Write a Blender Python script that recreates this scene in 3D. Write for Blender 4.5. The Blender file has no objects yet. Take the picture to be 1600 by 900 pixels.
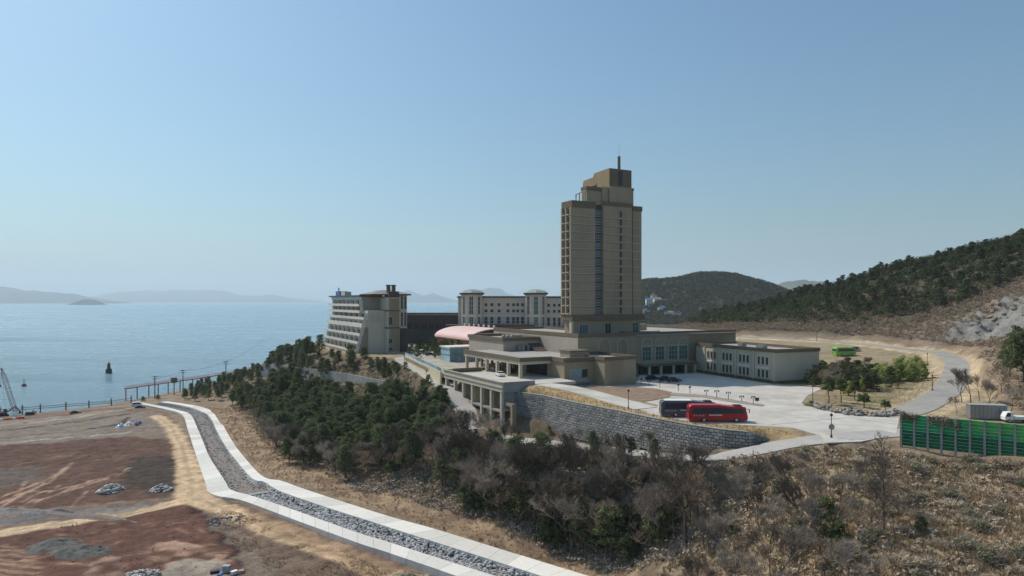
import bpy, math, random
import numpy as np
from mathutils import Vector, Matrix

# ------------------------------------------------------------------ camera, sky, sun, exposure
F = 1067.0            # focal length in photo pixels (1600 wide)
HY = 470.0            # horizon row in the photo
CAMZ = 53.0           # metres above the sea
scn = bpy.context.scene
col = scn.collection
cam = bpy.data.cameras.new('camera')
cam.sensor_width = 36.0
cam.lens = 36.0 * F / 1600.0
cam.shift_y = (HY - 450.0) / 1600.0
cam.clip_start = 0.5
cam.clip_end = 120000
camo = bpy.data.objects.new('camera', cam)
camo.location = (0, 0, CAMZ)
camo.rotation_euler = (math.pi / 2, 0, 0)
col.objects.link(camo)
scn.camera = camo

SUN_AZ = math.radians(-53)      # to the left of the view direction (+Y)
SUN_EL = math.radians(50)
world = bpy.data.worlds.new('World')
scn.world = world
world.use_nodes = True
wn = world.node_tree
bg = wn.nodes['Background']
sky = wn.nodes.new('ShaderNodeTexSky')
sky.sky_type = 'NISHITA'
sky.sun_disc = False
sky.sun_elevation = SUN_EL
sky.sun_rotation = SUN_AZ
sky.altitude = 50
sky.air_density = 1.25
sky.dust_density = 1.9
sky.ozone_density = 10.0
tint = wn.nodes.new('ShaderNodeMix'); tint.data_type = 'RGBA'; tint.blend_type = 'MULTIPLY'; tint.inputs[0].default_value = 1.0
tint.inputs[7].default_value = (0.97, 1.08, 0.95, 1)      # white balance of the whole sky
wn.links.new(sky.outputs[0], tint.inputs[6]); wn.links.new(tint.outputs[2], bg.inputs[0])
bg.inputs[1].default_value = 0.112

sl = bpy.data.lights.new('sun', 'SUN')
sl.energy = 3.8
sl.angle = math.radians(0.5)
sl.color = (1.0, 0.92, 0.81)
so = bpy.data.objects.new('sun', sl)
sd = Vector((math.sin(SUN_AZ) * math.cos(SUN_EL), math.cos(SUN_AZ) * math.cos(SUN_EL), math.sin(SUN_EL)))
so.rotation_euler = (-sd).to_track_quat('-Z', 'Y').to_euler()
so.location = (-100, 100, 200)
col.objects.link(so)

scn.view_settings.view_transform = 'Standard'
scn.view_settings.look = 'None'
scn.view_settings.exposure = 0.0
scn.view_settings.gamma = 1.0
scn.render.engine = 'CYCLES'
scn.cycles.use_denoising = True
scn.cycles.max_bounces = 6
scn.cycles.diffuse_bounces = 3
scn.cycles.glossy_bounces = 2
scn.cycles.transmission_bounces = 3
scn.cycles.volume_bounces = 1
scn.cycles.transparent_max_bounces = 6
scn.cycles.sample_clamp_indirect = 6.0

rng = random.Random(7)
nrng = np.random.default_rng(11)

# ------------------------------------------------------------------ helpers
def P(px, py, z):
    """point at world height z that lies on the line of sight through photo pixel px,py"""
    d = (CAMZ - z) * F / (py - HY)
    return ((px - 800.0) / F * d, d)
def PX(pts, z):
    return [P(a, b, z) for a, b in pts]
def at(px, d):
    return ((px - 800.0) / F * d, d)

def tag(o, label=None, cat=None, group=None, kind=None):
    if label: o['label'] = label
    if cat: o['category'] = cat
    if group: o['group'] = group
    if kind: o['kind'] = kind
    return o
def thing(name, label, cat, loc=(0, 0, 0), rz=0.0, group=None, scale=None):
    o = bpy.data.objects.new(name, None)
    o.empty_display_size = 0.5
    col.objects.link(o)
    o.location = loc
    o.rotation_euler = (0, 0, rz)
    if scale is not None: o.scale = scale
    return tag(o, label, cat, group)
def inst(mesh, name, parent=None, loc=(0, 0, 0), rz=0.0, scale=None):
    o = bpy.data.objects.new(name, mesh)
    col.objects.link(o)
    if parent is not None: o.parent = parent
    o.location = loc
    if rz: o.rotation_euler = (0, 0, rz)
    if scale is not None: o.scale = scale
    return o

def children_of(o):
    return [c for c in bpy.data.objects if c.parent == o]
def copy_tree(o, parent=None, kids=None):
    c = o.copy()
    col.objects.link(c)
    c.parent = parent
    for ch in kids[o.name]:
        copy_tree(ch, c, kids)
    return c
def kid_map(root):
    m = {}
    def walk(o):
        m[o.name] = list(o.children)
        for c in o.children: walk(c)
    bpy.context.view_layer.update()
    walk(root)
    return m

class MB:
    def __init__(s):
        s.v = []; s.f = []
    def add(s, vs, fs):
        n = len(s.v)
        s.v.extend(vs)
        s.f.extend([tuple(i + n for i in f) for f in fs])
    def box(s, x0, y0, z0, x1, y1, z1):
        s.add([(x0, y0, z0), (x1, y0, z0), (x1, y1, z0), (x0, y1, z0), (x0, y0, z1), (x1, y0, z1), (x1, y1, z1), (x0, y1, z1)],
              [(0, 3, 2, 1), (4, 5, 6, 7), (0, 1, 5, 4), (1, 2, 6, 5), (2, 3, 7, 6), (3, 0, 4, 7)])
        return s
    def prism(s, poly, z0, z1):
        n = len(poly)
        zz0 = z0 if hasattr(z0, '__len__') else [z0] * n
        zz1 = z1 if hasattr(z1, '__len__') else [z1] * n
        # make counter clockwise
        ar = sum(poly[i][0] * poly[(i + 1) % n][1] - poly[(i + 1) % n][0] * poly[i][1] for i in range(n))
        idx = list(range(n)) if ar > 0 else list(range(n))[::-1]
        vs = [(poly[i][0], poly[i][1], zz0[i]) for i in idx] + [(poly[i][0], poly[i][1], zz1[i]) for i in idx]
        fs = [tuple(range(n))[::-1], tuple(range(n, 2 * n))]
        for i in range(n):
            j = (i + 1) % n
            fs.append((i, j, j + n, i + n))
        s.add(vs, fs)
        return s
    def yprism(s, prof, y0, y1):
        """profile in x,z extruded along y"""
        n = len(prof)
        vs = [(p[0], y0, p[1]) for p in prof] + [(p[0], y1, p[1]) for p in prof]
        fs = [tuple(range(n)), tuple(range(n, 2 * n))[::-1]]
        for i in range(n):
            j = (i + 1) % n
            fs.append((j, i, i + n, j + n))
        s.add(vs, fs)
        return s
    def xprism(s, prof, x0, x1):
        """profile in y,z extruded along x"""
        n = len(prof)
        vs = [(x0, p[0], p[1]) for p in prof] + [(x1, p[0], p[1]) for p in prof]
        fs = [tuple(range(n))[::-1], tuple(range(n, 2 * n))]
        for i in range(n):
            j = (i + 1) % n
            fs.append((i, j, j + n, i + n))
        s.add(vs, fs)
        return s
    def tube(s, p0, p1, r0, r1=None, n=6, caps=True):
        if r1 is None: r1 = r0
        p0 = Vector(p0); p1 = Vector(p1)
        d = p1 - p0
        if d.length < 1e-6: return s
        d.normalize()
        a = d.orthogonal().normalized(); b = d.cross(a)
        vs = []
        for p, r in ((p0, r0), (p1, r1)):
            for i in range(n):
                t = 2 * math.pi * i / n
                q = p + a * (math.cos(t) * r) + b * (math.sin(t) * r)
                vs.append((q.x, q.y, q.z))
        fs = [(i, (i + 1) % n, (i + 1) % n + n, i + n) for i in range(n)]
        if caps:
            fs += [tuple(range(n))[::-1], tuple(range(n, 2 * n))]
        s.add(vs, fs)
        return s
    def lathe(s, prof, n=12, c=(0, 0)):
        vs = []; fs = []
        for r, z in prof:
            for i in range(n):
                t = 2 * math.pi * i / n
                vs.append((c[0] + r * math.cos(t), c[1] + r * math.sin(t), z))
        for k in range(len(prof) - 1):
            for i in range(n):
                j = (i + 1) % n
                fs.append((k * n + i, k * n + j, k * n + n + j, k * n + n + i))
        fs.append(tuple(range(n))[::-1])
        m = (len(prof) - 1) * n
        fs.append(tuple(range(m, m + n)))
        s.add(vs, fs)
        return s
    def mesh(s, name, mat, smooth=False):
        m = bpy.data.meshes.new(name)
        m.from_pydata(s.v, [], s.f)
        if mat is not None: m.materials.append(mat)
        if smooth:
            m.polygons.foreach_set('use_smooth', [True] * len(m.polygons))
        m.update()
        return m
    def build(s, name, mat, parent=None, loc=(0, 0, 0), rz=0.0, smooth=False):
        return inst(s.mesh(name, mat, smooth), name, parent, loc, rz)

def tri_mesh(name, verts, nper, mat):
    """numpy soup: verts (N*nper,3) -> N faces of nper corners"""
    verts = np.asarray(verts, dtype=np.float32).reshape(-1, 3)
    nv = len(verts); nf = nv // nper
    m = bpy.data.meshes.new(name)
    m.vertices.add(nv); m.loops.add(nv); m.polygons.add(nf)
    m.vertices.foreach_set('co', verts.ravel())
    m.loops.foreach_set('vertex_index', np.arange(nv, dtype=np.int32))
    m.polygons.foreach_set('loop_start', np.arange(0, nv, nper, dtype=np.int32))
    m.polygons.foreach_set('loop_total', np.full(nf, nper, dtype=np.int32))
    m.update(calc_edges=True)
    m.materials.append(mat)
    return m

# ------------------------------------------------------------------ materials
def newmat(name):
    m = bpy.data.materials.new(name)
    m.use_nodes = True
    return m, m.node_tree, m.node_tree.nodes['Principled BSDF']
def mat(name, c, rough=0.8, metal=0.0, var=0.12, scale=0.6, bump=0.0, spec=0.3, scale2=None, dirt=None, dirt_amt=0.0, stretch=None, coord='Object'):
    """plain procedural paint: base colour broken by two noises, optional dirt"""
    m, nt, b = newmat(name)
    b.inputs['Roughness'].default_value = rough
    b.inputs['Metallic'].default_value = metal
    b.inputs['Specular IOR Level'].default_value = spec
    tc = nt.nodes.new('ShaderNodeTexCoord')
    src = tc.outputs[coord]
    if stretch:
        mp = nt.nodes.new('ShaderNodeMapping'); mp.inputs['Scale'].default_value = stretch
        nt.links.new(src, mp.inputs[0]); src = mp.outputs[0]
    n1 = nt.nodes.new('ShaderNodeTexNoise'); n1.inputs['Scale'].default_value = scale; n1.inputs['Detail'].default_value = 6
    n1.inputs['Roughness'].default_value = 0.65
    nt.links.new(src, n1.inputs['Vector'])
    mr = nt.nodes.new('ShaderNodeMapRange')
    mr.inputs[1].default_value = 0.3; mr.inputs[2].default_value = 0.7
    mr.inputs[3].default_value = 1 - var; mr.inputs[4].default_value = 1 + var
    nt.links.new(n1.outputs[0], mr.inputs[0])
    mx = nt.nodes.new('ShaderNodeMix'); mx.data_type = 'RGBA'; mx.blend_type = 'MULTIPLY'
    mx.inputs[0].default_value = 1.0
    mx.inputs[6].default_value = (*c, 1)
    nt.links.new(mr.outputs[0], mx.inputs[7])
    out = mx.outputs[2]
    if dirt is not None:
        n2 = nt.nodes.new('ShaderNodeTexNoise'); n2.inputs['Scale'].default_value = scale2 or scale * 0.35; n2.inputs['Detail'].default_value = 8
        n2.inputs['Roughness'].default_value = 0.7
        nt.links.new(src, n2.inputs['Vector'])
        m2 = nt.nodes.new('ShaderNodeMapRange'); m2.inputs[1].default_value = 0.48; m2.inputs[2].default_value = 0.68
        m2.inputs[3].default_value = 0; m2.inputs[4].default_value = dirt_amt
        nt.links.new(n2.outputs[0], m2.inputs[0])
        md = nt.nodes.new('ShaderNodeMix'); md.data_type = 'RGBA'
        nt.links.new(m2.outputs[0], md.inputs[0]); nt.links.new(out, md.inputs[6]); md.inputs[7].default_value = (*dirt, 1)
        out = md.outputs[2]
    nt.links.new(out, b.inputs['Base Color'])
    if bump:
        bp = nt.nodes.new('ShaderNodeBump'); bp.inputs['Strength'].default_value = bump; bp.inputs['Distance'].default_value = 0.1
        nt.links.new(n1.outputs[0], bp.inputs['Height']); nt.links.new(bp.outputs[0], b.inputs['Normal'])
    return m

def leafmat(name, c1, c2, transl=0.25, rand=0.35, coord_scale=0.35):
    m, nt, b = newmat(name)
    nt.nodes.remove(b)
    out = nt.nodes['Material Output']
    oi = nt.nodes.new('ShaderNodeObjectInfo')
    geo = nt.nodes.new('ShaderNodeNewGeometry')
    tc = nt.nodes.new('ShaderNodeTexCoord')
    n = nt.nodes.new('ShaderNodeTexNoise'); n.inputs['Scale'].default_value = coord_scale; n.inputs['Detail'].default_value = 3
    nt.links.new(geo.outputs['Position'], n.inputs['Vector'])
    # face to face variation
    vr = nt.nodes.new('ShaderNodeMath'); vr.operation = 'MULTIPLY_ADD'
    nt.links.new(geo.outputs['Random Per Island'], vr.inputs[0]); vr.inputs[1].default_value = 0.5
    nt.links.new(n.outputs[0], vr.inputs[2])
    ad = nt.nodes.new('ShaderNodeMath'); ad.operation = 'MULTIPLY_ADD'
    nt.links.new(oi.outputs['Random'], ad.inputs[0]); ad.inputs[1].default_value = rand * 2
    nt.links.new(vr.outputs[0], ad.inputs[2])
    mr = nt.nodes.new('ShaderNodeMapRange'); mr.inputs[1].default_value = 0.4; mr.inputs[2].default_value = 1.1 + rand
    nt.links.new(ad.outputs[0], mr.inputs[0])
    mx = nt.nodes.new('ShaderNodeMix'); mx.data_type = 'RGBA'
    nt.links.new(mr.outputs[0], mx.inputs[0]); mx.inputs[6].default_value = (*c1, 1); mx.inputs[7].default_value = (*c2, 1)
    d = nt.nodes.new('ShaderNodeBsdfDiffuse'); t = nt.nodes.new('ShaderNodeBsdfTranslucent')
    nt.links.new(mx.outputs[2], d.inputs[0]); nt.links.new(mx.outputs[2], t.inputs[0])
    ms = nt.nodes.new('ShaderNodeMixShader'); ms.inputs[0].default_value = transl
    nt.links.new(d.outputs[0], ms.inputs[1]); nt.links.new(t.outputs[0], ms.inputs[2])
    nt.links.new(ms.outputs[0], out.inputs[0])
    return m

def glassmat(name, c, rough=0.25, spec=0.35):
    m, nt, b = newmat(name)
    tc = nt.nodes.new('ShaderNodeTexCoord')
    n = nt.nodes.new('ShaderNodeTexNoise'); n.inputs['Scale'].default_value = 0.5; n.inputs['Detail'].default_value = 3
    nt.links.new(tc.outputs['Object'], n.inputs['Vector'])
    oi = nt.nodes.new('ShaderNodeObjectInfo')
    ad = nt.nodes.new('ShaderNodeMath'); ad.operation = 'ADD'
    nt.links.new(oi.outputs['Random'], ad.inputs[0]); nt.links.new(n.outputs[0], ad.inputs[1])
    mr = nt.nodes.new('ShaderNodeMapRange'); mr.inputs[1].default_value = 0.4; mr.inputs[2].default_value = 1.6
    mr.inputs[3].default_value = 0.6; mr.inputs[4].default_value = 1.6
    nt.links.new(ad.outputs[0], mr.inputs[0])
    mx = nt.nodes.new('ShaderNodeMix'); mx.data_type = 'RGBA'; mx.blend_type = 'MULTIPLY'; mx.inputs[0].default_value = 1
    mx.inputs[6].default_value = (*c, 1); nt.links.new(mr.outputs[0], mx.inputs[7])
    nt.links.new(mx.outputs[2], b.inputs['Base Color'])
    b.inputs['Roughness'].default_value = rough
    b.inputs['Specular IOR Level'].default_value = spec
    return m

M = {}
M['tan'] = mat('tan_stucco', (0.35, 0.28, 0.19), 0.9, var=0.08, scale=0.25, dirt=(0.22, 0.17, 0.11), dirt_amt=0.6, stretch=(1, 1, 0.22))
M['tan_dark'] = mat('brown_band', (0.17, 0.13, 0.088), 0.9, var=0.1, scale=0.4)
M['tan_pale'] = mat('pale_stucco', (0.54, 0.475, 0.365), 0.9, var=0.07, scale=0.25, dirt=(0.36, 0.32, 0.26), dirt_amt=0.3, stretch=(1, 1, 0.4))
M['string'] = mat('string_course', (0.43, 0.385, 0.31), 0.85, var=0.1, scale=0.8)
M['crown'] = mat('crown_stucco', (0.34, 0.25, 0.145), 0.9, var=0.1, scale=0.3)
M['grey_wall'] = mat('grey_stucco', (0.4, 0.345, 0.275), 0.9, var=0.08, scale=0.25, dirt=(0.28, 0.26, 0.24), dirt_amt=0.3)
M['white_wall'] = mat('white_stucco', (0.6, 0.53, 0.42), 0.85, var=0.06, scale=0.2, dirt=(0.45, 0.42, 0.38), dirt_amt=0.3, stretch=(1, 1, 0.3))
M['balcony'] = mat('balcony_white', (0.7, 0.655, 0.575), 0.8, var=0.06, scale=0.3, dirt=(0.5, 0.48, 0.44), dirt_amt=0.35)
M['dark_brown'] = mat('dark_brown_cladding', (0.085, 0.06, 0.055), 0.7, var=0.2, scale=0.3)
M['roof_grey'] = mat('roof_membrane', (0.36, 0.345, 0.32), 0.9, var=0.14, scale=0.2, dirt=(0.2, 0.19, 0.175), dirt_amt=0.5)
M['roof_tile'] = mat('roof_tile', (0.26, 0.25, 0.225), 0.8, var=0.15, scale=0.5)
M['eave'] = mat('dark_eave', (0.09, 0.078, 0.068), 0.8, var=0.15, scale=0.5)
M['glass'] = glassmat('window_glass', (0.03, 0.038, 0.045))
M['glass_blue'] = glassmat('blue_glass', (0.05, 0.1, 0.14))
M['glass_green'] = glassmat('green_glass', (0.045, 0.11, 0.1))
M['glass_pale'] = glassmat('pale_glass', (0.25, 0.36, 0.42), 0.2)
M['void'] = mat('shaded_opening', (0.03, 0.028, 0.027), 0.9, var=0.3, scale=0.5)  # near-black colour stands for the shade inside openings and under the terrace
M['pink'] = mat('pink_roof', (0.74, 0.52, 0.49), 0.6, var=0.06, scale=0.15, dirt=(0.62, 0.44, 0.41), dirt_amt=0.5)
M['red_pink'] = mat('pink_wall', (0.4, 0.17, 0.15), 0.8, var=0.1)
M['concrete'] = mat('parking_concrete', (0.53, 0.495, 0.44), 0.9, var=0.16, scale=0.22, dirt=(0.33, 0.3, 0.26), dirt_amt=0.7, scale2=0.07, bump=0.1)
M['coping'] = mat('new_concrete', (0.74, 0.715, 0.66), 0.9, var=0.06, scale=0.35, dirt=(0.52, 0.46, 0.37), dirt_amt=0.45, scale2=0.18)
M['conc_grey'] = mat('old_concrete', (0.33, 0.32, 0.3), 0.95, var=0.2, scale=0.3, dirt=(0.17, 0.165, 0.15), dirt_amt=0.5)
M['asphalt'] = mat('asphalt_road', (0.33, 0.315, 0.285), 0.9, var=0.16, scale=0.2, dirt=(0.23, 0.22, 0.2), dirt_amt=0.5, scale2=0.07)
M['lane'] = mat('worn_concrete_lane', (0.4, 0.38, 0.35), 0.9, var=0.13, scale=0.15, dirt=(0.27, 0.25, 0.23), dirt_amt=0.5)
M['stone'] = mat('wall_block', (0.31, 0.3, 0.285), 0.95, var=0.35, scale=0.9, bump=0.4, dirt=(0.15, 0.145, 0.135), dirt_amt=0.6, scale2=0.45, coord='Generated') if False else None
M['joint'] = mat('wall_joint', (0.12, 0.115, 0.11), 0.95, var=0.2)
M['rock'] = None
M['metal'] = mat('grey_metal', (0.3, 0.3, 0.3), 0.5, 0.6, var=0.1)
M['dark_metal'] = mat('dark_metal', (0.05, 0.05, 0.055), 0.5, 0.3, var=0.15)
M['rust'] = mat('rust_post', (0.16, 0.085, 0.055), 0.8, var=0.2, scale=2)
M['red_steel'] = mat('red_steel', (0.27, 0.09, 0.07), 0.6, var=0.15, scale=0.6)
M['white_paint'] = mat('white_paint', (0.78, 0.78, 0.76), 0.5, var=0.05)
M['blue_paint'] = mat('blue_paint', (0.05, 0.13, 0.36), 0.5, var=0.1)
M['red_paint'] = mat('red_coach_paint', (0.42, 0.012, 0.022), 0.28, var=0.05, spec=0.5)
M['navy_paint'] = mat('navy_coach_paint', (0.085, 0.09, 0.12), 0.3, var=0.05, spec=0.5)
M['lime_paint'] = mat('lime_coach_paint', (0.19, 0.5, 0.05), 0.35, var=0.05, spec=0.5)
M['dark_paint'] = mat('black_car_paint', (0.015, 0.016, 0.02), 0.25, var=0.05, spec=0.5)
M['maroon_paint'] = mat('maroon_car_paint', (0.09, 0.012, 0.016), 0.25, var=0.05, spec=0.5)
M['silver_paint'] = mat('silver_car_paint', (0.42, 0.43, 0.44), 0.35, 0.3, var=0.05)
M['tyre'] = mat('tyre_rubber', (0.02, 0.02, 0.02), 0.9, var=0.2)
M['rim'] = mat('wheel_rim', (0.55, 0.55, 0.55), 0.4, 0.5, var=0.1)
M['bark'] = mat('bark', (0.13, 0.1, 0.08), 0.95, var=0.3, scale=3)
M['bark_pine'] = mat('pine_bark', (0.12, 0.075, 0.05), 0.95, var=0.3, scale=3)
M['yellow_wall'] = mat('yellow_stucco', (0.58, 0.5, 0.34), 0.9, var=0.08, scale=0.3)
M['orange_plastic'] = mat('orange_barrier', (0.6, 0.13, 0.04), 0.6, var=0.1)
M['tarp'] = mat('grey_tarp', (0.09, 0.09, 0.08), 0.8, var=0.5, scale=0.6)

def objrand_mat(name, c, lo, hi, rough=0.95, scale=1.2, dirt=None, bump=0.3, island=True):
    """stone: brightness differs from piece to piece"""
    m, nt, b = newmat(name)
    b.inputs['Roughness'].default_value = rough
    b.inputs['Specular IOR Level'].default_value = 0.2
    geo = nt.nodes.new('ShaderNodeNewGeometry')
    oi = nt.nodes.new('ShaderNodeObjectInfo')
    n = nt.nodes.new('ShaderNodeTexNoise'); n.inputs['Scale'].default_value = scale; n.inputs['Detail'].default_value = 6
    nt.links.new(geo.outputs['Position'], n.inputs['Vector'])
    ad = nt.nodes.new('ShaderNodeMath'); ad.operation = 'ADD'
    nt.links.new(geo.outputs['Random Per Island'], ad.inputs[0]); nt.links.new(oi.outputs['Random'], ad.inputs[1])
    fr = nt.nodes.new('ShaderNodeMath'); fr.operation = 'FRACT'; nt.links.new(ad.outputs[0], fr.inputs[0])
    av = nt.nodes.new('ShaderNodeMath'); av.operation = 'MULTIPLY_ADD'; av.inputs[1].default_value = 0.6
    nt.links.new(fr.outputs[0], av.inputs[0])
    sc = nt.nodes.new('ShaderNodeMath'); sc.operation = 'MULTIPLY'; sc.inputs[1].default_value = 0.6
    nt.links.new(n.outputs[0], sc.inputs[0]); nt.links.new(sc.outputs[0], av.inputs[2])
    mr = nt.nodes.new('ShaderNodeMapRange'); mr.inputs[1].default_value = 0.15; mr.inputs[2].default_value = 0.95
    mr.inputs[3].default_value = lo; mr.inputs[4].default_value = hi
    nt.links.new(av.outputs[0], mr.inputs[0])
    mx = nt.nodes.new('ShaderNodeMix'); mx.data_type = 'RGBA'; mx.blend_type = 'MULTIPLY'; mx.inputs[0].default_value = 1
    mx.inputs[6].default_value = (*c, 1); nt.links.new(mr.outputs[0], mx.inputs[7])
    nt.links.new(mx.outputs[2], b.inputs['Base Color'])
    bp = nt.nodes.new('ShaderNodeBump'); bp.inputs['Strength'].default_value = bump; bp.inputs['Distance'].default_value = 0.08
    nt.links.new(n.outputs[0], bp.inputs['Height']); nt.links.new(bp.outputs[0], b.inputs['Normal'])
    return m
M['stone'] = objrand_mat('wall_block', (0.27, 0.262, 0.25), 0.62, 1.22)
M['riprap'] = objrand_mat('riprap_stone', (0.37, 0.365, 0.36), 0.5, 1.45, scale=2.5)
M['rock'] = objrand_mat('garden_rock', (0.27, 0.25, 0.23), 0.4, 1.4, scale=2)
M['pale_rock'] = objrand_mat('pale_rock', (0.5, 0.48, 0.45), 0.5, 1.3, scale=2)

M['pine'] = leafmat('pine_needles', (0.065, 0.088, 0.046), (0.18, 0.205, 0.1), 0.28)
M['pine_far'] = leafmat('hill_pine_needles', (0.042, 0.06, 0.03), (0.11, 0.125, 0.06), 0.25)
M['ever'] = leafmat('broadleaf_evergreen', (0.055, 0.078, 0.036), (0.16, 0.19, 0.08), 0.28)
M['bamboo'] = leafmat('bamboo_leaves', (0.2, 0.25, 0.07), (0.4, 0.44, 0.16), 0.35)
M['yellowgreen'] = leafmat('yellow_green_leaves', (0.2, 0.22, 0.055), (0.4, 0.39, 0.12), 0.35)
M['twig'] = leafmat('bare_twigs', (0.19, 0.16, 0.13), (0.46, 0.39, 0.32), 0.08)
M['twig_dark'] = leafmat('dark_twigs', (0.08, 0.064, 0.052), (0.19, 0.155, 0.125), 0.05)
M['twig_brown'] = leafmat('brown_twigs', (0.19, 0.14, 0.1), (0.42, 0.325, 0.235), 0.05)
M['vine'] = leafmat('dry_vines', (0.3, 0.245, 0.18), (0.64, 0.53, 0.395), 0.2)
M['vine_green'] = leafmat('greenish_vines', (0.12, 0.125, 0.065), (0.34, 0.32, 0.19), 0.2)
M['drygrass'] = leafmat('dry_grass', (0.19, 0.13, 0.08), (0.46, 0.345, 0.205), 0.2)
M['grass_green'] = leafmat('tired_grass', (0.12, 0.12, 0.04), (0.3, 0.27, 0.12), 0.2)

# ------------------------------------------------------------------ terrain
CTRL = [
 # building site and coast flat
 (-400,60,3),(-300,100,3),(-200,150,3),(-120,130,3),(-60,120,3),(-10,108,3),(-150,220,3),(-120,250,3),(-200,260,3),(-100,190,3),(-60,165,3),
 (-260,240,3),(-180,310,3),(-160,330,3),(-175,390,3.2),(-40,80,3),(-100,60,3),(-200,60,3),(5,100,3),(-30,130,3),(-75,150,3),(-110,220,3),
 # bank beside the channel
 (-136,324,3.4),(-102,270,3.6),(-66,201,3.8),(-38,178,3.8),(-8,153,3.8),(0,143,3.8),(18,128,3.8),(-20,163,4),(-85,235,3.8),
 # lower road line
 (52,128,26),(36.4,129.5,23.5),(26.5,141,21.5),(15,160,19),(0,172,17.5),(-10,178,17),(-16,188,17.5),
 (8.5,143.5,4),(16,135.3,4.2),(23.3,127,5),(12.2,149.5,15),(20.8,141.5,16),(28.6,132.5,17.5),(33.6,125,17),
 (-22,176,9),(-5,165,10),(-30,190,8),
 # west slope, two terraces parted by the grey wall
 (-8,192,20),(-12,200,23),(-20,217,26),(-35,257,27),(-48,296,28),
 (-29,240,23.3),(-65,294,22.8),(-111,349,20.8),(-37,231,17),(-73,285,16.5),(-119,340,13.5),
 (-26,205,14),(-45,222,11.5),(-60,245,9.5),(-90,285,8),(-125,330,5.5),(-58,215,5.5),(-80,250,5),
 (-60,308,27),(-85,328,26.5),(-105,350,24),(-120,380,24),(-140,395,14),(-150,360,6),(-165,420,5),(-140,430,16),(-120,470,22),(-150,500,8),(-100,540,12),
 # behind the hotel
 (-40,480,27),(40,500,26),(100,520,26),(0,580,12),(100,620,14),(60,720,5),(180,720,12),
 # slope under the green fence
 (60,122,27.3),(68.5,120,28),(82,109,28),(95,100,28),(120,85,28),(160,60,29),
 (72,102,25),(46,85,23),(60,75,22.5),(80,75,24.5),(100,60,24),(46,112,22.5),(37,112,16),(28,108,10),(20,114,5),(30,95,11.5),(40,75,16),(56,55,18.5),
 (18,92,4.5),(8,104,3.2),(20,60,6),(60,35,16),(100,35,22),(-10,50,3),(56,100,24),(66,88,24),
 # hill on the right
 (115,135,28.5),(128,150,30),(145,150,36),(165,150,45),(150,185,37),(175,185,50),(140,120,33),(170,110,42),
 (198,245,38),(202,290,37),(186,338,37),(166,380,37),(130,430,35),(95,470,31),
 (222,245,58),(228,290,59),(215,340,52),(195,390,50),(170,440,44),(150,520,40),
 (255,300,70),(262,400,79),(285,380,88),(232,450,68),(216,490,58),(195,520,46),(163,560,36),(300,300,92),(250,200,72),(250,130,62),(300,160,80),(330,300,104),
 (330,480,82),(280,560,55),(230,620,30),(160,640,22),(380,380,112),(440,300,120),(440,600,60),(440,100,80),(330,60,60),(220,50,38),
 (240,250,68),(240,350,66),(225,400,62),
]
CT = np.array(CTRL, float)
def rbf_fit():
    n = len(CT)
    d = np.hypot(CT[:, None, 0] - CT[None, :, 0], CT[:, None, 1] - CT[None, :, 1])
    A = np.zeros((n + 3, n + 3)); A[:n, :n] = -d - 0.0 * np.eye(n)
    A[:n, n] = 1; A[:n, n + 1:n + 3] = CT[:, :2] / 100
    A[n, :n] = 1; A[n + 1:, :n] = CT[:, :2].T / 100
    return np.linalg.solve(A, np.concatenate([CT[:, 2], [0, 0, 0]]))
RB = rbf_fit()
def rbf(x, y):
    n = len(CT)
    out = RB[n] + RB[n + 1] * x / 100 + RB[n + 2] * y / 100
    for i in range(n):
        out = out - RB[i] * np.hypot(x - CT[i, 0], y - CT[i, 1])
    return out
def sstep(t):
    t = np.clip(t, 0, 1); return t * t * (3 - 2 * t)
def seg_dist(x, y, pl, closed=False):
    """distance to polyline and interpolated index parameter"""
    best = np.full(x.shape, 1e9); bt = np.zeros(x.shape)
    n = len(pl)
    for i in range(n if closed else n - 1):
        ax, ay = pl[i][:2]; bx, by = pl[(i + 1) % n][:2]
        dx, dy = bx - ax, by - ay
        t = np.clip(((x - ax) * dx + (y - ay) * dy) / (dx * dx + dy * dy + 1e-9), 0, 1)
        d = np.hypot(x - ax - t * dx, y - ay - t * dy)
        m = d < best
        best = np.where(m, d, best); bt = np.where(m, i + t, bt)
    return best, bt
def inside(x, y, poly):
    c = np.zeros(x.shape, bool); n = len(poly)
    for i in range(n):
        x1, y1 = poly[i][:2]; x2, y2 = poly[(i + 1) % n][:2]
        if y1 == y2: continue
        k = ((y1 > y) != (y2 > y)) & (x < (x2 - x1) * (y - y1) / (y2 - y1) + x1)
        c ^= k
    return c
def sdist(x, y, poly):
    d, _ = seg_dist(x, y, poly, True)
    return np.where(inside(x, y, poly), d, -d)     # positive inside
def along(pl, t, k=2):
    i = np.clip(t.astype(int), 0, len(pl) - 2); f = t - i
    z = np.array([p[k] for p in pl]); return z[i] * (1 - f) + z[i + 1] * f

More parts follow.
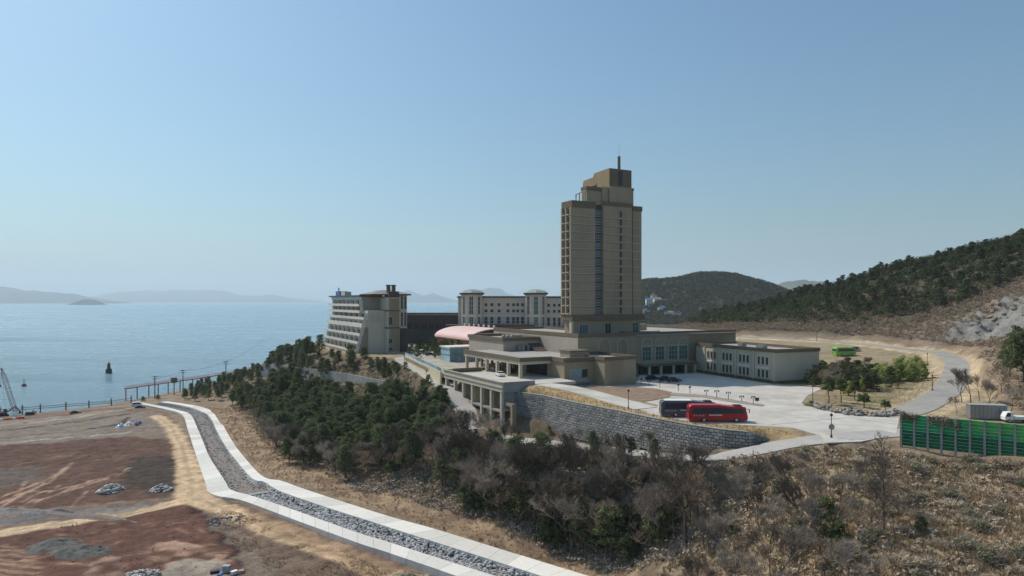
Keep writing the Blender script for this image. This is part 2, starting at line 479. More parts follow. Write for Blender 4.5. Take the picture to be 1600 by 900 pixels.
CUT_FACE = [(200,255),(191,297),(199,314),(217,309),(232,276),(242,232),(214,228)]
WALL = [(-0.9,186.5,20),(8.3,176.7,19.6),(15.4,164.7,20.2),(23,154,21.2),(29.6,143.4,22.3),(35.5,135.4,23.6),(40.4,130.8,24.5),(44.7,128.4,25.3),(48.5,130.0,26.3)]
PLATEAU = [(-0.9,187.5),(8.9,178),(16.2,166),(23.8,155.2),(30.4,144.6),(36.3,136.8),(41,132.4),(45,130.2),(49,131.5),(58,124.5),(66,122),(71,120.5),(84,111),(98,102),(108,118),(112,135),(104,150),
           (118,165),(132,190),(150,225),(170,255),(186,280),(176,304),(168,330),(154,354),(133,380),(100,408),(60,450),(-30,470),(-100,450),(-122,415),(-118,395),(-84,328),(-62,306),(-50,298),(-44,290),(-24,222),(-14,206)]
COAST = [(-430,236),(-235,314),(-208,346),(-199,390),(-187,430),(-174,485),(-160,560),(-110,640),(0,690),(60,760),(60,900),(470,900),(470,0),(-430,0)]
ROAD_BACK = [(84,150,28),(97,162,28),(121,190,28.2),(144,222,29),(165,254,30.3),(177,283,31.5),(172,301,32),(166,326,32.6),(152,350,33),(132,374,33.2),(100,402,33),(60,440,32)]
ROAD_LOW = [(82,132,28.0),(68,128,28.02),(58,124.6,27.95),(50,124.6,26.9),(43,124.8,25.4),(36.5,126.3,24.0),(31.5,133,22.6),(24,145,21),(16.5,156,19.7),(7,167,18.5),(-3,176,17.8),(-11,186,18.5),(-14,198,22),(-21,216,26),(-35,257,27.2),(-47,292,28),(-44,306,28),(-30,318,28)]
DRIVE = [(8,188.5,30.0),(13,184,29.9),(19.5,176,29.4),(26,166,28.6),(31,158,28.1)]
def chan(pts): return [P(a, b, 3.3) for a, b in pts]
L_OUT = chan([(205,630),(225,632.5),(262,640),(285,648),(294,672.5),(302,697),(310,722),(322,757),(325,768),(342,775),(378,781.5),(449,807.6),(555.6,846.7),(600,861),(703,896),(800,931),(960,988)])
L_IN = chan([(215,627.5),(253,634.5),(280,641),(298,648),(310,672.5),(319,694),(328,715),(352,752),(358,763),(372,769),(392,774),(449,793),(555.6,831),(600,844.5),(730,886),(852,925),(1040,986)])
R_IN = chan([(250,628),(282,633),(305,639),(326,649),(338.7,672.5),(349,691),(361,709),(393,746),(413,752.5),(425,760),(440,768),(500,789),(575,813),(640,834),(760,872),(900,917),(1100,980)])
R_OUT = chan([(262,627),(296,632),(321,637.5),(338.7,647.6),(353,672.5),(363,689),(375,706),(409,743),(440,751),(462,759),(485,767),(540,785),(610,807),(680,826.5),(780,857),(940,906),(1140,966)])
CHAN_POLY = L_OUT + R_OUT[::-1]

def vnoise(x, y, s, seed=0):
    """cheap smooth value noise"""
    r = np.random.default_rng(seed); T = r.random((64, 64))
    u = x / s; v = y / s
    i = np.floor(u).astype(int); j = np.floor(v).astype(int)
    f = u - i; g = v - j; f = f * f * (3 - 2 * f); g = g * g * (3 - 2 * g)
    a = T[i % 64, j % 64]; b = T[(i + 1) % 64, j % 64]; c = T[i % 64, (j + 1) % 64]; d = T[(i + 1) % 64, (j + 1) % 64]
    return (a * (1 - f) + b * f) * (1 - g) + (c * (1 - f) + d * f) * g - 0.5

def height(x, y, full=False):
    x = np.asarray(x, float); y = np.asarray(y, float)
    h = rbf(x, y)
    wild = np.clip((h - 4.5) / 8, 0, 1)
    h = h + wild * (vnoise(x, y, 14, 1) * 2.2 + vnoise(x, y, 5, 2) * 0.9)
    hill = np.clip((h - 40) / 15, 0, 1) * np.clip((x - 150) / 40, 0, 1)
    h = h + hill * (vnoise(x, y, 30, 3) * 7 + vnoise(x, y, 11, 4) * 3)
    h = h + vnoise(x, y, 9, 5) * 0.25 * (1 - wild)
    ct = sdist(x, y, CUT_FACE)
    cw = sstep((ct + 4) / 9)
    h = h + cw * (np.abs(vnoise(x + y * 0.4, y * 0.5 + h * 0.6, 8, 46)) * 13 - 2.5 + vnoise(x, y, 4.5, 47) * 4)
    # plateau
    sp = sdist(x, y, PLATEAU)
    dw, _ = seg_dist(x, y, WALL)
    lev = 28 + 1.9 * sstep((24 - x) / 20) * sstep((dw - 1.5) / 6) * (y < 215) * (x > -30)
    lev = lev + 4.3 * sstep((y - 225) / 110) * sstep((x - 92) / 40)
    w = sstep((sp + 0.6) / 1.8)
    h = h * (1 - w) + lev * w
    # roads
    for pl, hw in ((ROAD_BACK, 4.6), (ROAD_LOW, 3.8), (DRIVE, 3.8)):
        d, t = seg_dist(x, y, pl)
        z = along(pl, t) - 0.12
        fade = 3.5 if pl is ROAD_LOW else 4.0
        w = sstep((hw + fade - d) / fade)
        if pl is ROAD_LOW:
            w = w * np.where((sp > 0.3) & (y < 190) & (x < 46), 0, 1)
        h = h * (1 - w) + z * w
    # channel trench
    sc = sdist(x, y, CHAN_POLY)
    w = sstep((sc - 0.4) / 1.2)
    h = h - 2.6 * w
    # sea bed
    s = sdist(x, y, COAST)
    w = sstep((-s + 3) / 12)
    h = h * (1 - w) - 5 * w
    return h
def H1(x, y): return float(height(np.array([x]), np.array([y]))[0])

def axis(parts):
    out = []
    for a, b, st in parts:
        out += list(np.arange(a, b, st))
    return np.array(out + [parts[-1][1]])
gx = axis([(-430, -250, 8), (-250, -185, 1.5), (-185, 30, 0.7), (30, 130, 1.25), (130, 330, 2.2), (330, 470, 5)])
gy = axis([(0, 60, 4), (60, 116, 1.4), (116, 236, 0.7), (236, 345, 1.3), (345, 480, 2.6), (480, 900, 7)])
GX, GY = np.meshgrid(gx, gy)
GH = height(GX, GY)

# colour of the ground, by what lies there
C_ = np.zeros(GX.shape + (3,))
C_[:] = (0.25, 0.185, 0.125)                 # dry earth and litter
def blend(mask, c):
    global C_
    m = np.clip(mask, 0, 1)[..., None]
    C_ = C_ * (1 - m) + np.array(c) * m
def edge(sd, w=2.0, n=1.6, s=6, seed=9):
    return sstep((sd + (vnoise(GX, GY, s, seed) * 2 * n + vnoise(GX, GY, s / 3, seed + 1) * n + vnoise(GX, GY, s / 7, seed + 2) * n * 0.8)) / (w * 0.5) + 0.5)
nA = vnoise(GX, GY, 7, 21); nB = vnoise(GX, GY, 2.6, 22); nC = vnoise(GX, GY, 25, 23)
S_ = lambda pts: PX(pts, 3.0)
flat = GH < 5.5
left_site = S_([(-700,626),(0,640),(200,632),(262,642),(294,690),(318,765),(420,800),(760,918),(1000,1040),(-900,1040)])
site = edge(sdist(GX, GY, left_site), 2, 0.5)
blend(site, (0.19, 0.13, 0.095))
# shore strip and back field
blend(site * edge(sdist(GX, GY, S_([(-500,650),(0,654),(200,640),(250,645),(275,670),(240,680),(0,697),(-500,720)])), 3), (0.215, 0.175, 0.14))
blend(site * edge(sdist(GX, GY, S_([(-500,720),(0,697),(200,680),(285,690),(292,740),(285,770),(230,778),(0,800),(-500,830)])), 3), (0.12, 0.068, 0.05))
blend(site * edge(sdist(GX, GY, S_([(-500,745),(0,735),(60,725),(75,745),(0,760),(-500,790)])), 3, 3), (0.13, 0.1, 0.085))
# pale green-grey edge line of the back field
blend(site * edge(1.0 - seg_dist(GX, GY, S_([(-300,715),(0,693),(120,682),(200,673)]))[0], 1.2, 0.8), (0.34, 0.315, 0.26))
blend(site * edge(0.8 - seg_dist(GX, GY, S_([(130,670),(190,660),(203,650)]))[0], 1, 0.5), (0.05, 0.045, 0.04))
blend(site * edge(0.8 - seg_dist(GX, GY, S_([(0,685),(105,673)]))[0], 1, 0.8), (0.07, 0.06, 0.055))
# dark patch with scrub
blend(site * edge(sdist(GX, GY, S_([(190,742),(215,715),(250,712),(285,735),(286,768),(230,772),(200,760)])), 2.5, 2.5), (0.06, 0.045, 0.036))
# tyre marks in the red soil
def marks(lines, c, w=0.7, amt=0.95):
    for l in lines:
        d, _ = seg_dist(GX, GY, S_(l))
        blend(site * amt * sstep((w - np.abs(d) + nB * 0.8) / 0.7), c)
marks([[(-10,795),(40,770),(80,750),(110,722)], [(-10,780),(50,758),(95,738),(113,722)], [(0,802),(60,780),(130,760),(200,735)], [(-20,812),(70,778),(140,752),(203,732)],
       [(20,790),(60,770),(100,762),(170,748)], [(110,790),(125,775),(135,768)], [(30,768),(40,750)], [(40,785),(75,772),(95,755)], [(0,785),(30,772),(60,765)]], (0.38, 0.25, 0.175))
marks([[(150,720),(180,712),(230,705)],[(10,730),(90,715),(160,708)],[(20,745),(60,738),(130,742)],[(140,770),(180,752),(215,745)],[(60,800),(130,782),(165,778)]], (0.3, 0.2, 0.145), 0.4, 0.7)
marks([[(x, 708 + (x % 37) * 0.2), (x - 9, 716)] for x in range(70, 205, 9)], (0.3, 0.19, 0.14), 0.35, 0.5)
# gravel strip before the track
blend(site * edge(sdist(GX, GY, S_([(-300,850),(0,822),(100,808),(220,793),(240,785),(150,790),(0,808),(-300,830)])), 2), (0.17, 0.15, 0.135))
blend(site * edge(sdist(GX, GY, S_([(60,822),(240,792),(245,786),(140,802)])), 2), (0.27, 0.225, 0.175))
# near field
blend(site * edge(sdist(GX, GY, S_([(-500,870),(0,838),(240,790),(310,790),(345,815),(380,850),(390,905),(400,1030),(-500,1030)])), 2.0, 1.4), (0.125, 0.062, 0.044))
fan = site * edge(sdist(GX, GY, S_([(-300,1000),(-200,870),(0,850),(60,855),(75,900),(60,1000)])), 4)
blend(fan * (0.45 + 0.55 * np.sin(GY * 2.9 + GX * 0.5 + nA * 5)), (0.33, 0.21, 0.145))
fan2 = site * edge(sdist(GX, GY, S_([(215,860),(260,845),(340,850),(360,875),(320,895),(230,885)])), 4)
blend(fan2 * 0.8 * np.clip(0.5 + nB * 2.4, 0, 1), (0.36, 0.23, 0.16))
blend(site * 0.7 * edge(sdist(GX, GY, S_([(130,890),(150,868),(205,880),(195,930),(130,930)])), 4) * np.clip(0.4 + nB * 2.5, 0, 1), (0.4, 0.28, 0.21))
marks([[(20,880),(90,868),(170,872),(240,862)],[(0,890),(80,878),(160,884)],[(240,820),(290,815),(330,835)],[(210,830),(270,822),(320,845)],[(90,838),(200,826),(280,800)],[(260,875),(300,850),(345,845)],[(280,885),(320,858),(358,862)],[(220,868),(262,850),(330,846)]], (0.33, 0.21, 0.145), 0.4, 0.75)
marks([[(150,815),(185,820),(198,838),(180,852)], [(130,812),(170,815),(180,832)], [(60,830),(140,825)], [(200,845),(280,835),(330,828)], [(0,862),(120,846),(220,840)]], (0.3, 0.18, 0.125), 0.4, 0.55)
blend(site * edge(sdist(GX, GY, S_([(300,790),(330,800),(365,835),(385,860),(375,880),(350,850),(322,815)])), 1.6, 1.2), (0.055, 0.03, 0.025))
blend(site * edge(sdist(GX, GY, S_([(318,800),(345,805),(400,850),(430,890),(440,960),(385,960),(388,880),(360,840)])), 2, 1.8) * 0.8, (0.2, 0.155, 0.12))
blend(site * edge(sdist(GX, GY, S_([(250,930),(230,893),(290,868),(345,885),(360,930)])), 2.5, 1.5) * 0.8, (0.3, 0.26, 0.21))
# sandy tracks
def track(pts, w, c, rut=True):
    pl = [(*P(a, b, 3.0), ww) for a, b, ww in pts]
    d, t = seg_dist(GX, GY, pl); hw = along(pl, t)
    m = sstep((hw - d + nB * 1.2 + nA * 0.6) / 1.4 + 0.5)
    blend(m * flat, c)
    if rut:
        r = sstep(1 - np.abs(np.abs(d) - hw * 0.45) / 0.45)
        blend(m * r * 0.7 * flat, (0.6, 0.48, 0.34))
        blend(m * sstep(1 - d / 0.6) * 0.6 * flat, (0.3, 0.215, 0.14))
track([(245,648,2.4),(268,665,2.6),(285,700,2.6),(295,740,3.2),(302,772,4.4),(308,780,4.6)], 3, (0.54, 0.385, 0.235))
track([(308,778,3.4),(240,793,2.6),(120,815,2.4),(0,834,2.3),(-200,862,2.3)], 3, (0.56, 0.405, 0.25))
track([(308,778,4.2),(350,795,3.0),(430,828,2.6),(520,862,2.4),(620,905,2.6),(800,985,2.6)], 3, (0.52, 0.37, 0.225))
blend(site * edge(sdist(GX, GY, S_([(365,792),(450,815),(560,855),(690,905),(720,980),(640,950),(540,880),(440,838)])), 1.6, 1.0) * 0.7, (0.36, 0.235, 0.14))
# coast road and strip at the far end
blend(edge(3.2 - seg_dist(GX, GY, S_([(-500,668),(0,662),(120,647),(225,634)]))[0], 1.5, 0.3) * flat, (0.23, 0.215, 0.2))
blend(edge(1.6 - seg_dist(GX, GY, S_([(-500,684),(0,673),(120,657),(200,646)]))[0], 1.5, 0.7) * flat, (0.09, 0.08, 0.07))
blend(edge(1.2 - seg_dist(GX, GY, S_([(-500,672),(30,662),(110,651),(200,640)]))[0], 1.5, 0.9) * flat, (0.42, 0.29, 0.16))
# right bank of the channel: dry grass, ochre
bank = edge(sdist(GX, GY, S_([(322,636),(352,668),(375,703),(412,742),(700,829),(920,897),(1150,966),(1180,900),(960,870),(760,805),(600,762),(500,742),(430,700),(380,650)])), 2, 1)
blend(bank * (GH < 6.5), (0.24, 0.165, 0.11))
blend(bank * (GH < 6.5) * np.clip(0.4 + nB * 2.2, 0, 1) * 0.6, (0.34, 0.25, 0.155))
# wooded slopes: dark litter
slope = ((GH > 5.5) & (GX < 40) & (sdist(GX, GY, PLATEAU) < 0)) * 1.0
blend(slope * 0.8, (0.13, 0.1, 0.07))
fg = sdist(GX, GY, [(30,122),(60,121),(110,85),(150,60),(150,0),(0,0),(10,95)])
blend(edge(fg, 4, 1.5), (0.28, 0.215, 0.15))
blend(edge(fg, 4, 1.5) * np.clip(0.35 + nA * 2.2, 0, 1) * 0.7, (0.34, 0.265, 0.175))
dpath, _ = seg_dist(GX, GY, [P(1345,770,25.3), P(1400,782,25), P(1450,797,24.9), P(1520,818,24.6), P(1600,835,24.3)])
blend(edge(0.5 - dpath, 0.6, 0.3), (0.5, 0.37, 0.22))
# plateau: dry lawn
sp = sdist(GX, GY, PLATEAU)
blend(sstep(sp / 1.5), (0.3, 0.24, 0.15))
verge = PX([(800,605),(835,600),(900,617),(960,632),(1010,645),(1060,657),(1180,666),(1285,682),(1290,692),(1190,705),(1170,682),(1080,671),(960,647),(850,625)], 28)
blend(edge(sdist(GX, GY, verge), 1, 0.3) * sstep((sp + 0.3) / 0.8), (0.42, 0.3, 0.155))
lawn = PX([(1290,600),(1330,590),(1440,590),(1475,590),(1470,625),(1400,655),(1290,640)], 28)
blend(edge(sdist(GX, GY, lawn), 2, 0.8), (0.35, 0.265, 0.165))
blend(edge(sdist(GX, GY, lawn), 2, 0.8) * np.clip(nA * 2.5, 0, 1), (0.25, 0.22, 0.11))
# roadside sand
d, _ = seg_dist(GX, GY, ROAD_BACK)
blend(edge(7.5 - d, 2, 0.8), (0.46, 0.36, 0.23))
# hill: litter, bare cut and rock
hm = np.clip((GH - 33.5) / 3, 0, 1) * (GX > 110)
blend(hm, (0.2, 0.155, 0.115))
blend(hm * np.clip(0.4 + nA * 2.4, 0, 1) * 0.6, (0.26, 0.205, 0.15))
blend(hm * sstep((vnoise(GX, GY, 18, 48) * 14 + (GX - 150) * 0.05 + (GY - 310) * 0.2 + (GH - 44) * 0.6) / 8), (0.1, 0.085, 0.06))
cut = sdist(GX, GY, CUT_FACE)
cutm = hm * edge(cut + 7, 5, 5, 9, 41)
blend(cutm, (0.24, 0.175, 0.125))
blend(cutm * edge(vnoise(GX * 0.7 + GY * 0.6, GY * 0.3 + GH * 0.9, 9, 43) * 9 + 1.0, 3, 1.2, 5, 44), (0.23, 0.222, 0.205))
# sea bed
blend(sstep(-GH / 1.0), (0.12, 0.11, 0.09))
C_ *= (1 + 0.3 * nB + 0.18 * nC + 0.3 * vnoise(GX, GY, 1.4, 25))[..., None]

def terrain_mat():
    m, nt, b = newmat('ground_soil')
    b.inputs['Roughness'].default_value = 0.95
    b.inputs['Specular IOR Level'].default_value = 0.15
    at_ = nt.nodes.new('ShaderNodeAttribute'); at_.attribute_name = 'soil'
    geo = nt.nodes.new('ShaderNodeNewGeometry')
    n = nt.nodes.new('ShaderNodeTexNoise'); n.inputs['Scale'].default_value = 0.9; n.inputs['Detail'].default_value = 9; n.inputs['Roughness'].default_value = 0.75
    n2 = nt.nodes.new('ShaderNodeTexNoise'); n2.inputs['Scale'].default_value = 0.13; n2.inputs['Detail'].default_value = 7; n2.inputs['Roughness'].default_value = 0.7
    for q in (n, n2): nt.links.new(geo.outputs['Position'], q.inputs['Vector'])
    m1 = nt.nodes.new('ShaderNodeMapRange'); m1.inputs[1].default_value = 0.25; m1.inputs[2].default_value = 0.75; m1.inputs[3].default_value = 0.5; m1.inputs[4].default_value = 1.5
    nt.links.new(n.outputs[0], m1.inputs[0])
    m2 = nt.nodes.new('ShaderNodeMapRange'); m2.inputs[1].default_value = 0.3; m2.inputs[2].default_value = 0.7; m2.inputs[3].default_value = 0.82; m2.inputs[4].default_value = 1.18
    nt.links.new(n2.outputs[0], m2.inputs[0])
    mu = nt.nodes.new('ShaderNodeMath'); mu.operation = 'MULTIPLY'
    nt.links.new(m1.outputs[0], mu.inputs[0]); nt.links.new(m2.outputs[0], mu.inputs[1])
    mx = nt.nodes.new('ShaderNodeMix'); mx.data_type = 'RGBA'; mx.blend_type = 'MULTIPLY'; mx.inputs[0].default_value = 1
    nt.links.new(at_.outputs['Color'], mx.inputs[6]); nt.links.new(mu.outputs[0], mx.inputs[7])
    nt.links.new(mx.outputs[2], b.inputs['Base Color'])
    bp = nt.nodes.new('ShaderNodeBump'); bp.inputs['Strength'].default_value = 0.7; bp.inputs['Distance'].default_value = 0.25
    nt.links.new(n.outputs[0], bp.inputs['Height']); nt.links.new(bp.outputs[0], b.inputs['Normal'])
    return m
M['soil'] = terrain_mat()

def grid_mesh(name, X, Y, Z, mt, colors=None, smooth=True):
    ny, nx = X.shape
    v = np.stack([X, Y, Z], -1).reshape(-1, 3)
    idx = np.arange(ny * nx).reshape(ny, nx)
    q = np.stack([idx[:-1, :-1], idx[:-1, 1:], idx[1:, 1:], idx[1:, :-1]], -1).reshape(-1, 4)
    m = bpy.data.meshes.new(name)
    m.vertices.add(len(v)); m.loops.add(q.size); m.polygons.add(len(q))
    m.vertices.foreach_set('co', v.astype(np.float32).ravel())
    m.loops.foreach_set('vertex_index', q.astype(np.int32).ravel())
    m.polygons.foreach_set('loop_start', np.arange(0, q.size, 4, dtype=np.int32))
    m.polygons.foreach_set('loop_total', np.full(len(q), 4, dtype=np.int32))
    if smooth: m.polygons.foreach_set('use_smooth', np.ones(len(q), bool))
    m.update(calc_edges=True)
    if colors is not None:
        a = m.color_attributes.new('soil', 'FLOAT_COLOR', 'POINT')
        c4 = np.ones((len(v), 4), np.float32); c4[:, :3] = np.clip(colors.reshape(-1, 3), 0.01, 0.9)
        a.data.foreach_set('color', c4.ravel())
    m.materials.append(mt)
    return m
# site relief: furrows, spoil edges
nD = vnoise(GX, GY, 1.5, 24)
rel = site * (nB * 0.45 + nA * 0.5 + nD * 0.3) * (GH > 0) * (GH < 5)
o = inst(grid_mesh('ground', GX, GY, GH + rel, M['soil'], C_), 'ground'); tag(o, kind='structure')

# far coastal plain behind the hotel
pm = MB().prism([(62, 890), (60, 1400), (-20, 2600), (300, 9000), (9000, 9000), (9000, 60), (462, 60), (462, 890)], -3, 4.0)
o = pm.build('coastal_plain', mat('plain_fields', (0.16, 0.15, 0.1), 0.95, var=0.4, scale=0.01, coord='Object')); tag(o, kind='structure')

# ------------------------------------------------------------------ sea
def sea_mat():
    m, nt, b = newmat('sea_water')
    b.inputs['Base Color'].default_value = (0.2, 0.355, 0.44, 1)
    b.inputs['Roughness'].default_value = 0.2
    b.inputs['IOR'].default_value = 1.33
    geo = nt.nodes.new('ShaderNodeNewGeometry')
    mp = nt.nodes.new('ShaderNodeMapping'); mp.inputs['Scale'].default_value = (0.7, 1.0, 1.0); mp.inputs['Rotation'].default_value = (0, 0, 0.5)
    nt.links.new(geo.outputs['Position'], mp.inputs[0])
    n1 = nt.nodes.new('ShaderNodeTexNoise'); n1.inputs['Scale'].default_value = 0.28; n1.inputs['Detail'].default_value = 8; n1.inputs['Roughness'].default_value = 0.75
    n2 = nt.nodes.new('ShaderNodeTexNoise'); n2.inputs['Scale'].default_value = 1.0; n2.inputs['Detail'].default_value = 6; n2.inputs['Roughness'].default_value = 0.65
    mp2 = nt.nodes.new('ShaderNodeMapping'); mp2.inputs['Scale'].default_value = (0.0022, 0.009, 1.0); mp2.inputs['Rotation'].default_value = (0, 0, -0.15)
    nt.links.new(geo.outputs['Position'], mp2.inputs[0]); nt.links.new(mp2.outputs[0], n2.inputs['Vector']); nt.links.new(mp.outputs[0], n1.inputs['Vector'])
    bp = nt.nodes.new('ShaderNodeBump'); bp.inputs['Strength'].default_value = 1.0; bp.inputs['Distance'].default_value = 3.0
    nt.links.new(n1.outputs[0], bp.inputs['Height']); nt.links.new(bp.outputs[0], b.inputs['Normal'])
    mr = nt.nodes.new('ShaderNodeMapRange'); mr.inputs[1].default_value = 0.35; mr.inputs[2].default_value = 0.65; mr.inputs[3].default_value = 0.05; mr.inputs[4].default_value = 0.38
    nt.links.new(n2.outputs[0], mr.inputs[0]); nt.links.new(mr.outputs[0], b.inputs['Roughness'])
    return m
def disc(name, r, z, mt):
    b = MB(); n = 64
    rings = [0, 600, 2000, 6000, 15000, r]
    vs = [(0, 300, z)]
    for rr in rings[1:]:
        for i in range(n):
            t = 2 * math.pi * i / n; vs.append((rr * math.cos(t), 300 + rr * math.sin(t), z))
    fs = [(0, 1 + i, 1 + (i + 1) % n) for i in range(n)]
    for k in range(len(rings) - 2):
        for i in range(n):
            j = (i + 1) % n; a = 1 + k * n
            fs.append((a + i, a + n + i, a + n + j, a + j))
    b.add(vs, fs)
    return b.build(name, mt)
o = disc('sea', 45000, 0.0, sea_mat()); tag(o, kind='structure')

# ------------------------------------------------------------------ far hills and islands
M['far_forest'] = mat('far_forest', (0.055, 0.07, 0.05), 0.95, var=0.35, scale=0.004, dirt=(0.1, 0.085, 0.065), dirt_amt=0.7, scale2=0.002)
def ridge(name, label_kind, prof, d, depth, z0=-20, seed=0, mt=None, nx=90):
    xs = np.linspace(prof[0][0], prof[-1][0], nx)
    ys = np.interp(xs, [p[0] for p in prof], [p[1] for p in prof])
    rr = np.random.default_rng(seed)
    hz = CAMZ + (HY - ys) / F * d
    hz = hz + np.interp(xs, np.linspace(xs[0], xs[-1], 40), rr.normal(0, 1, 40)) * np.clip(hz, 0, None) * 0.03
    X = (xs - 800) / F * d
    ts = np.linspace(-1, 1, 25)
    Xg, Tg = np.meshgrid(X, ts)
    prof_t = np.cos(np.clip(np.abs(Tg), 0, 1) * math.pi / 2) ** 1.3
    gully = 1 + (vnoise(Xg, Tg * depth, abs(X[-1] - X[0]) / 14, seed) * 0.5) * np.clip(np.abs(Tg) * 2.5, 0, 1)
    Z = z0 + (np.maximum(hz, z0 + 1)[None, :] - z0) * prof_t * gully
    Yg = d + Tg * depth
    # keep the ridge where it belongs when seen from the camera
    o = inst(grid_mesh(name, Xg * (Yg * 0 + 1), Yg, Z, mt or M['far_forest']), name)
    tag(o, kind='structure')
    return o
ridge('island_hill', '', [(115,476),(121,472.5),(128,469.5),(137,467.5),(146,469),(152,472),(159,476)], 9000, 300, seed=3)
ridge('mountain_left', '', [(-260,466),(-120,455),(-60,450),(-15,447),(8,450),(35,453.5),(60,454.5),(90,458),(110,459),(128,464),(150,469),(175,472)], 15000, 1500, seed=4)
ridge('mountain_far', '', [(100,472),(150,463),(170,460),(200,455.5),(225,454.5),(250,454),(275,452),(300,453.5),(340,453),(350,455),(375,461),(400,462),(425,460),(440,463),(470,467),(500,471)], 26000, 2500, seed=5)
ridge('mountain_centre', '', [(560,471),(610,466),(630,458),(641,453.5),(652,459),(662,462),(676,458),(690,463),(705,467),(720,471)], 22000, 2200, seed=6)
ridge('mountain_behind_towers', '', [(720,471),(738,462),(752,453),(766,449.5),(780,450.5),(792,458),(808,464),(830,466),(862,463),(900,457),(930,462),(950,470)], 20000, 2000, seed=7)
ridge('mountain_beyond_hill', '', [(930,470),(985,449),(1005,440),(1021,434),(1034,439),(1060,452),(1100,466)], 7000, 900, seed=8)
ridge('mountain_gap', '', [(1150,470),(1200,455),(1226,443),(1246,438),(1262,441),(1290,442),(1320,450),(1380,462)], 7600, 900, seed=9)

# wooded hill in the middle distance
hx = np.linspace(0, 900, 120); hy_ = np.linspace(1180, 1900, 90)
HX, HYg = np.meshgrid(hx, hy_)
def hill_h(x, y):
    sx = np.where(x < 430, 300, 262)
    h = 106 * np.exp(-np.abs((x - 430) / sx) ** 2.2) * np.exp(-np.abs((y - 1530) / 230) ** 2.2)
    return h * (1 + vnoise(x, y, 60, 31) * 0.16) + 3
M['hill_soil'] = mat('hill_litter', (0.07, 0.062, 0.045), 0.95, var=0.3, scale=0.03, dirt=(0.2, 0.14, 0.1), dirt_amt=0.5, scale2=0.012)
o = inst(grid_mesh('hill', HX, HYg, hill_h(HX, HYg), M['hill_soil']), 'hill'); tag(o, kind='structure')
def leaf_soup(centers, size, n, flat=0.7, leaf=0.5, seed=0, aspect=0.6, up=0.4):
    """n little quads spread through an ellipsoid round every centre; returns verts (N*4,3)"""
    r = np.random.default_rng(seed)
    centers = np.asarray(centers, float); K = len(centers)
    size = np.broadcast_to(np.asarray(size, float), (K,))
    d = r.normal(size=(K, n, 3)); d /= np.linalg.norm(d, axis=2, keepdims=True)
    rad = r.random((K, n, 1)) ** 0.45
    p = d * rad * size[:, None, None]; p[..., 2] *= flat
    p = p + centers[:, None, :]
    nrm = d * 0.8 + r.normal(size=(K, n, 3)) * 0.6; nrm[..., 2] += up
    nrm /= np.linalg.norm(nrm, axis=2, keepdims=True)
    t = np.cross(nrm, r.normal(size=(K, n, 3))); t /= np.linalg.norm(t, axis=2, keepdims=True) + 1e-9
    b = np.cross(nrm, t)
    s = leaf * (0.6 + 0.8 * r.random((K, n, 1)))
    q = np.stack([p - t * s, p + b * s * aspect, p + t * s, p - b * s * aspect], 2)
    return q.reshape(-1, 3)
k = 11000
fx = nrng.uniform(60, 860, k); fy = nrng.uniform(1200, 1640, k); fh = hill_h(fx, fy)
sel = (fh > 8)
cen = np.stack([fx, fy, fh + 3], -1)[sel]
o = inst(tri_mesh('forest', leaf_soup(cen, nrng.uniform(3.6, 6.5, len(cen)), 24, 0.85, 1.5, 5), 4,
        leafmat('far_hill_trees', (0.03, 0.045, 0.022), (0.1, 0.1, 0.06), 0.1, 0.0, 0.02)), 'forest')
tag(o, 'mass of dark trees covering the rounded hill behind the tower', 'forest', kind='stuff')

# ------------------------------------------------------------------ roads, parking and pavements
def ribbon(name, pl, hw, mt, dz=0.0, thick=0.25, kind='structure', parent=None, sub=6):
    pts = []
    for i in range(len(pl) - 1):
        for j in range(sub):
            t = j / sub
            # catmull rom
            p0 = np.array(pl[max(i - 1, 0)]); p1 = np.array(pl[i]); p2 = np.array(pl[i + 1]); p3 = np.array(pl[min(i + 2, len(pl) - 1)])
            pts.append(0.5 * ((2 * p1) + (-p0 + p2) * t + (2 * p0 - 5 * p1 + 4 * p2 - p3) * t * t + (-p0 + 3 * p1 - 3 * p2 + p3) * t ** 3))
    pts.append(np.array(pl[-1], float))
    b = MB(); n = len(pts); vs = []
    for i, p in enumerate(pts):
        q = pts[min(i + 1, n - 1)] - pts[max(i - 1, 0)]
        L = math.hypot(q[0], q[1]); nx, ny = -q[1] / L, q[0] / L
        for s, z in ((1, 0), (-1, 0), (-1, -thick), (1, -thick)):
            vs.append((p[0] + nx * hw * s, p[1] + ny * hw * s, p[2] + dz + z))
    fs = []
    for i in range(n - 1):
        a = i * 4; c = a + 4
        fs += [(a, a + 1, c + 1, c), (a + 1, a + 2, c + 2, c + 1), (a + 2, a + 3, c + 3, c + 2), (a + 3, a, c, c + 3)]
    fs += [(0, 3, 2, 1), (n * 4 - 4, n * 4 - 3, n * 4 - 2, n * 4 - 1)]
    b.add(vs, fs)
    o = b.build(name, mt, parent)
    if kind and parent is None: tag(o, kind=kind)
    return o
ribbon('road_back', ROAD_BACK, 3.7, M['asphalt'], 0.03)
ribbon('road_lower', ROAD_LOW, 3.2, M['lane'], 0.02)
ribbon('drive_ramp', DRIVE, 3.5, M['concrete'], 0.05)
PARK = PX([(985,632),(1010,645),(1060,655.5),(1090,661),(1180,665),(1240,669),(1283,680),(1292,692),(1345,690),(1400,680),(1405,653),(1340,650.5),(1275,639),(1252,630),(1262,618),(1278,610),(1290,606.5),
           (1212,600.5),(1092,583),(1000,586),(992,601),(960,603),(915,602.5),(945,617)], 28)
o = MB().prism(PARK, 27.8, 28.04).build('parking', M['concrete']); tag(o, kind='structure')
M['bed'] = mat('planting_soil', (0.24, 0.165, 0.12), 0.95, var=0.35, scale=0.8, dirt=(0.3, 0.24, 0.12), dirt_amt=0.6, bump=0.5)
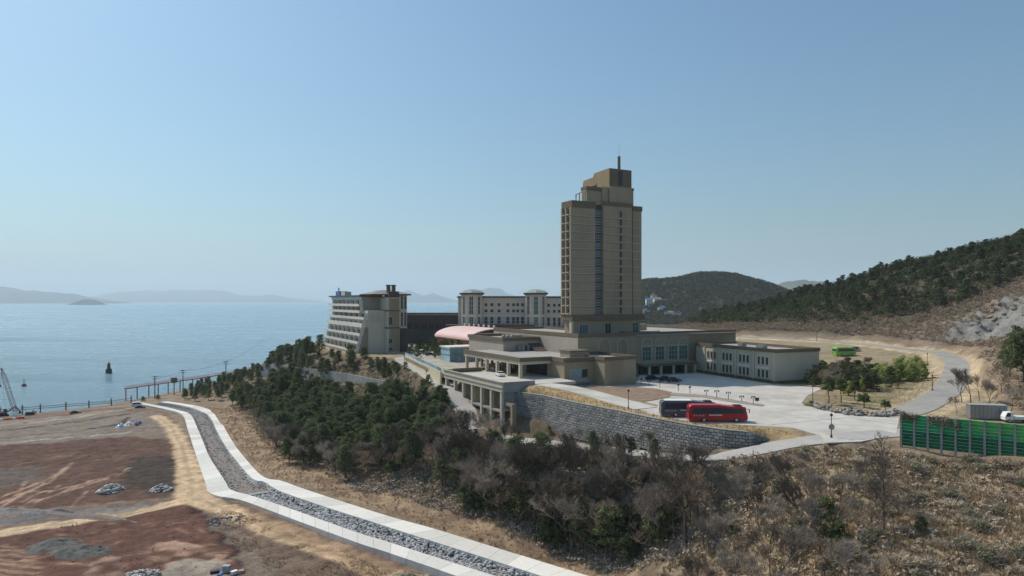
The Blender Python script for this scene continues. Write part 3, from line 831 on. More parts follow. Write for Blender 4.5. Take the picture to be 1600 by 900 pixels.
o = MB().prism(PX([(906,604),(960,605),(992,605.5),(1025,608),(1050,613.5),(1046,621),(1015,627),(985,630),(955,619)], 28), 28.0, 28.16).build('planting_bed', M['bed']); tag(o, kind='structure')
o = MB().prism(PX([(1048,614),(1100,617.5),(1150,626),(1195,633.5),(1190,635.5),(1140,628.5),(1095,621),(1046,618.5)], 28), 28.0, 28.14).build('kerb_strip', mat('kerb_earth', (0.3, 0.26, 0.21), 0.95, var=0.3)); tag(o, kind='structure')
# expansion joints of the parking, laid as narrow dark strips
jm = mat('tar_joint', (0.12, 0.115, 0.11), 0.9)
b = MB()
for (a, c) in (((1205, 664), (1322, 653)), ((1322, 653), (1400, 663))):
    p = Vector((*P(*a, 28), 28.045)); q = Vector((*P(*c, 28), 28.045)); dn = (q - p).normalized(); nn = Vector((-dn.y, dn.x, 0)) * 0.12
    b.add([tuple(p - nn), tuple(q - nn), tuple(q + nn), tuple(p + nn)], [(0, 1, 2, 3)])
o = b.build('parking_joint', jm); tag(o, kind='structure')

# ------------------------------------------------------------------ channel
ch = thing('drainage_channel', 'curving stone-lined drainage channel between two white concrete edges', 'channel')
def band(name, A, B, z0, z1, parent, mt, sub=4):
    def dens(pl):
        pl = np.array(pl); t = np.arange(0, len(pl) - 1 + 1e-9, 1 / sub)
        out = []
        for tt in t:
            i = min(int(tt), len(pl) - 2); f = tt - i
            p0 = pl[max(i - 1, 0)]; p1 = pl[i]; p2 = pl[i + 1]; p3 = pl[min(i + 2, len(pl) - 1)]
            out.append(0.5 * ((2 * p1) + (-p0 + p2) * f + (2 * p0 - 5 * p1 + 4 * p2 - p3) * f * f + (-p0 + 3 * p1 - 3 * p2 + p3) * f ** 3))
        return out
    a, c = dens(A), dens(B)
    b = MB(); vs = []; n = len(a)
    for p, q in zip(a, c):
        vs += [(p[0], p[1], z1), (q[0], q[1], z1), (q[0], q[1], z0), (p[0], p[1], z0)]
    fs = []
    for i in range(n - 1):
        s = i * 4; e = s + 4
        fs += [(s, s + 1, e + 1, e), (s + 1, s + 2, e + 2, e + 1), (s + 2, s + 3, e + 3, e + 2), (s + 3, s, e, e + 3)]
    fs += [(0, 3, 2, 1), (4 * n - 4, 4 * n - 3, 4 * n - 2, 4 * n - 1)]
    b.add(vs, fs)
    return b.build(name, mt, parent), a, c
M['coping'] = objrand_mat('new_concrete', (0.72, 0.69, 0.63), 0.78, 1.12, scale=0.9, bump=0.15)
def slabs(A, B, z0, z1, step):
    """coping cast in bays: one slab object for each bay, open joints between"""
    def dens(pl):
        pl = np.array(pl); out = []
        for tt in np.arange(0, len(pl) - 1 + 1e-9, 1 / 12):
            i = min(int(tt), len(pl) - 2); f = tt - i
            p0 = pl[max(i - 1, 0)]; p1 = pl[i]; p2 = pl[i + 1]; p3 = pl[min(i + 2, len(pl) - 1)]
            out.append(0.5 * ((2 * p1) + (-p0 + p2) * f + (2 * p0 - 5 * p1 + 4 * p2 - p3) * f * f + (-p0 + 3 * p1 - 3 * p2 + p3) * f ** 3))
        return np.array(out)
    a, c = dens(A), dens(B); mid = (a + c) / 2
    L = np.concatenate([[0], np.cumsum(np.hypot(*(np.diff(mid, axis=0).T)))])
    at_l = lambda q, l: np.array([np.interp(l, L, q[:, 0]), np.interp(l, L, q[:, 1])])
    n = int(L[-1] / step)
    for k in range(n):
        l0, l1 = L[-1] * k / n + 0.035, L[-1] * (k + 1) / n - 0.035
        lm = (l0 + l1) / 2; dz = rng.uniform(-0.012, 0.012)
        poly = [tuple(at_l(a, l)) for l in (l0, lm, l1)] + [tuple(at_l(c, l)) for l in (l1, lm, l0)]
        MB().prism(poly, z0, z1 + dz).build('coping_slab', M['coping'], ch)
slabs(L_OUT, L_IN, 0.2, 3.28, 5.0); slabs(R_IN, R_OUT, 0.2, 3.28, 5.0)
M['gravel'] = mat('channel_gravel', (0.2, 0.19, 0.18), 0.95, var=0.45, scale=1.2, dirt=(0.27, 0.17, 0.11), dirt_amt=0.9, scale2=0.12, bump=0.6)
_, ci, co = band('bed', L_IN, R_IN, 0.0, 1.9, ch, M['gravel'])
# riprap: rocks strewn over the bed
ico = []
t_ = (1 + 5 ** 0.5) / 2
ICV = np.array([(-1, t_, 0), (1, t_, 0), (-1, -t_, 0), (1, -t_, 0), (0, -1, t_), (0, 1, t_), (0, -1, -t_), (0, 1, -t_), (t_, 0, -1), (t_, 0, 1), (-t_, 0, -1), (-t_, 0, 1)]) / 1.9
ICF = np.array([(0, 11, 5), (0, 5, 1), (0, 1, 7), (0, 7, 10), (0, 10, 11), (1, 5, 9), (5, 11, 4), (11, 10, 2), (10, 7, 6), (7, 1, 8), (3, 9, 4), (3, 4, 2), (3, 2, 6), (3, 6, 8), (3, 8, 9), (4, 9, 5), (2, 4, 11), (6, 2, 10), (8, 6, 7), (9, 8, 1)])
def rocks_mesh(name, pos, size, mt, seed=0, flat=0.7):
    r = np.random.default_rng(seed); K = len(pos)
    v = ICV[None] * (1 + r.normal(0, 0.16, (K, 12, 1)))
    v = v * np.asarray(size)[:, None, None] * r.uniform(0.7, 1.25, (K, 1, 3))
    v[..., 2] *= flat
    a = r.uniform(0, 6.28, K); ca, sa = np.cos(a)[:, None], np.sin(a)[:, None]
    x = v[..., 0] * ca - v[..., 1] * sa; y = v[..., 0] * sa + v[..., 1] * ca
    v = np.stack([x, y, v[..., 2]], -1) + np.asarray(pos)[:, None, :]
    f = (ICF[None] + (np.arange(K) * 12)[:, None, None]).reshape(-1, 3)
    m = bpy.data.meshes.new(name)
    m.vertices.add(K * 12); m.loops.add(f.size); m.polygons.add(len(f))
    m.vertices.foreach_set('co', v.astype(np.float32).ravel())
    m.loops.foreach_set('vertex_index', f.astype(np.int32).ravel())
    m.polygons.foreach_set('loop_start', np.arange(0, f.size, 3, dtype=np.int32))
    m.polygons.foreach_set('loop_total', np.full(len(f), 3, dtype=np.int32))
    m.update(calc_edges=True); m.materials.append(mt)
    return m
pos = []; siz = []
n = len(ci)
cl = [0.0]
for i in range(n - 1): cl.append(cl[-1] + float(np.hypot(*((ci[i + 1] + co[i + 1] - ci[i] - co[i]) / 2))))
kink = next(i for i in range(n) if i >= 9 * 4)
for i in range(n - 1):
    L = cl[i + 1] - cl[i]
    wid = float(np.hypot(*(ci[i] - co[i])))
    near = i >= kink
    cnt = int(L * wid * (5.5 if near else 1.6))
    for k in range(cnt):
        f, g = rng.random(), rng.random()
        if not near and 0.22 < g < 0.8 and rng.random() < 0.8: continue
        p = ci[i] * (1 - f) + ci[i + 1] * f; q = co[i] * (1 - f) + co[i + 1] * f
        xy = p * (1 - g) + q * g
        edge_up = max(0, abs(g - 0.5) - 0.22) * 3.2
        pos.append((xy[0], xy[1], 1.95 + edge_up + rng.random() * 0.12)); siz.append(rng.uniform(0.22, 0.48) if near else rng.uniform(0.15, 0.32))
o = inst(rocks_mesh('riprap', pos, siz, M['riprap'], 3), 'riprap', ch); o['kind'] = 'stuff'
# weir sill at the kink
b = MB()
k0 = kink
p = ci[k0 + 1]; q = co[k0 + 1]; dv = (q - p) / np.hypot(*(q - p)); nv = np.array([-dv[1], dv[0]])
for s in (0.0,):
    a1 = p - nv * 0.8; a2 = p + nv * 0.8; b1 = q + nv * 0.8; b2 = q - nv * 0.8
    b.prism([tuple(a1), tuple(a2), tuple(b1), tuple(b2)], 1.0, 2.5)
b.build('sill', M['conc_grey'], ch)

# ------------------------------------------------------------------ stone retaining walls
def block_wall(root, line, tops, bots, bw, bh, nparts, mt, depth=0.5, batter=0.08):
    """courses of stone blocks along a polyline; line is on the face, blocks in front of a joint-coloured core"""
    cum = [0.0]
    for i in range(len(line) - 1): cum.append(cum[-1] + math.dist(line[i], line[i + 1]))
    L = cum[-1]
    def pt(s):
        s = min(max(s, 0), L - 1e-6)
        i = max(k for k in range(len(cum) - 1) if cum[k] <= s)
        f = (s - cum[i]) / (cum[i + 1] - cum[i])
        a, b = line[i], line[i + 1]
        dx, dy = b[0] - a[0], b[1] - a[1]; q = math.hypot(dx, dy)
        return a[0] + dx * f, a[1] + dy * f, math.atan2(dy, dx), tops[i] * (1 - f) + tops[i + 1] * f, bots[i] * (1 - f) + bots[i + 1] * f
    # core
    b = MB()
    n = max(2, int(L / 2)); vs = []
    for k in range(n + 1):
        x, y, a, t, bo = pt(L * k / n)
        nx, ny = math.sin(a), -math.cos(a)       # outward (right of travel)
        h = t - bo
        for off, z in ((0.12, bo - 1), (0.12 - batter * h, t), (-depth - batter * h, t), (-depth, bo - 1)):
            vs.append((x + nx * off, y + ny * off, z))
    fs = []
    for k in range(n):
        s = k * 4; e = s + 4
        fs += [(s, e, e + 1, s + 1), (s + 1, e + 1, e + 2, s + 2), (s + 2, e + 2, e + 3, s + 3), (s + 3, e + 3, e, s)]
    fs += [(0, 1, 2, 3), (n * 4 + 3, n * 4 + 2, n * 4 + 1, n * 4)]
    b.add(vs, fs); b.build('core', M['joint'], root)
    # coping
    bl = []
    zmin = min(bots); zmax = max(tops)
    row = 0; z = zmin
    while z < zmax:
        s = (row % 2) * bw * 0.5 - bw * 0.5
        while s < L:
            w = bw
            x, y, a, t, bo = pt(s + w / 2)
            if z + bh * 0.5 > bo - 0.3 and z + bh <= t + 0.35:
                bl.append((x, y, z, a, (z - bo)))
            s += w
        z += bh; row += 1
    variants = []
    for k in range(6):
        r = random.Random(k + 50)
        m = MB(); e = 0.035; w = bw / 2 - e
        f = 0.09 + r.random() * 0.1
        j = lambda: r.uniform(-0.03, 0.03)
        c = r.uniform(0.04, 0.09)
        m.add([(-w, 0, e), (w, 0, e), (w, 0, bh - e), (-w, 0, bh - e), (-w + c, -f + j(), e + c), (w - c, -f + j(), e + c), (w - c, -f + j(), bh - e - c), (-w + c, -f + j(), bh - e - c)],
              [(4, 5, 6, 7), (0, 1, 5, 4), (1, 2, 6, 5), (2, 3, 7, 6), (3, 0, 4, 7)])
        variants.append(m.mesh('block', mt))
    order = sorted(range(len(bl)), key=lambda i: math.hypot(bl[i][0], bl[i][1]))
    parts = set(order[:nparts])
    rest = MB()
    for i, (x, y, z, a, dzb) in enumerate(bl):
        nx, ny = math.sin(a), -math.cos(a)
        off = 0.12 - batter * max(dzb, 0)
        px_, py_ = x + nx * off, y + ny * off
        k = rng.randrange(6)
        if i in parts:
            inst(variants[k], 'block', root, (px_, py_, z), a)
        else:
            ca, sa = math.cos(a), math.sin(a)
            rest.add([(px_ + v.co.x * ca - v.co.y * sa, py_ + v.co.x * sa + v.co.y * ca, z + v.co.z) for v in variants[k].vertices], [tuple(p.vertices) for p in variants[k].polygons])
    if rest.v:
        o = rest.build('blocks', mt, root); o['kind'] = 'stuff'
    return pt, L
w1 = thing('retaining_wall', 'long curved grey stone block retaining wall below the coach park', 'retaining wall')
line = [(p[0], p[1]) for p in WALL]
wpt, WL = block_wall(w1, line, [28.25] * 7 + [28.2, 26.8], [p[2] - 0.5 for p in WALL], 1.2, 0.6, 300, M['stone'])
# cap stones
b = MB()
for k in range(60):
    s0, s1 = WL * k / 60, WL * (k + 1) / 60
    x0, y0, a0, t0, b0 = wpt(s0); x1, y1, a1, t1, b1 = wpt(s1)
    q = []
    for x, y, a, t, bo in ((x0, y0, a0, t0, b0), (x1, y1, a1, t1, b1)):
        nx, ny = math.sin(a), -math.cos(a); o_ = 0.25 - 0.08 * (t - bo)
        q.append(((x + nx * o_, y + ny * o_), (x + nx * (o_ - 0.75), y + ny * (o_ - 0.75)), t))
    b.prism([q[0][0], q[1][0], q[1][1], q[0][1]], [q[0][2] - 0.02, q[1][2] - 0.02, q[1][2] - 0.02, q[0][2] - 0.02], [q[0][2] + 0.15, q[1][2] + 0.15, q[1][2] + 0.15, q[0][2] + 0.15])
b.build('coping', M['conc_grey'], w1)
# lower wall behind the trees
w2 = thing('retaining_wall', 'grey stone block wall half hidden behind trees beside the channel', 'retaining wall')
block_wall(w2, [(3.5, 154.5), (9.5, 146.5), (18.3, 138.3), (25.8, 129.8), (31, 122.5)], [14, 16.5, 17.5, 18.5, 18], [3.6, 3.6, 3.6, 4, 6], 1.2, 0.6, 300, M['stone'])
# grey concrete wall on the west slope
w3 = thing('retaining_wall', 'weathered grey concrete wall crossing the wooded slope below the hotel', 'retaining wall')
gl = [(-31, 233.5), (-50, 262), (-70, 289), (-93, 317), (-116, 344), (-134, 366)]
gt = [22.6, 22.4, 22.2, 21.4, 20.4, 19.5]
for i in range(5):
    n = 4
    for k in range(n):
        f0, f1 = k / n, (k + 1) / n
        ax, ay = [gl[i][j] * (1 - f0) + gl[i + 1][j] * f0 for j in (0, 1)]
        bx, by = [gl[i][j] * (1 - f1) + gl[i + 1][j] * f1 for j in (0, 1)]
        ta, tb = gt[i] * (1 - f0) + gt[i + 1] * f0, gt[i] * (1 - f1) + gt[i + 1] * f1
        d = Vector((bx - ax, by - ay, 0)).normalized(); nn = Vector((-d.y, d.x, 0))
        e = 0.04
        off = 0.03 * ((k + i) % 2)
        MB().prism([(ax + d.x * e + nn.x * off, ay + d.y * e + nn.y * off), (bx - d.x * e + nn.x * off, by - d.y * e + nn.y * off), (bx - d.x * e - nn.x * .5, by - d.y * e - nn.y * .5), (ax + d.x * e - nn.x * .5, ay + d.y * e - nn.y * .5)],
                   12, [ta, tb, tb, ta]).build('panel', M['conc_grey'], w3)
# metal sheet fence down on the headland
w4 = thing('sheet_fence', 'pale grey corrugated sheet fence on the headland above the shore', 'fence')
fl = [P(408, 572, 19), P(440, 583, 17), P(482, 602, 15)]
for i in range(2):
    for k in range(9):
        ax, ay = [fl[i][j] + (fl[i + 1][j] - fl[i][j]) * k / 9 for j in (0, 1)]
        bx, by = [fl[i][j] + (fl[i + 1][j] - fl[i][j]) * (k + 1) / 9 for j in (0, 1)]
        z = H1((ax + bx) / 2, (ay + by) / 2)
        d = Vector((bx - ax, by - ay, 0)); L = d.length; d.normalize()
        b = MB(); nseg = 6
        prof = []
        for q in range(nseg + 1):
            f = q / nseg; o_ = 0.12 * (q % 2)
            prof.append((ax + d.x * L * f * 0.97 - d.y * o_, ay + d.y * L * f * 0.97 + d.x * o_))
        back = [(p[0] - d.y * 0.05, p[1] + d.x * 0.05) for p in prof][::-1]
        b.prism(prof + back, z - 0.5, z + 3.2).build('panel', mat('fence_sheet', (0.5, 0.49, 0.47), 0.7, var=0.15) if k == 0 and i == 0 else bpy.data.materials['fence_sheet'], w4)

# wire guard fence along the wall top
gf = thing('guard_fence', 'low wire fence of rusty posts along the top of the curved stone wall', 'fence')
pm = MB().tube((0, 0, 0), (0, 0, 1.25), 0.06, 0.05, 5).mesh('post', M['rust'])
pp = []
k = 1.2
while k < WL - 1.0:
    x, y, a, t, bo = wpt(k); nx, ny = math.sin(a), -math.cos(a); o_ = -0.7 - 0.08 * (t - bo)
    q = (x + nx * o_, y + ny * o_, t + 0.05); pp.append(q)
    inst(pm, 'post', gf, (q[0], q[1], q[2] - 0.3)); k += 2.3
for z in (0.45, 0.85):
    b = MB()
    for p, q in zip(pp, pp[1:]): b.tube((p[0], p[1], p[2] + z), (q[0], q[1], q[2] + z), 0.015, n=3, caps=False)
    b.build('wire', M['rust'], gf)

# ------------------------------------------------------------------ buildings
YAW = math.atan2(0.475, 0.88)
U = Vector((-0.475, 0.88)); V = Vector((0.88, 0.475))
WCACHE = {}
def win(parent, x, y, z, w, h, face='front', glass='glass', frame='string', fw=0.14, mull=0, trans=0, proud=0.1, rz=None):
    """window part (pane set in a proud frame); z is the sill height"""
    key = (round(w, 2), round(h, 2), glass, frame, mull, trans, fw, proud)
    if key not in WCACHE:
        g = MB().box(-w / 2, -0.03, 0, w / 2, 0.05, h).mesh('window', M[glass])
        f = MB()
        f.box(-w / 2 - fw, -proud, -fw, -w / 2, 0.05, h + fw).box(w / 2, -proud, -fw, w / 2 + fw, 0.05, h + fw)
        f.box(-w / 2, -proud + .002, h, w / 2, 0.05, h + fw - .002).box(-w / 2, -proud - 0.08, -fw, w / 2, 0.05, 0)
        for i in range(mull):
            c = -w / 2 + w * (i + 1) / (mull + 1); f.box(c - 0.06, -proud * 0.7, 0, c + 0.06, 0.0, h)
        for i in range(trans):
            c = h * (i + 1) / (trans + 1); f.box(-w / 2, -proud * 0.6, c - 0.06, w / 2, 0.0, c + 0.06)
        WCACHE[key] = (g, f.mesh('frame', M[frame]))
    g, f = WCACHE[key]
    r = {'front': 0, 'left': -math.pi / 2, 'right': math.pi / 2, 'back': math.pi}[face] if rz is None else rz
    o = inst(g, 'window', parent, (x, y, z), r)
    inst(f, 'frame', o)
    return o
def part(name, m, parent, *boxes, smooth=False):
    b = MB()
    for q in boxes: b.box(*q)
    return b.build(name, M[m], parent)
def ring(a0, b0, a1, b1, z0, z1, t):
    """four boxes round a rectangle, butt jointed"""
    return [(a0, b0, z0, a1, b0 + t, z1), (a0, b1 - t, z0, a1, b1, z1), (a0, b0 + t, z0, a0 + t, b1 - t, z1), (a1 - t, b0 + t, z0, a1, b1 - t, z1)]

# --- podium
C0 = (21.3, 219.0, 28.0)
pod = thing('hotel_podium', 'wide tan podium building with arched windows and dark parapet at the tower foot', 'building', C0, YAW)
part('wall', 'tan', pod, (0, 0, -1.5, 23.0, 60, 13.2), (23.0, 1.0, -1.5, 47.5, 59.9, 13.2), (47.5, 2.2, -1.5, 72, 59.8, 13.2))
part('roof', 'roof_grey', pod, (0.5, 0.5, 13.2, 71.5, 59.3, 13.5))
part('parapet', 'tan_dark', pod, *ring(-0.2, -0.2, 23.2, 60.2, 13.2, 14.4, 0.6))
part('parapet', 'tan_dark', pod, (23.2, 0.8, 13.2, 47.7, 1.4, 14.35))
part('parapet', 'tan_dark', pod, (47.7, 2.0, 13.2, 72.2, 2.6, 14.3), (71.6, 2.6, 13.2, 72.2, 60.2, 14.3), (23.2, 59.6, 13.2, 71.6, 60.2, 14.3))
part('grey_facade', 'grey_wall', pod, (-0.12, 0.1, -1, 0, 59.9, 13.0))
def arch_ring(w, h0, h1, t, d):
    """arched surround: straight sides h0..spring then half circle"""
    prof_o = []; prof_i = []
    r = w / 2
    for i in range(13):
        a = math.pi * i / 12
        prof_o.append((-(r + t) * math.cos(a), h1 + (r + t) * math.sin(a) * 0.75))
        prof_i.append((-r * math.cos(a), h1 + r * math.sin(a) * 0.75))
    prof_o = [(-(r + t), h0)] + prof_o + [(r + t, h0)]
    prof_i = [(-r, h0)] + prof_i + [(r, h0)]
    b = MB(); n = len(prof_o)
    for i in range(n - 1):
        p, q, s, u = prof_o[i], prof_o[i + 1], prof_i[i + 1], prof_i[i]
        b.add([(p[0], -d, p[1]), (q[0], -d, q[1]), (s[0], -d, s[1]), (u[0], -d, u[1]), (p[0], 0.05, p[1]), (q[0], 0.05, q[1]), (s[0], 0.05, s[1]), (u[0], 0.05, u[1])],
              [(0, 3, 2, 1), (0, 1, 5, 4), (2, 3, 7, 6), (1, 2, 6, 5), (3, 0, 4, 7)])
    return b
am = arch_ring(4.0, 4.4, 10.4, 0.35, 0.25).mesh('arch', M['string'])
for a in (28.6, 34.4, 40.3, 46.0 - 1.0):
    inst(am, 'arch', pod, (a, 1.0, 0))
    win(pod, a, 1.0, 4.6, 3.6, 4.6, glass='glass_green', mull=2, trans=2, fw=0.2)
    part('lintel', 'string', pod, (a - 2.0, 0.85, 9.35, a + 2.0, 1.0, 9.7))
inst(am, 'arch', pod, (17.4, 0.0, 0.4)); inst(am, 'arch', pod, (10.0, 0.0, 0.4))
part('ledge', 'string', pod, (24, 0.6, 3.95, 47.4, 1.0, 4.3))
part('canopy', 'tan', pod, (24.5, -4.2, 3.1, 47.0, 0.98, 3.9))
part('canopy_edge', 'tan_dark', pod, (24.4, -4.4, 3.3, 47.1, -4.2, 4.0))
for a in (26, 31, 36.5, 42, 46.2):
    part('column', 'tan_pale', pod, (a - 0.35, -3.9, -0.2, a + 0.35, -3.2, 3.1))
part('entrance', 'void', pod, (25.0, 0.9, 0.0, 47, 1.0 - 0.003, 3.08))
for a in (27, 30.5, 34, 37.5, 41, 44.5):
    win(pod, a, 0.88, 0.1, 2.6, 2.7, glass='glass', frame='dark_metal', mull=1, fw=0.1)
# roof plant on the podium
part('plant_room', 'grey_wall', pod, (34, 22, 13.5, 46, 32, 16.2))
part('roof_strip', 'tan_pale', pod, (30, 12, 13.5, 44, 16, 14.1))

# --- tower
T0 = (19.9, 226.0, 41.4)
tw = thing('hotel_tower', 'tall tan hotel tower with dark window column and stepped crown', 'building', T0, YAW)
ZT = 44.9
part('base', 'tan', tw, (0.9, 0.6, 0, 29.0, 6.0, 5.0), (10.0, 6.0, 0, 29.0, 20.0, 5.0))
part('base_band', 'tan_dark', tw, (-0.35, -0.35, 5.0, 30.1, 6.35, 6.9), (9.7, 6.35, 5.0, 30.1, 20.3, 6.9))
for a in (0.0, 1.2):
    part('base_pier', 'tan_pale', tw, (a - 0.1, 0.2 + a * 2.2, 0, a + 0.7, 1.6 + a * 2.2, 5.0))
win(tw, 5.0, 0.6, 0.3, 3.2, 3.2, glass='glass_blue', mull=2)
win(tw, 15.0, 0.6, 0.3, 2.4, 3.6, glass='glass', mull=1)
win(tw, 26.8, 0.6, 0.3, 2.4, 3.6, glass='glass_green', mull=1, trans=2)
part('shaft', 'tan', tw, (0, 0, 6.9, 9.3, 6, ZT - 2.2))
part('shaft', 'tan', tw, (12.8, 0.12, 6.9, 25.0, 6, ZT))
part('shaft', 'tan', tw, (25.9, 0.9, 6.9, 29.8, 6, ZT - 1.8))
part('core', 'tan', tw, (9.3, 1.3, 6.9, 12.8, 6, ZT - 0.5), (25.0, 1.9, 6.9, 25.9, 6, ZT - 0.4), (10, 6, 6.9, 29.8, 20, ZT - 0.2))
part('top_band', 'tan_dark', tw, (-0.25, -0.25, ZT - 2.2, 9.4, 6.2, ZT))
part('top_band', 'tan_dark', tw, (25.8, 0.7, ZT - 1.8, 30.05, 6.2, ZT - 0.1))
part('top_band', 'tan_dark', tw, (12.7, 0.0, ZT - 0.9, 25.0, 0.12, ZT + 0.5))
FH = (ZT - 2.2 - 6.9) / 13
for k in range(13):
    z = 6.9 + FH * k
    if k:
        part('string_course', 'string', tw, (-0.1, -0.12, z - 0.13, 9.3, 0.0, z + 0.13), (12.8, 0.0, z - 0.13, 25.0, 0.12, z + 0.13), (25.9, 0.78, z - 0.13, 29.9, 0.9, z + 0.13))
        part('groove', 'tan_dark', tw, (-0.08, -0.02, z - 0.32, 9.3, 0.0, z - 0.2), (12.8, 0.1, z - 0.32, 25.0, 0.12, z - 0.2))
    win(tw, 11.05, 1.26, z + 0.45, 3.0, FH - 1.0, glass='glass_blue', frame='grey_wall', mull=2, trans=1, fw=0.15)
    win(tw, 20.1, 0.12, z + 0.55, 0.7, FH - 0.9, glass='glass', frame='tan_dark', fw=0.12)
    # bays on the flank
    for b_ in (2.0, 4.4):
        win(tw, 0.0, b_, z + 0.6, 1.1, FH - 1.1, face='left', glass='glass', frame='string', fw=0.12)
        part('sill', 'string', tw, (-0.75, b_ - 0.75, z + 0.15, -0.2, b_ + 0.75, z + 0.5))
for b_ in (0.35, 3.2, 5.7):
    part('pilaster', 'tan', tw, (-0.55, b_ - 0.35, 6.9, 0.0, b_ + 0.35, ZT - 2.2))
# spandrel glass between windows of the dark column
part('dark_strip', 'dark_brown', tw, (9.32, 1.28, 6.9, 12.78, 1.3, ZT - 0.6))
part('joint', 'dark_brown', tw, (25.05, 1.8, 6.9, 25.85, 1.9, ZT - 0.5))
# crown
b = MB(); b.xprism([(0.6, ZT), (0.6, 57.1), (9.6, 56.7), (10.4, 55.4), (16.2, 55.1), (16.8, 53.5), (16.8, ZT)], 15.6, 24.9); b.build('crown', M['crown'], tw)
part('crown_face', 'tan', tw, (15.5, 0.3, ZT, 25.0, 0.6, 50.9))
part('crown_face', 'tan_dark', tw, (15.55, 0.35, 50.9, 24.95, 0.6, 57.0))
part('crown_step', 'tan', tw, (25.0, 1.0, ZT, 26.3, 14, 50.2))
part('crown_step', 'tan_dark', tw, (24.95, 0.9, 50.2, 26.5, 14.1, 51.0))
part('lower_crown', 'tan', tw, (6.9, 1.4, ZT - 0.5, 12.8, 4.6, 49.0), (12.8, 2.6, ZT - 0.5, 15.6, 4.6, 49.0))
part('lower_crown_band', 'tan_dark', tw, (6.7, 1.2, 49.0, 12.78, 4.8, 50.3), (12.78, 2.62, 49.0, 15.58, 4.8, 50.3))
part('lower_crown_block', 'tan', tw, (12.8, 0.9, ZT, 15.5, 2.6, 50.6))
win(tw, 20.1, 0.35, 51.6, 1.4, 4.6, glass='glass', frame='dark_brown', mull=0, trans=3, fw=0.1)
# rooftop frame and pipes on the seaward end
for (a, b0, h) in ((4.6, 4.6, 3.0), (5.2, 3.4, 3.4), (5.8, 2.2, 3.6), (6.3, 1.5, 4.0)):
    MB().tube((a, b0, ZT - 0.1), (a, b0, ZT + h), 0.22, n=6).build('roof_post', M['tan_pale'], tw)
MB().tube((4.6, 4.6, ZT + 2.8), (6.3, 1.5, ZT + 3.9), 0.2, n=6).build('roof_beam', M['tan_pale'], tw)
part('roof_ledge', 'string', tw, (5.0, 1.2, ZT - 0.02, 8.5, 2.2, ZT + 0.4))
b = MB(); b.tube((10, 5, 50.3), (13.5, 5, 51.6), 0.25, n=6).tube((13.5, 5, 50.3), (13.5, 5, 52.6), 0.1, n=5); b.build('roof_vent', M['dark_metal'], tw)
b = MB(); b.lathe([(0.55, 50), (0.5, 61.6)], 10, (20.1, 1.1)); b.build('mast', M['tan_dark'], tw)
b = MB(); b.tube((20.1, 1.1, 61.6), (20.1, 1.1, 65.8), 0.06, 0.03, 5); b.build('lightning_rod', M['metal'], tw)

# --- annex with the portico, in front-left of the podium
ax = thing('annex_hall', 'low tan annex with columned porch, terrace on tall piers and flat grey roof', 'building', C0, YAW)
part('wall', 'tan', ax, (-14.2, -13.8, -1.5, -3.6, 24, 6.9), (-3.6, -8.4, -1.5, -0.25, 24, 6.9))
part('roof', 'roof_grey', ax, (-24.6, -6.2, 7.3, -14.2, 33, 7.75), (-14.2, -13.4, 7.3, -3.6, 52, 7.7), (-3.6, -8.0, 7.3, -0.3, 52, 7.65))
part('ceiling', 'tan_pale', ax, (-24.8, -6.4, 6.7, -14.25, 33.2, 7.28))
part('fascia', 'tan_dark', ax, (-25.4, -7.0, 6.95, -24.6, 33.4, 8.2), (-24.6, -7.0, 6.95, -14.6, -6.2, 8.2))
part('fascia', 'tan_dark', ax, (-14.6, -14.1, 6.9, -3.4, -13.4, 8.2), (-14.6, -13.4, 6.9, -14.2, -6.2, 8.2))
part('beam', 'tan_pale', ax, (-25.2, -6.8, 6.1, -24.4, 33.2, 6.93), (-24.4, -6.8, 6.1, -14.4, -6.1, 6.93))
for b_ in (-6.3, 1.2, 8.6, 16.0, 23.6, 31.6):
    part('column', 'tan_pale', ax, (-25.2, b_ - 0.45, 2.0, -24.3, b_ + 0.45, 6.1))
    if b_ > 0:
        part('inner_column', 'tan', ax, (-19.4, b_ - 0.35, 2.0, -18.7, b_ + 0.35, 6.7))
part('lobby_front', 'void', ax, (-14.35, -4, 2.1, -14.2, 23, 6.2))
for b_ in (-1, 3.5, 8, 12.5, 17, 21):
    win(ax, -14.36, b_, 2.3, 3.4, 3.4, face='left', glass='glass', frame='dark_metal', mull=2)
part('roof_hatch', 'tan', ax, (-9.5, -9.5, 7.7, -2.5, -4.0, 9.5))
part('roof_hatch_cap', 'tan_dark', ax, (-9.8, -9.8, 9.5, -2.2, -3.7, 9.9))
# window of the front block
part('window_surround', 'string', ax, (-12.4, -13.95, 0.9, -6.0, -13.8, 5.0))
win(ax, -9.2, -13.96, 2.2, 5.8, 2.5, glass='glass_pale', mull=3, trans=0, fw=0.15)
win(ax, -7.2, -14.06, 2.35, 1.7, 2.2, glass='glass', mull=1, fw=0.08, frame='dark_metal')
# projecting front block
part('front_block', 'tan', ax, (-3.6, -19.1, -1.5, 8.0, -8.4, 7.4), (-0.25, -8.4, -1.5, 8.0, -0.02, 7.4))
part('front_block_roof', 'roof_grey', ax, (-3.2, -18.7, 7.4, 7.6, -0.3, 7.6))
part('front_block_parapet', 'tan_dark', ax, *ring(-3.85, -19.35, 8.25, -0.05, 7.4, 8.5, 0.5))
for a in (4.2, 5.6): part('vent', 'metal', ax, (a, -19.25, 0.9, a + 0.7, -19.1, 1.8))
part('utility_boxes', 'blue_paint', ax, (-11, -15.0, -0.2, -6.0, -14.05, 0.5))
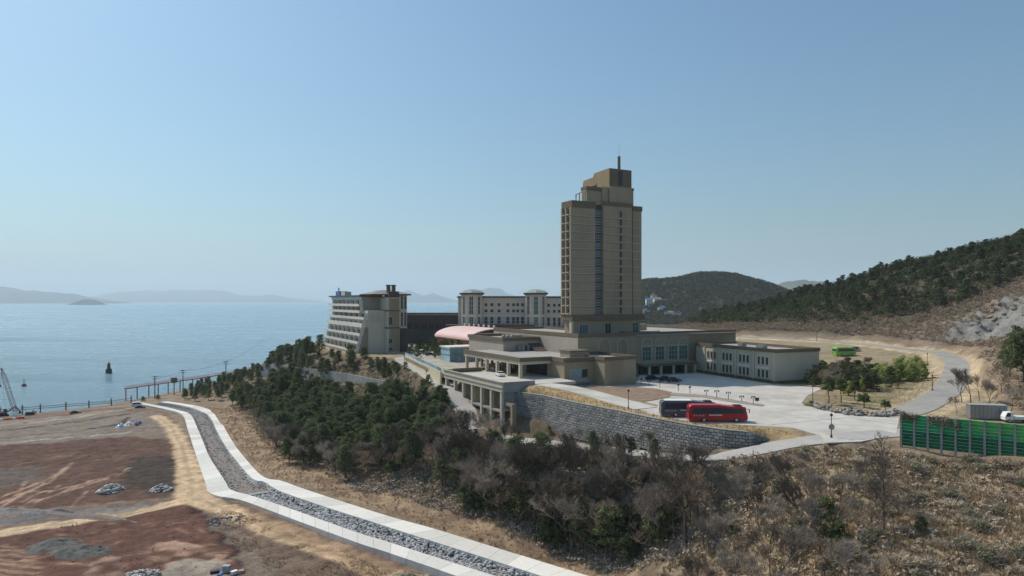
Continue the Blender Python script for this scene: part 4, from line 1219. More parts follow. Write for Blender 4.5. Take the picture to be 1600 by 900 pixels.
# upper storey of the annex
part('upper_storey', 'grey_wall', ax, (-14.6, 24.0, 6.5, -0.4, 52, 11.2))
part('upper_parapet', 'tan_dark', ax, *ring(-15.0, 23.6, -0.28, 52.4, 11.2, 12.4, 0.6))
part('upper_roof', 'roof_grey', ax, (-14.3, 24.3, 11.2, -0.95, 51.7, 11.45))
for q in (-12.5, -10.8, -8.9):
    b = MB(); b.lathe([(0.7, 11.4), (0.75, 12.6), (0.55, 13.0), (0.1, 13.2)], 10, (q, 28)); b.build('ventilator', M['metal'], ax)
part('roof_unit', 'metal', ax, (-8, 30, 11.4, -4, 33, 12.8))
for a in (-9.6, -8.2, -6.2):
    part('cooling_unit', 'metal', ax, (a, 22.3, 7.7, a + 1.1, 23.5, 9.6))
b = MB(); b.xprism([(18, 7.7), (23.9, 7.7), (23.9, 10.2)], -4.8, -0.6); b.build('sloped_roof', M['dark_brown'], ax)
# terrace deck on piers
part('deck', 'concrete', ax, (-37.6, -20.0, 1.3, -14.3, 19.4, 2.1))
part('deck_parapet', 'tan_pale', ax, (-38.2, -20.4, 0.4, -37.6, 20.0, 3.1), (-37.6, 19.4, 0.4, -25.3, 20.0, 3.1))
part('deck_parapet', 'conc_grey', ax, (-37.6, -20.4, 0.4, -28.0, -20.0, 3.1))
part('deck_moulding', 'string', ax, (-38.45, -20.5, 2.9, -38.2, 20.0, 3.2), (-38.4, -20.5, 1.5, -38.2, 20.0, 1.75))
part('deck_face', 'stone', ax, (-37.4, -19.9, -3.5, -27.5, -19.0, 1.28))
part('planter_wall', 'tan_dark', ax, (-36.0, 17.5, 2.1, -26.0, 18.2, 3.4))
R2 = lambda a, b_: (C0[0] + V.x * a + U.x * b_, C0[1] + V.y * a + U.y * b_)
for i, b_ in enumerate((-19.4, -13.2, -7.0, -0.8, 5.6, 12.0, 18.6)):
    g = H1(*R2(-37.8, b_)) - 28 - 0.5
    part('pier', 'tan_pale', ax, (-38.1, b_ - 0.5, g, -37.2, b_ + 0.5, 0.4))
    if i < 5:
        g2 = H1(*R2(-31, b_)) - 28 - 0.5
        if g2 < -1: part('pier', 'tan', ax, (-31.3, b_ - 0.45, g2, -30.5, b_ + 0.45, 1.3))
part('tie_beam', 'conc_grey', ax, (-38.0, -18.9, -5.2, -37.3, 5.1, -4.6))
for b_ in (-16.5, -10.1, -3.9):
    part('landing', 'tan_pale', ax, (-37.2, b_ - 2.3, -5.0, -32.0, b_ + 2.3, -4.7))
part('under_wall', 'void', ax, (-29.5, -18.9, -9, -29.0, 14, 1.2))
part('stub_column', 'tan', ax, (-37.4, -24.6, -9.5, -36.2, -23.6, -2.2))
part('stub_beam', 'tan', ax, (-37.4, -23.6, -3.0, -36.2, -20.5, -2.2))

# --- two-storey wing at the right of the parking
WY = math.atan2(0.387, 0.922)
wg = thing('office_wing', 'two-storey cream wing with rows of triple windows beside the parking', 'building', (80.0, 207.0, 28.0), WY)
WLn = 38.0
part('wall', 'tan_pale', wg, (0, 0, -1.0, 17.5, WLn, 9.2))
part('roof', 'roof_grey', wg, (0.4, 0.4, 9.2, 17.1, WLn - 0.4, 9.45))
part('parapet', 'tan_dark', wg, *ring(-0.25, -0.25, 17.75, WLn + .2, 9.2, 10.3, 0.5))
part('plinth', 'tan_dark', wg, (-0.12, -0.12, -1, 17.6, 0.0, 0.7), (-0.12, 0, -1, 0, WLn, 0.7))
for i, bc in enumerate((5.2, 13.6, 21.6, 29.5)):
    part('bay_panel', 'tan_pale', wg, (-0.15, bc - 3.0, 0.9, 0.0, bc + 3.0, 8.4))
    part('sill', 'balcony', wg, (-0.4, bc - 3.0, 4.0, -0.15, bc + 3.0, 4.55))
    for zz in (1.3, 5.3):
        for db in (-1.75, 0, 1.75):
            win(wg, -0.16, bc + db, zz, 0.95, 2.3, face='left', glass='glass', frame='tan_pale', fw=0.16)
for bc in (9.4, 17.6, 25.5, 33.4, 0.5):
    part('pilaster', 'tan_pale', wg, (-0.25, bc - 0.35, 0, 0, bc + 0.35, 9.18))
for q in ((6, 12, 3), (9, 25, 2)):
    part('roof_unit', 'metal', wg, (q[0], q[1], 9.45, q[0] + 2, q[1] + q[2], 10.6))

# --- balcony hotel on the left
E0 = (-73.6, 333.0, 28.0)
hb = thing('balcony_hotel', 'cream sea-facing hotel block with flared tiers of white balconies', 'building', E0, YAW)
part('wall', 'white_wall', hb, (0.9, 0, -3, 20, 61, 27.0), (0.9, -8.4, -3, 14, 0, 20.3))
part('end_wall', 'grey_wall', hb, (0.85, -0.12, 20.4, 10.4, 0.0, 26.9))
part('end_panel', 'tan_pale', hb, (2.5, -8.55, 14.5, 7.2, -8.4, 19.2))
part('roof', 'roof_grey', hb, (0.9, 0.2, 27.0, 20, 61, 27.3))
part('eave', 'eave', hb, (-1.0, -0.5, 27.0, 10.4, 61.6, 27.25), (-1.0, -0.6, 27.25, 10.5, 61.7, 27.8))
part('eave_band', 'glass_pale', hb, (0.3, 0.2, 25.6, 0.88, 60.8, 27.0))
tiers = [(22.6, 0.0, 0.0), (19.4, 0.0, -1.0), (16.3, 0.0, -8.4), (12.6, -0.9, -8.4), (8.6, -1.9, -8.4), (4.8, -2.9, -8.4), (0.9, -3.9, -8.4), (-2.8, -4.9, -8.4)]
bx_ = MB()
for k, (z, a, b0) in enumerate(tiers):
    hgt = 1.25 if k != 3 else 2.1
    part('balcony', 'balcony', hb, (a - 1.2, b0, z - 0.35, a - 0.95, 61.5, z + hgt - 0.35), (a - 0.95, b0, z - 0.35, 1.2, 61.5, z - 0.1))
    ztop = tiers[k - 1][0] - 0.35 if k else 25.6
    nb = 7 if k < 3 else 8
    if a < 0:
        part('tier', 'white_wall', hb, (a + 0.6, b0, z - 0.1, 1.0, 61, ztop))
    for i in range(nb):
        w = (61 - b0) / nb; c = b0 + w * (i + 0.5)
        win(hb, (a + 0.6) if a < 0 else 0.9, c, z - 0.05, w - 0.7, 2.35, face='left', glass='glass', frame='grey_wall', mull=3, fw=0.12)
        part('partition', 'balcony', hb, (a - 0.94, b0 + w * i - 0.12 if i else b0 + 0.01, z - 0.1, a + 0.6 if a < 0 else 0.9, b0 + w * i + 0.12, ztop - 0.02 if k not in (3,) else z + 2.6))
# flared end wall
b = MB(); b.yprism([(-0.4, 12.4), (-4.6, -3), (1.0, -3), (1.0, 12.4)], -8.6, -8.4); b.build('flared_end', M['tan'], hb)
part('stair_tower', 'white_wall', hb, (9.4, -11.0, -3, 15.8, -0.15, 26.6))
part('stair_panel', 'tan', hb, (10.6, -11.12, 0.5, 15.6, -11.0, 26.2))
part('stair_band', 'tan_dark', hb, (9.2, -11.3, 11.6, 16.0, -0.16, 12.3), (9.2, -11.35, 19.9, 16.05, -0.17, 20.6))
part('stair_roof_frame', 'dark_brown', hb, (10.6, -10.8, 26.6, 15.6, -4, 29.4))
for (zz, hh) in ((1.2, 1.2), (4.6, 2.0), (13.5, 3.5)):
    win(hb, 11.3, -11.13, zz, 1.6, hh, glass='glass', frame='string', mull=1)
part('turret', 'white_wall', hb, (14.6, -7.0, -3, 21.0, 8, 27.6))
for a in (16.6, 18.4, 20.1):
    win(hb, a, -7.0, 21.0, 0.8, 6.0, glass='glass', frame='grey_wall', trans=2)
    win(hb, a, -7.0, 12.6, 0.8, 6.6, glass='glass', frame='grey_wall', trans=2)
part('turret_base', 'dark_brown', hb, (15.9, -7.4, -3, 21.4, 8, 11.5))
b = MB()
hr = [(2.6, -8.6), (22.6, -8.6), (22.6, 12), (2.6, 12)]
b.prism(hr, 27.62, 28.3); b.build('turret_eave', M['eave'], hb)
b = MB(); b.add([(2.4, -8.8, 28.3), (22.8, -8.8, 28.3), (22.8, 12.2, 28.3), (2.4, 12.2, 28.3), (9.5, -2, 30.3), (15.5, -2, 30.3), (15.5, 5.5, 30.3), (9.5, 5.5, 30.3)],
      [(0, 1, 5, 4), (1, 2, 6, 5), (2, 3, 7, 6), (3, 0, 4, 7), (4, 5, 6, 7), (3, 2, 1, 0)]); b.build('turret_roof', M['roof_tile'], hb)
for a in (11.6, 14.2):
    o = MB().box(a - 0.8, -7.5, 29.3, a + 0.8, -5.9, 32.4).build('chimney', M['tan_dark'], hb)
    MB().box(a - 1.1, -7.8, 32.4, a + 1.1, -5.6, 32.8).build('cap', M['eave'], o)
part('roof_house', 'blue_paint', hb, (2.0, 49, 27.8, 6, 58, 30.3))
part('roof_house', 'white_wall', hb, (2.5, 40, 27.8, 6, 48.5, 30.0))
MB().tube((3, 55, 30.3), (3, 55, 32.3), 0.3, n=6).build('roof_post', M['dark_metal'], hb)

# sea-side pavilion left of the hotel
pv = thing('shore_pavilion', 'low grey flat-roofed pavilion at the cliff edge beside the balcony hotel', 'building', (*at(478, 400), 23.0), YAW)
part('wall', 'grey_wall', pv, (-8, -6, -3, 12, 8, 4.0))
part('roof', 'roof_grey', pv, (-10, -8, 4.0, 14, 10, 4.9))
for a in (-5, 0, 5, 9.5): win(pv, a, -6, 0.6, 3.2, 2.2, glass='glass', mull=1)

# --- cream twin-turret hotel in the middle distance
def octa(r, rot=math.pi / 8): return [(r * math.cos(rot + i * math.pi / 4), r * math.sin(rot + i * math.pi / 4)) for i in range(8)]
mh = thing('turret_hotel', 'cream hotel with two domed octagonal turrets and a dark base storey', 'building', (-23.3, 395.0, 28.0), 0)
part('wall', 'white_wall', mh, (-8, 1.5, 0, 37, 16, 26.8))
part('wing_wall', 'white_wall', mh, (37, 0, 0, 78, 14, 26.7))
part('eave', 'eave', mh, (-8.6, 0.7, 26.8, 36, 16.6, 27.5), (37.2, -0.7, 26.7, 78.4, 14.5, 27.4))
part('roof', 'roof_grey', mh, (-8.3, 1.0, 27.5, 36, 16, 27.75), (37.4, -0.4, 27.4, 78, 14, 27.65))
part('band', 'balcony', mh, (-8.1, 1.3, 15.9, 37, 1.5, 16.6), (37.0, -0.2, 15.9, 78, 0, 16.6))
part('base_storey', 'dark_brown', mh, (-14, -9.5, -2, 36, 1.45, 10.6), (36, -7, -2, 78, -0.05, 9.2))
part('base_coping', 'eave', mh, (-14.4, -10.0, 10.6, 36, 1.46, 11.4), (36.02, -7.5, 9.2, 78, -0.04, 10))
for x in (8.2, 11.6, 15.8, 20.9, 24.2, 26.6, 29.4):
    win(mh, x, 1.5, 21.9, 1.7, 1.7, glass='glass', frame='balcony'); win(mh, x, 1.5, 18.3, 1.7, 1.7, glass='glass', frame='balcony')
    win(mh, x, 1.5, 11.8, 1.8, 3.8, glass='glass', frame='balcony', trans=1)
for x in (44.5, 47.8, 50.6, 54, 57.5, 61, 65):
    win(mh, x, 0, 21.6, 1.5, 1.7, glass='glass', frame='balcony'); win(mh, x, 0, 18.1, 1.5, 1.7, glass='glass', frame='balcony')
    win(mh, x, 0, 10.6, 1.5, 4.6, glass='glass', frame='balcony', trans=1)
for i in range(9):
    win(mh, -12 + i * 5.3, -9.5, 2.0, 3.6, 5.0, glass='glass_green', frame='dark_brown', mull=1)
for (cx, zb) in ((0.0, 10.6), (37.0, 9.0)):
    b = MB(); b.prism([(cx + p[0], 1.5 + p[1]) for p in octa(6.6)], zb - 8, 28.6); b.build('turret', M['white_wall'], mh)
    b = MB(); b.prism([(cx + p[0], 1.5 + p[1]) for p in octa(7.6)], 28.6, 29.6); b.build('turret_eave', M['eave'], mh)
    b = MB(); b.lathe([(7.5, 29.6), (5.2, 30.9), (2.6, 31.6), (0.3, 31.9)], 8, (cx, 1.5)); ob = b.build('turret_roof', mat('patina_roof', (0.3, 0.34, 0.3), 0.7, var=0.15) if cx == 0 else bpy.data.materials['patina_roof'], mh)
    b = MB(); b.prism([(cx + p[0], 1.5 + p[1]) for p in octa(6.75)], 15.9, 16.7); b.build('turret_band', M['balcony'], mh)
    ap = 6.6 * math.cos(math.pi / 8)
    for ang in (-math.pi / 2, -math.pi * 3 / 4, -math.pi / 4):
        wx, wy = cx + ap * math.cos(ang), 1.5 + ap * math.sin(ang)
        for (zz, hh) in ((17.4, 10.0), (11.0, 4.6)):
            win(mh, wx, wy, zz, 2.3 if ang == -math.pi / 2 else 1.6, hh, glass='glass_green' if ang == -math.pi / 2 else 'glass', frame='balcony', mull=1, trans=3, rz=ang + math.pi / 2)
# dark link block
lk = thing('link_building', 'long dark brown glazed link block between the two cream hotels', 'building', (*at(676, 400), 28.0), 0)
part('wall', 'dark_brown', lk, (-20, 0, -2, 19.5, 14, 16.6))
part('roof', 'roof_grey', lk, (-20.2, -0.4, 16.6, 19.4, 14, 17.3))
part('eave', 'eave', lk, (-20.3, -0.8, 17.3, 19.45, 14.2, 17.9))
for i in range(9):
    win(lk, -17.5 + i * 4.2, 0, 1.0, 3.2, 6.0, glass='glass_green', frame='dark_brown', mull=1, trans=2)
    win(lk, -17.5 + i * 4.2, 0, 8.6, 3.2, 3.2, glass='glass', frame='dark_brown', mull=1)

# pink barrel vault hall
vh = thing('vaulted_hall', 'hall under a broad pink barrel-vault roof', 'building', (-21.8, 337, 28.0), YAW)
prof = [(16 - 16 * math.cos(math.pi * i / 20), 5.6 + 5.4 * math.sin(math.pi * i / 20)) for i in range(21)]
inner = [(p[0] * 0.975 + 0.4, p[1] - 0.5) for p in prof]
b = MB()
for i in range(20):
    p, q, s, u = prof[i], prof[i + 1], inner[i + 1], inner[i]
    b.add([(p[0], -1, p[1]), (q[0], -1, q[1]), (s[0], -1, s[1]), (u[0], -1, u[1]), (p[0], 44, p[1]), (q[0], 44, q[1]), (s[0], 44, s[1]), (u[0], 44, u[1])],
          [(0, 1, 2, 3), (4, 7, 6, 5), (0, 4, 5, 1), (2, 6, 7, 3), (1, 5, 6, 2), (3, 7, 4, 0)])
b.build('vault', M['pink'], vh)
b = MB(); b.yprism([(1.0, -1)] + [(0.4 + p[0] * 0.975, p[1] - 0.55) for p in prof[1:-1]] + [(31, -1)], 0.3, 0.6); b.build('gable', M['void'], vh)
part('gable_band', 'yellow_wall', vh, (6, 0.1, 8.2, 26, 0.3, 8.9))
part('wall', 'red_pink', vh, (0.9, 0.6, -1, 1.4, 43.5, 5.2))
for i in range(7):
    b = MB(); b.lathe([(0.5, 11.2), (0.6, 12.2), (0.3, 12.6)], 8, (16, 3 + i * 6)); b.build('ridge_vent', M['balcony'], vh)
# glass pavilion by the porch
gp = thing('glass_pavilion', 'small blue glass pavilion with pale flat roof behind the porch', 'building', (*at(703, 262), 29.5), YAW)
part('roof', 'balcony', gp, (-0.4, -0.4, 5.3, 13.4, 9.4, 5.8))
for i in range(5):
    o = part('pane', 'glass_pale', gp, (0.05 + i * 2.6, 0, 0, 2.55 + i * 2.6, 0.1, 5.3))
for i in range(3):
    part('pane', 'glass_pale', gp, (0, 0.15 + i * 3, 0, 0.1, 3.05 + i * 3, 5.3))
part('rail', 'metal', gp, (-0.1, -0.12, 2.6, 13, 0, 2.9), (-0.12, 0, 2.6, 0.0, 9, 2.9))
part('back_wall', 'grey_wall', gp, (0.2, 8.8, 0, 13, 9.2, 5.3), (12.9, 0.2, 0, 13.1, 8.8, 5.3))

# garden terrace wall along the descending lane
tl = [(-23, 219), (-29, 238), (-37, 262), (-45, 286)]
tr = thing('terrace_wall', 'cream garden terrace wall with glass railing along the descending lane', 'wall')
for i in range(3):
    for k in range(3):
        A = [tl[i][j] + (tl[i + 1][j] - tl[i][j]) * k / 3 for j in (0, 1)]; B = [tl[i][j] + (tl[i + 1][j] - tl[i][j]) * (k + 1) / 3 for j in (0, 1)]
        d = Vector((B[0] - A[0], B[1] - A[1], 0)).normalized(); nn = Vector((d.y, -d.x, 0))
        MB().prism([tuple(A), tuple(B), (B[0] + nn.x * .5, B[1] + nn.y * .5), (A[0] + nn.x * .5, A[1] + nn.y * .5)], 25, 30.2).build('panel', M['yellow_wall'], tr)
        MB().prism([(A[0] + d.x * .1 + nn.x * .2, A[1] + d.y * .1 + nn.y * .2), (B[0] - d.x * .1 + nn.x * .2, B[1] - d.y * .1 + nn.y * .2), (B[0] - d.x * .1 + nn.x * .26, B[1] - d.y * .1 + nn.y * .26), (A[0] + d.x * .1 + nn.x * .26, A[1] + d.y * .1 + nn.y * .26)], 30.2, 31.4).build('glass_rail', M['glass_pale'], tr)
gd = MB().prism([(-23, 219.5), (-29, 238), (-37, 262), (-45, 286), (-46, 330), (-15, 330), (5, 262), (-10, 240)], 28.2, 29.5).build('terrace_garden', mat('garden_paving', (0.4, 0.36, 0.3), 0.9, var=0.25, scale=0.3, dirt=(0.2, 0.2, 0.11), dirt_amt=0.7)); tag(gd, kind='structure')

# white town houses below the far hill
for i, (px_, d, w, h, c) in enumerate(((1014, 1335, 12, 13, 'balcony'), (1026, 1350, 16, 8, 'balcony'), (1034, 1300, 12, 7, 'white_wall'), (1046, 1270, 20, 6, 'white_wall'), (1060, 1262, 16, 6, 'tan_pale'), (1022, 1372, 11, 9, 'white_wall'), (1010, 1290, 10, 7, 'tan_pale'))):
    lab = ['white town block nearest the tower edge below the hill', 'pale town house with a broad front under the hill', 'small white town house among the trees below the hill', 'long low white shed in the far town',
           'low cream shed at the right end of the far town', 'white block standing highest on the far hillside', 'low cream house just beside the tower edge'][i]
    x, y = at(px_, d); z0 = float(hill_h(np.array([x]), np.array([y]))[0]) if y > 1180 else 4.0
    t = thing('town_house', lab, 'house', (x, y, z0), 0.3 * i, 'houses of the far town')
    b = MB(); b.box(-w / 2, -6, -3, w / 2, 6, h); b.build('wall', M[c], t)
    b = MB(); b.add([(-w / 2 - .5, -6.5, h), (w / 2 + .5, -6.5, h), (w / 2 + .5, 6.5, h), (-w / 2 - .5, 6.5, h), (-w / 2 - .5, 0, h + 2.5), (w / 2 + .5, 0, h + 2.5)], [(0, 1, 5, 4), (2, 3, 4, 5), (0, 4, 3), (1, 2, 5), (3, 2, 1, 0)]); b.build('roof', M['roof_tile'] if i % 2 else M['blue_paint'], t)
    for fz in range(int(h // 4)):
        for q in range(3): win(t, -w / 3 + q * w / 3, -6, 1 + fz * 4, 1.8, 1.8, fw=0.1)

# ------------------------------------------------------------------ vehicles
def wheel_meshes(r, w):
    t = MB(); n = 14
    t.tube((0, -w / 2, 0), (0, w / 2, 0), r, r, n)
    h = MB(); h.tube((0, -w / 2 - 0.02, 0), (0, w / 2 + 0.02, 0), r * 0.58, r * 0.58, n)
    return t.mesh('wheel', M['tyre']), h.mesh('rim', M['rim'])
def smooth_by_bevel(o, w, seg=2):
    m = o.modifiers.new('bevel', 'BEVEL'); m.width = w; m.segments = seg; m.limit_method = 'ANGLE'
def make_coach(name, label, loc, rz, paint, L=12.0, roofp=None, group=None, marks=True):
    t = thing(name, label, 'bus', loc, rz, group)
    W = 1.25; Hh = 3.35
    # body side profile (x forward)
    prof = [(-L / 2, 0.35), (L / 2 - 0.1, 0.35), (L / 2, 0.7), (L / 2 - 0.02, 1.4), (L / 2 - 0.45, 2.9), (L / 2 - 0.9, 3.2), (L / 2 - 3.6, 3.25), (L / 2 - 5.0, 3.42), (-L / 2 + 0.5, 3.46), (-L / 2 + 0.12, 3.2), (-L / 2, 2.2)]
    b = MB(); b.yprism(prof, -W, W); o = b.build('body', paint, t); smooth_by_bevel(o, 0.12)
    for s in (-1, 1):
        y0, y1 = (s * (W + 0.015), s * (W - 0.03)); lo, hi = min(y0, y1), max(y0, y1)
        b = MB(); b.yprism([(-L / 2 + 0.7, 1.75), (L / 2 - 0.75, 1.75), (L / 2 - 1.0, 2.75), (L / 2 - 3.2, 2.85), (L / 2 - 5.2, 2.98), (-L / 2 + 0.9, 2.9)], lo, hi); b.build('window', M['glass'], t)
        for k in range(6):
            x = -L / 2 + 2.0 + k * 1.55
            MB().box(x - 0.03, s * (W + 0.02) - 0.01, 1.78, x + 0.03, s * (W + 0.02) + 0.01, 2.85).build('pillar', M['dark_metal'], t)
    b = MB(); pr = [(L / 2 + 0.02, 1.15), (L / 2 - 0.42, 2.95), (L / 2 - 0.55, 2.95), (L / 2 - 0.1, 1.15)]
    b.yprism(pr, -W + 0.1, W - 0.1); b.build('windscreen', M['glass'], t)
    b = MB(); b.box(-L / 2 - 0.02, -W + 0.2, 1.9, -L / 2 + 0.03, W - 0.2, 2.8); b.build('rear_window', M['glass'], t)
    b = MB(); b.box(L / 2 - 2.6, -0.8, 3.2, L / 2 - 1.1, 0.8, 3.45); o = b.build('roof_pod', M['dark_metal'] if marks else paint, t); smooth_by_bevel(o, 0.08)
    if roofp: MB().box(-L / 2 + 0.9, -W + 0.3, 3.42, L / 2 - 5.4, W - 0.3, 3.53).build('roof_panel', roofp, t)
    tm, rm = wheel_meshes(0.5, 0.32)
    for x in (-L / 2 + 3.1, L / 2 - 2.3):
        for s in (-1, 1):
            o = inst(tm, 'wheel', t, (x, s * (W - 0.12), 0.5)); inst(rm, 'rim', o)
    for s in (-1, 1):
        MB().box(L / 2 - 0.05, s * 0.95 - 0.2, 0.75, L / 2 + 0.04, s * 0.95 + 0.2, 1.0).build('headlight', M['white_paint'], t)
        MB().box(-L / 2 - 0.04, s * 1.0 - 0.12, 0.9, -L / 2 + 0.02, s * 1.0 + 0.12, 1.6).build('tail_light', M['red_steel'], t)
        b = MB(); b.tube((L / 2 - 0.5, s * (W - 0.05), 2.75), (L / 2 + 0.25, s * (W + 0.12), 2.7), 0.05, n=5).box(L / 2 + 0.18, s * (W + .12) - 0.1, 2.0, L / 2 + 0.32, s * (W + .12) + 0.1, 2.7); b.build('mirror', M['dark_metal'], t)
    if marks:
        b = MB(); r = random.Random(4)
        x = -1.9
        while x < 0.6:            # pale lettering line, too far off to read
            w = r.uniform(0.1, 0.22); b.box(x, -W - 0.02, 1.35, x + w, -W - 0.01, 1.35 + r.choice((0.18, 0.26, 0.26))); x += w + 0.05
        b.build('lettering', M['white_paint'], t)
        b = MB()
        for k in range(4): b.box(-L / 2 + 0.9 + k * 0.62, -W - 0.02, 1.2, -L / 2 + 1.25 + k * 0.62, -W - 0.01, 1.5)
        b.build('emblem_row', M['silver_paint'], t)
    return t
make_coach('coach', 'red coach parked nearest the stone wall edge', (*P(1120, 658.5, 28), 28.05), math.radians(-2), M['red_paint'], 12.0, M['red_paint'])
make_coach('coach', 'dark navy coach with pale roof parked behind the red coach', (*P(1075, 650.5, 28), 28.05), math.radians(-1), M['navy_paint'], 12.0, M['white_paint'])
gx_, gy_ = at(1319, 283)
make_coach('coach', 'lime green bus parked beside the upper road', (gx_, gy_, H1(gx_, gy_) + 0.05), math.radians(20), M['lime_paint'], 10.5, None, marks=False)

CARM = {}
def make_car(label, loc, rz, paint, group=None, van=False):
    t = thing('parked_car', label, 'car', loc, rz, group)
    key = (paint.name, van)
    if key not in CARM:
        L, W = (4.9, 0.95) if van else (4.5, 0.9)
        if van: pr = [(-2.4, 0.3), (2.35, 0.3), (2.45, 0.8), (1.9, 1.1), (1.2, 1.85), (-2.3, 1.95), (-2.45, 1.0)]
        else: pr = [(-2.2, 0.3), (2.2, 0.3), (2.28, 0.62), (2.1, 0.8), (1.0, 0.95), (-1.7, 1.02), (-2.2, 0.9)]
        b = MB(); b.yprism(pr, -W, W); body = b.mesh('body', paint)
        if van: gr = [(1.15, 1.15), (0.95, 1.75), (-2.1, 1.82), (-2.15, 1.15)]
        else: gr = [(1.0, 0.95), (0.25, 1.4), (-1.05, 1.42), (-1.7, 1.02)]
        k = W + 0.012 if van else W - 0.12
        g = MB(); g.yprism(gr, -k, k); gl = g.mesh('cabin_glass', M['glass'])
        r = MB()
        if not van: r.box(-1.0, -k + 0.06, 1.4, 0.25, k - 0.06, 1.47)
        else: r.box(-2.2, -W + 0.1, 1.9, 1.0, W - 0.1, 1.98)
        ro = r.mesh('roof_panel', paint)
        CARM[key] = (body, gl, ro, wheel_meshes(0.33, 0.22))
    body, gl, ro, (tm, rm) = CARM[key]
    inst(body, 'body', t); inst(gl, 'cabin_glass', t); inst(ro, 'roof_panel', t)
    for x in (-1.4, 1.4):
        for s in (-1, 1):
            o = inst(tm, 'wheel', t, (x, s * 0.82, 0.33)); inst(rm, 'rim', o)
    return t
for px_, py_, lab, p, a in ((1019, 593.5, 'black car under the arched windows farthest from the maroon car', 'dark_paint', 0.6), (1040, 595, 'black car between the other black car and the maroon car', 'dark_paint', 0.5), (1053, 597, 'dark maroon car parked before the arched entrance', 'maroon_paint', 0.3)):
    make_car(lab, (*P(px_, py_, 28), 28.05), a, M[p], 'cars before the arched entrance')
for a, b_, lab, p in ((-27.5, 1.5, 'white car on the terrace just outside the porch columns', 'white_paint'), (-20, 9, 'dark car standing inside the columned porch', 'dark_paint'), (-21, 24, 'silver car in the shade deep inside the porch', 'silver_paint'), (-21.5, 17, 'pale car behind the middle porch column', 'silver_paint')):
    make_car(lab, (*R2(a, b_), 30.12), YAW + 1.4, M[p], 'cars at the porch')
for px_, d, lab, p, v in ((660, 300, 'pale van among the terrace garden trees', 'white_paint', True), (672, 292, 'dark car on the terrace garden beside the pale van', 'dark_paint', False), (649, 306, 'silver car on the terrace garden nearest the balcony hotel', 'silver_paint', False)):
    make_car(lab, (*at(px_, d), 29.55), 0.4, M[p], 'cars on the garden terrace', v)
for px_, py_, lab, p, v in ((215, 632, 'white van by the red walkway on the shore road', 'white_paint', True), (227, 631, 'black car next to the white van on the shore road', 'dark_paint', False), (219, 637, 'dark car driving on the coast road past the channel end', 'dark_paint', False), (245, 630, 'silver car under the shore pines', 'silver_paint', False),
                            (118, 643, 'dark car on the shore track beside the building site', 'dark_paint', False), (252, 629.5, 'pale van half hidden by shore pines', 'white_paint', True)):
    x, y = P(px_, py_, 3.1); make_car(lab, (x, y, H1(x, y) + 0.06), 0.5, M[p], 'cars on the shore road', v)
x, y = at(1336, 297); make_car('grey van standing behind the lime green bus', (x, y, H1(x, y) + 0.03), 0.3, M['silver_paint'], None, True)
# white truck and grey container behind the green barrier
x, y = P(1548, 655, 28)
t = thing('storage_container', 'long grey weathered container behind the green barrier', 'container', (x, y, 28.0), -0.25)
part('body', 'metal', t, (-4.2, -1.2, 0.15, 2.6, 1.2, 3.0)); part('roof', 'roof_grey', t, (-4.3, -1.3, 3.0, 2.7, 1.3, 3.15))
for k in range(9): part('rib', 'metal', t, (-4.0 + k * 0.75, -1.28, 0.3, -3.75 + k * 0.75, -1.2, 2.9))
part('skid', 'dark_metal', t, (-4.0, -1.0, -0.3, 2.4, 1.0, 0.15))
x, y = P(1588, 660, 28)
t = thing('small_truck', 'white light truck parked behind the green barrier beside the container', 'truck', (x, y, H1(x, y) + 0.02), 3.0)
b = MB(); b.yprism([(1.0, 0.5), (2.5, 0.5), (2.55, 1.2), (2.1, 2.1), (1.0, 2.15)], -0.85, 0.85); b.build('cab', M['white_paint'], t)
b = MB(); b.yprism([(1.5, 1.25), (2.45, 1.25), (2.15, 2.0), (1.5, 2.02)], -0.87, 0.87); b.build('cab_glass', M['glass'], t)
part('load_bed', 'white_paint', t, (-2.6, -0.9, 0.7, 0.9, 0.9, 1.3)); part('chassis', 'dark_metal', t, (-2.4, -0.5, 0.45, 2.2, 0.5, 0.7))
tm, rm = wheel_meshes(0.36, 0.24)
for xx in (-1.7, 1.7):
    for s in (-1, 1): o = inst(tm, 'wheel', t, (xx, s * 0.75, 0.36)); inst(rm, 'rim', o)

# ------------------------------------------------------------------ lamps, posts, signs
def garden_lamp(label, loc, h=1.9, group='garden lamps along the parking divider'):
    t = thing('garden_lamp', label, 'lamp', loc, rng.random(), group)
    MB().tube((0, 0, 0), (0, 0, h), 0.09, 0.07, 6).build('pole', M['dark_metal'], t)
    b = MB(); b.box(-0.55, -0.05, h - 0.12, 0.55, 0.05, h); b.build('arm', M['dark_metal'], t)
    for s in (-0.5, 0.5): MB().lathe([(0.1, h - 0.45), (0.17, h - 0.3), (0.17, h - 0.18), (0.08, h - 0.12)], 8, (s, 0)).build('lantern', M['dark_metal'], t)
nm = ['first', 'second', 'third', 'fourth', 'fifth', 'sixth', 'seventh', 'eighth', 'ninth', 'tenth']
for i, (a, b_) in enumerate(((1002, 601), (1014, 603), (1031, 606.5), (1060, 611), (1078, 615), (1103.5, 618.5), (1120, 622), (1138, 624.5), (1159, 628), (1177, 632))):
    garden_lamp('%s small twin lantern of the parking row counted from the arched building' % nm[i], (*P(a, b_, 28), 28.03), 1.5 if i in (1, 5, 8) else 1.95)
t = thing('notice_board', 'small square brown notice board at the end of the lantern row', 'sign', (*P(1183, 631, 28), 28.0), 0.1)
MB().tube((0, 0, 0), (0, 0, 0.9), 0.05, n=5).build('post', M['dark_metal'], t); part('board', 'dark_brown', t, (-0.5, -0.05, 0.7, 0.5, 0.05, 1.5))
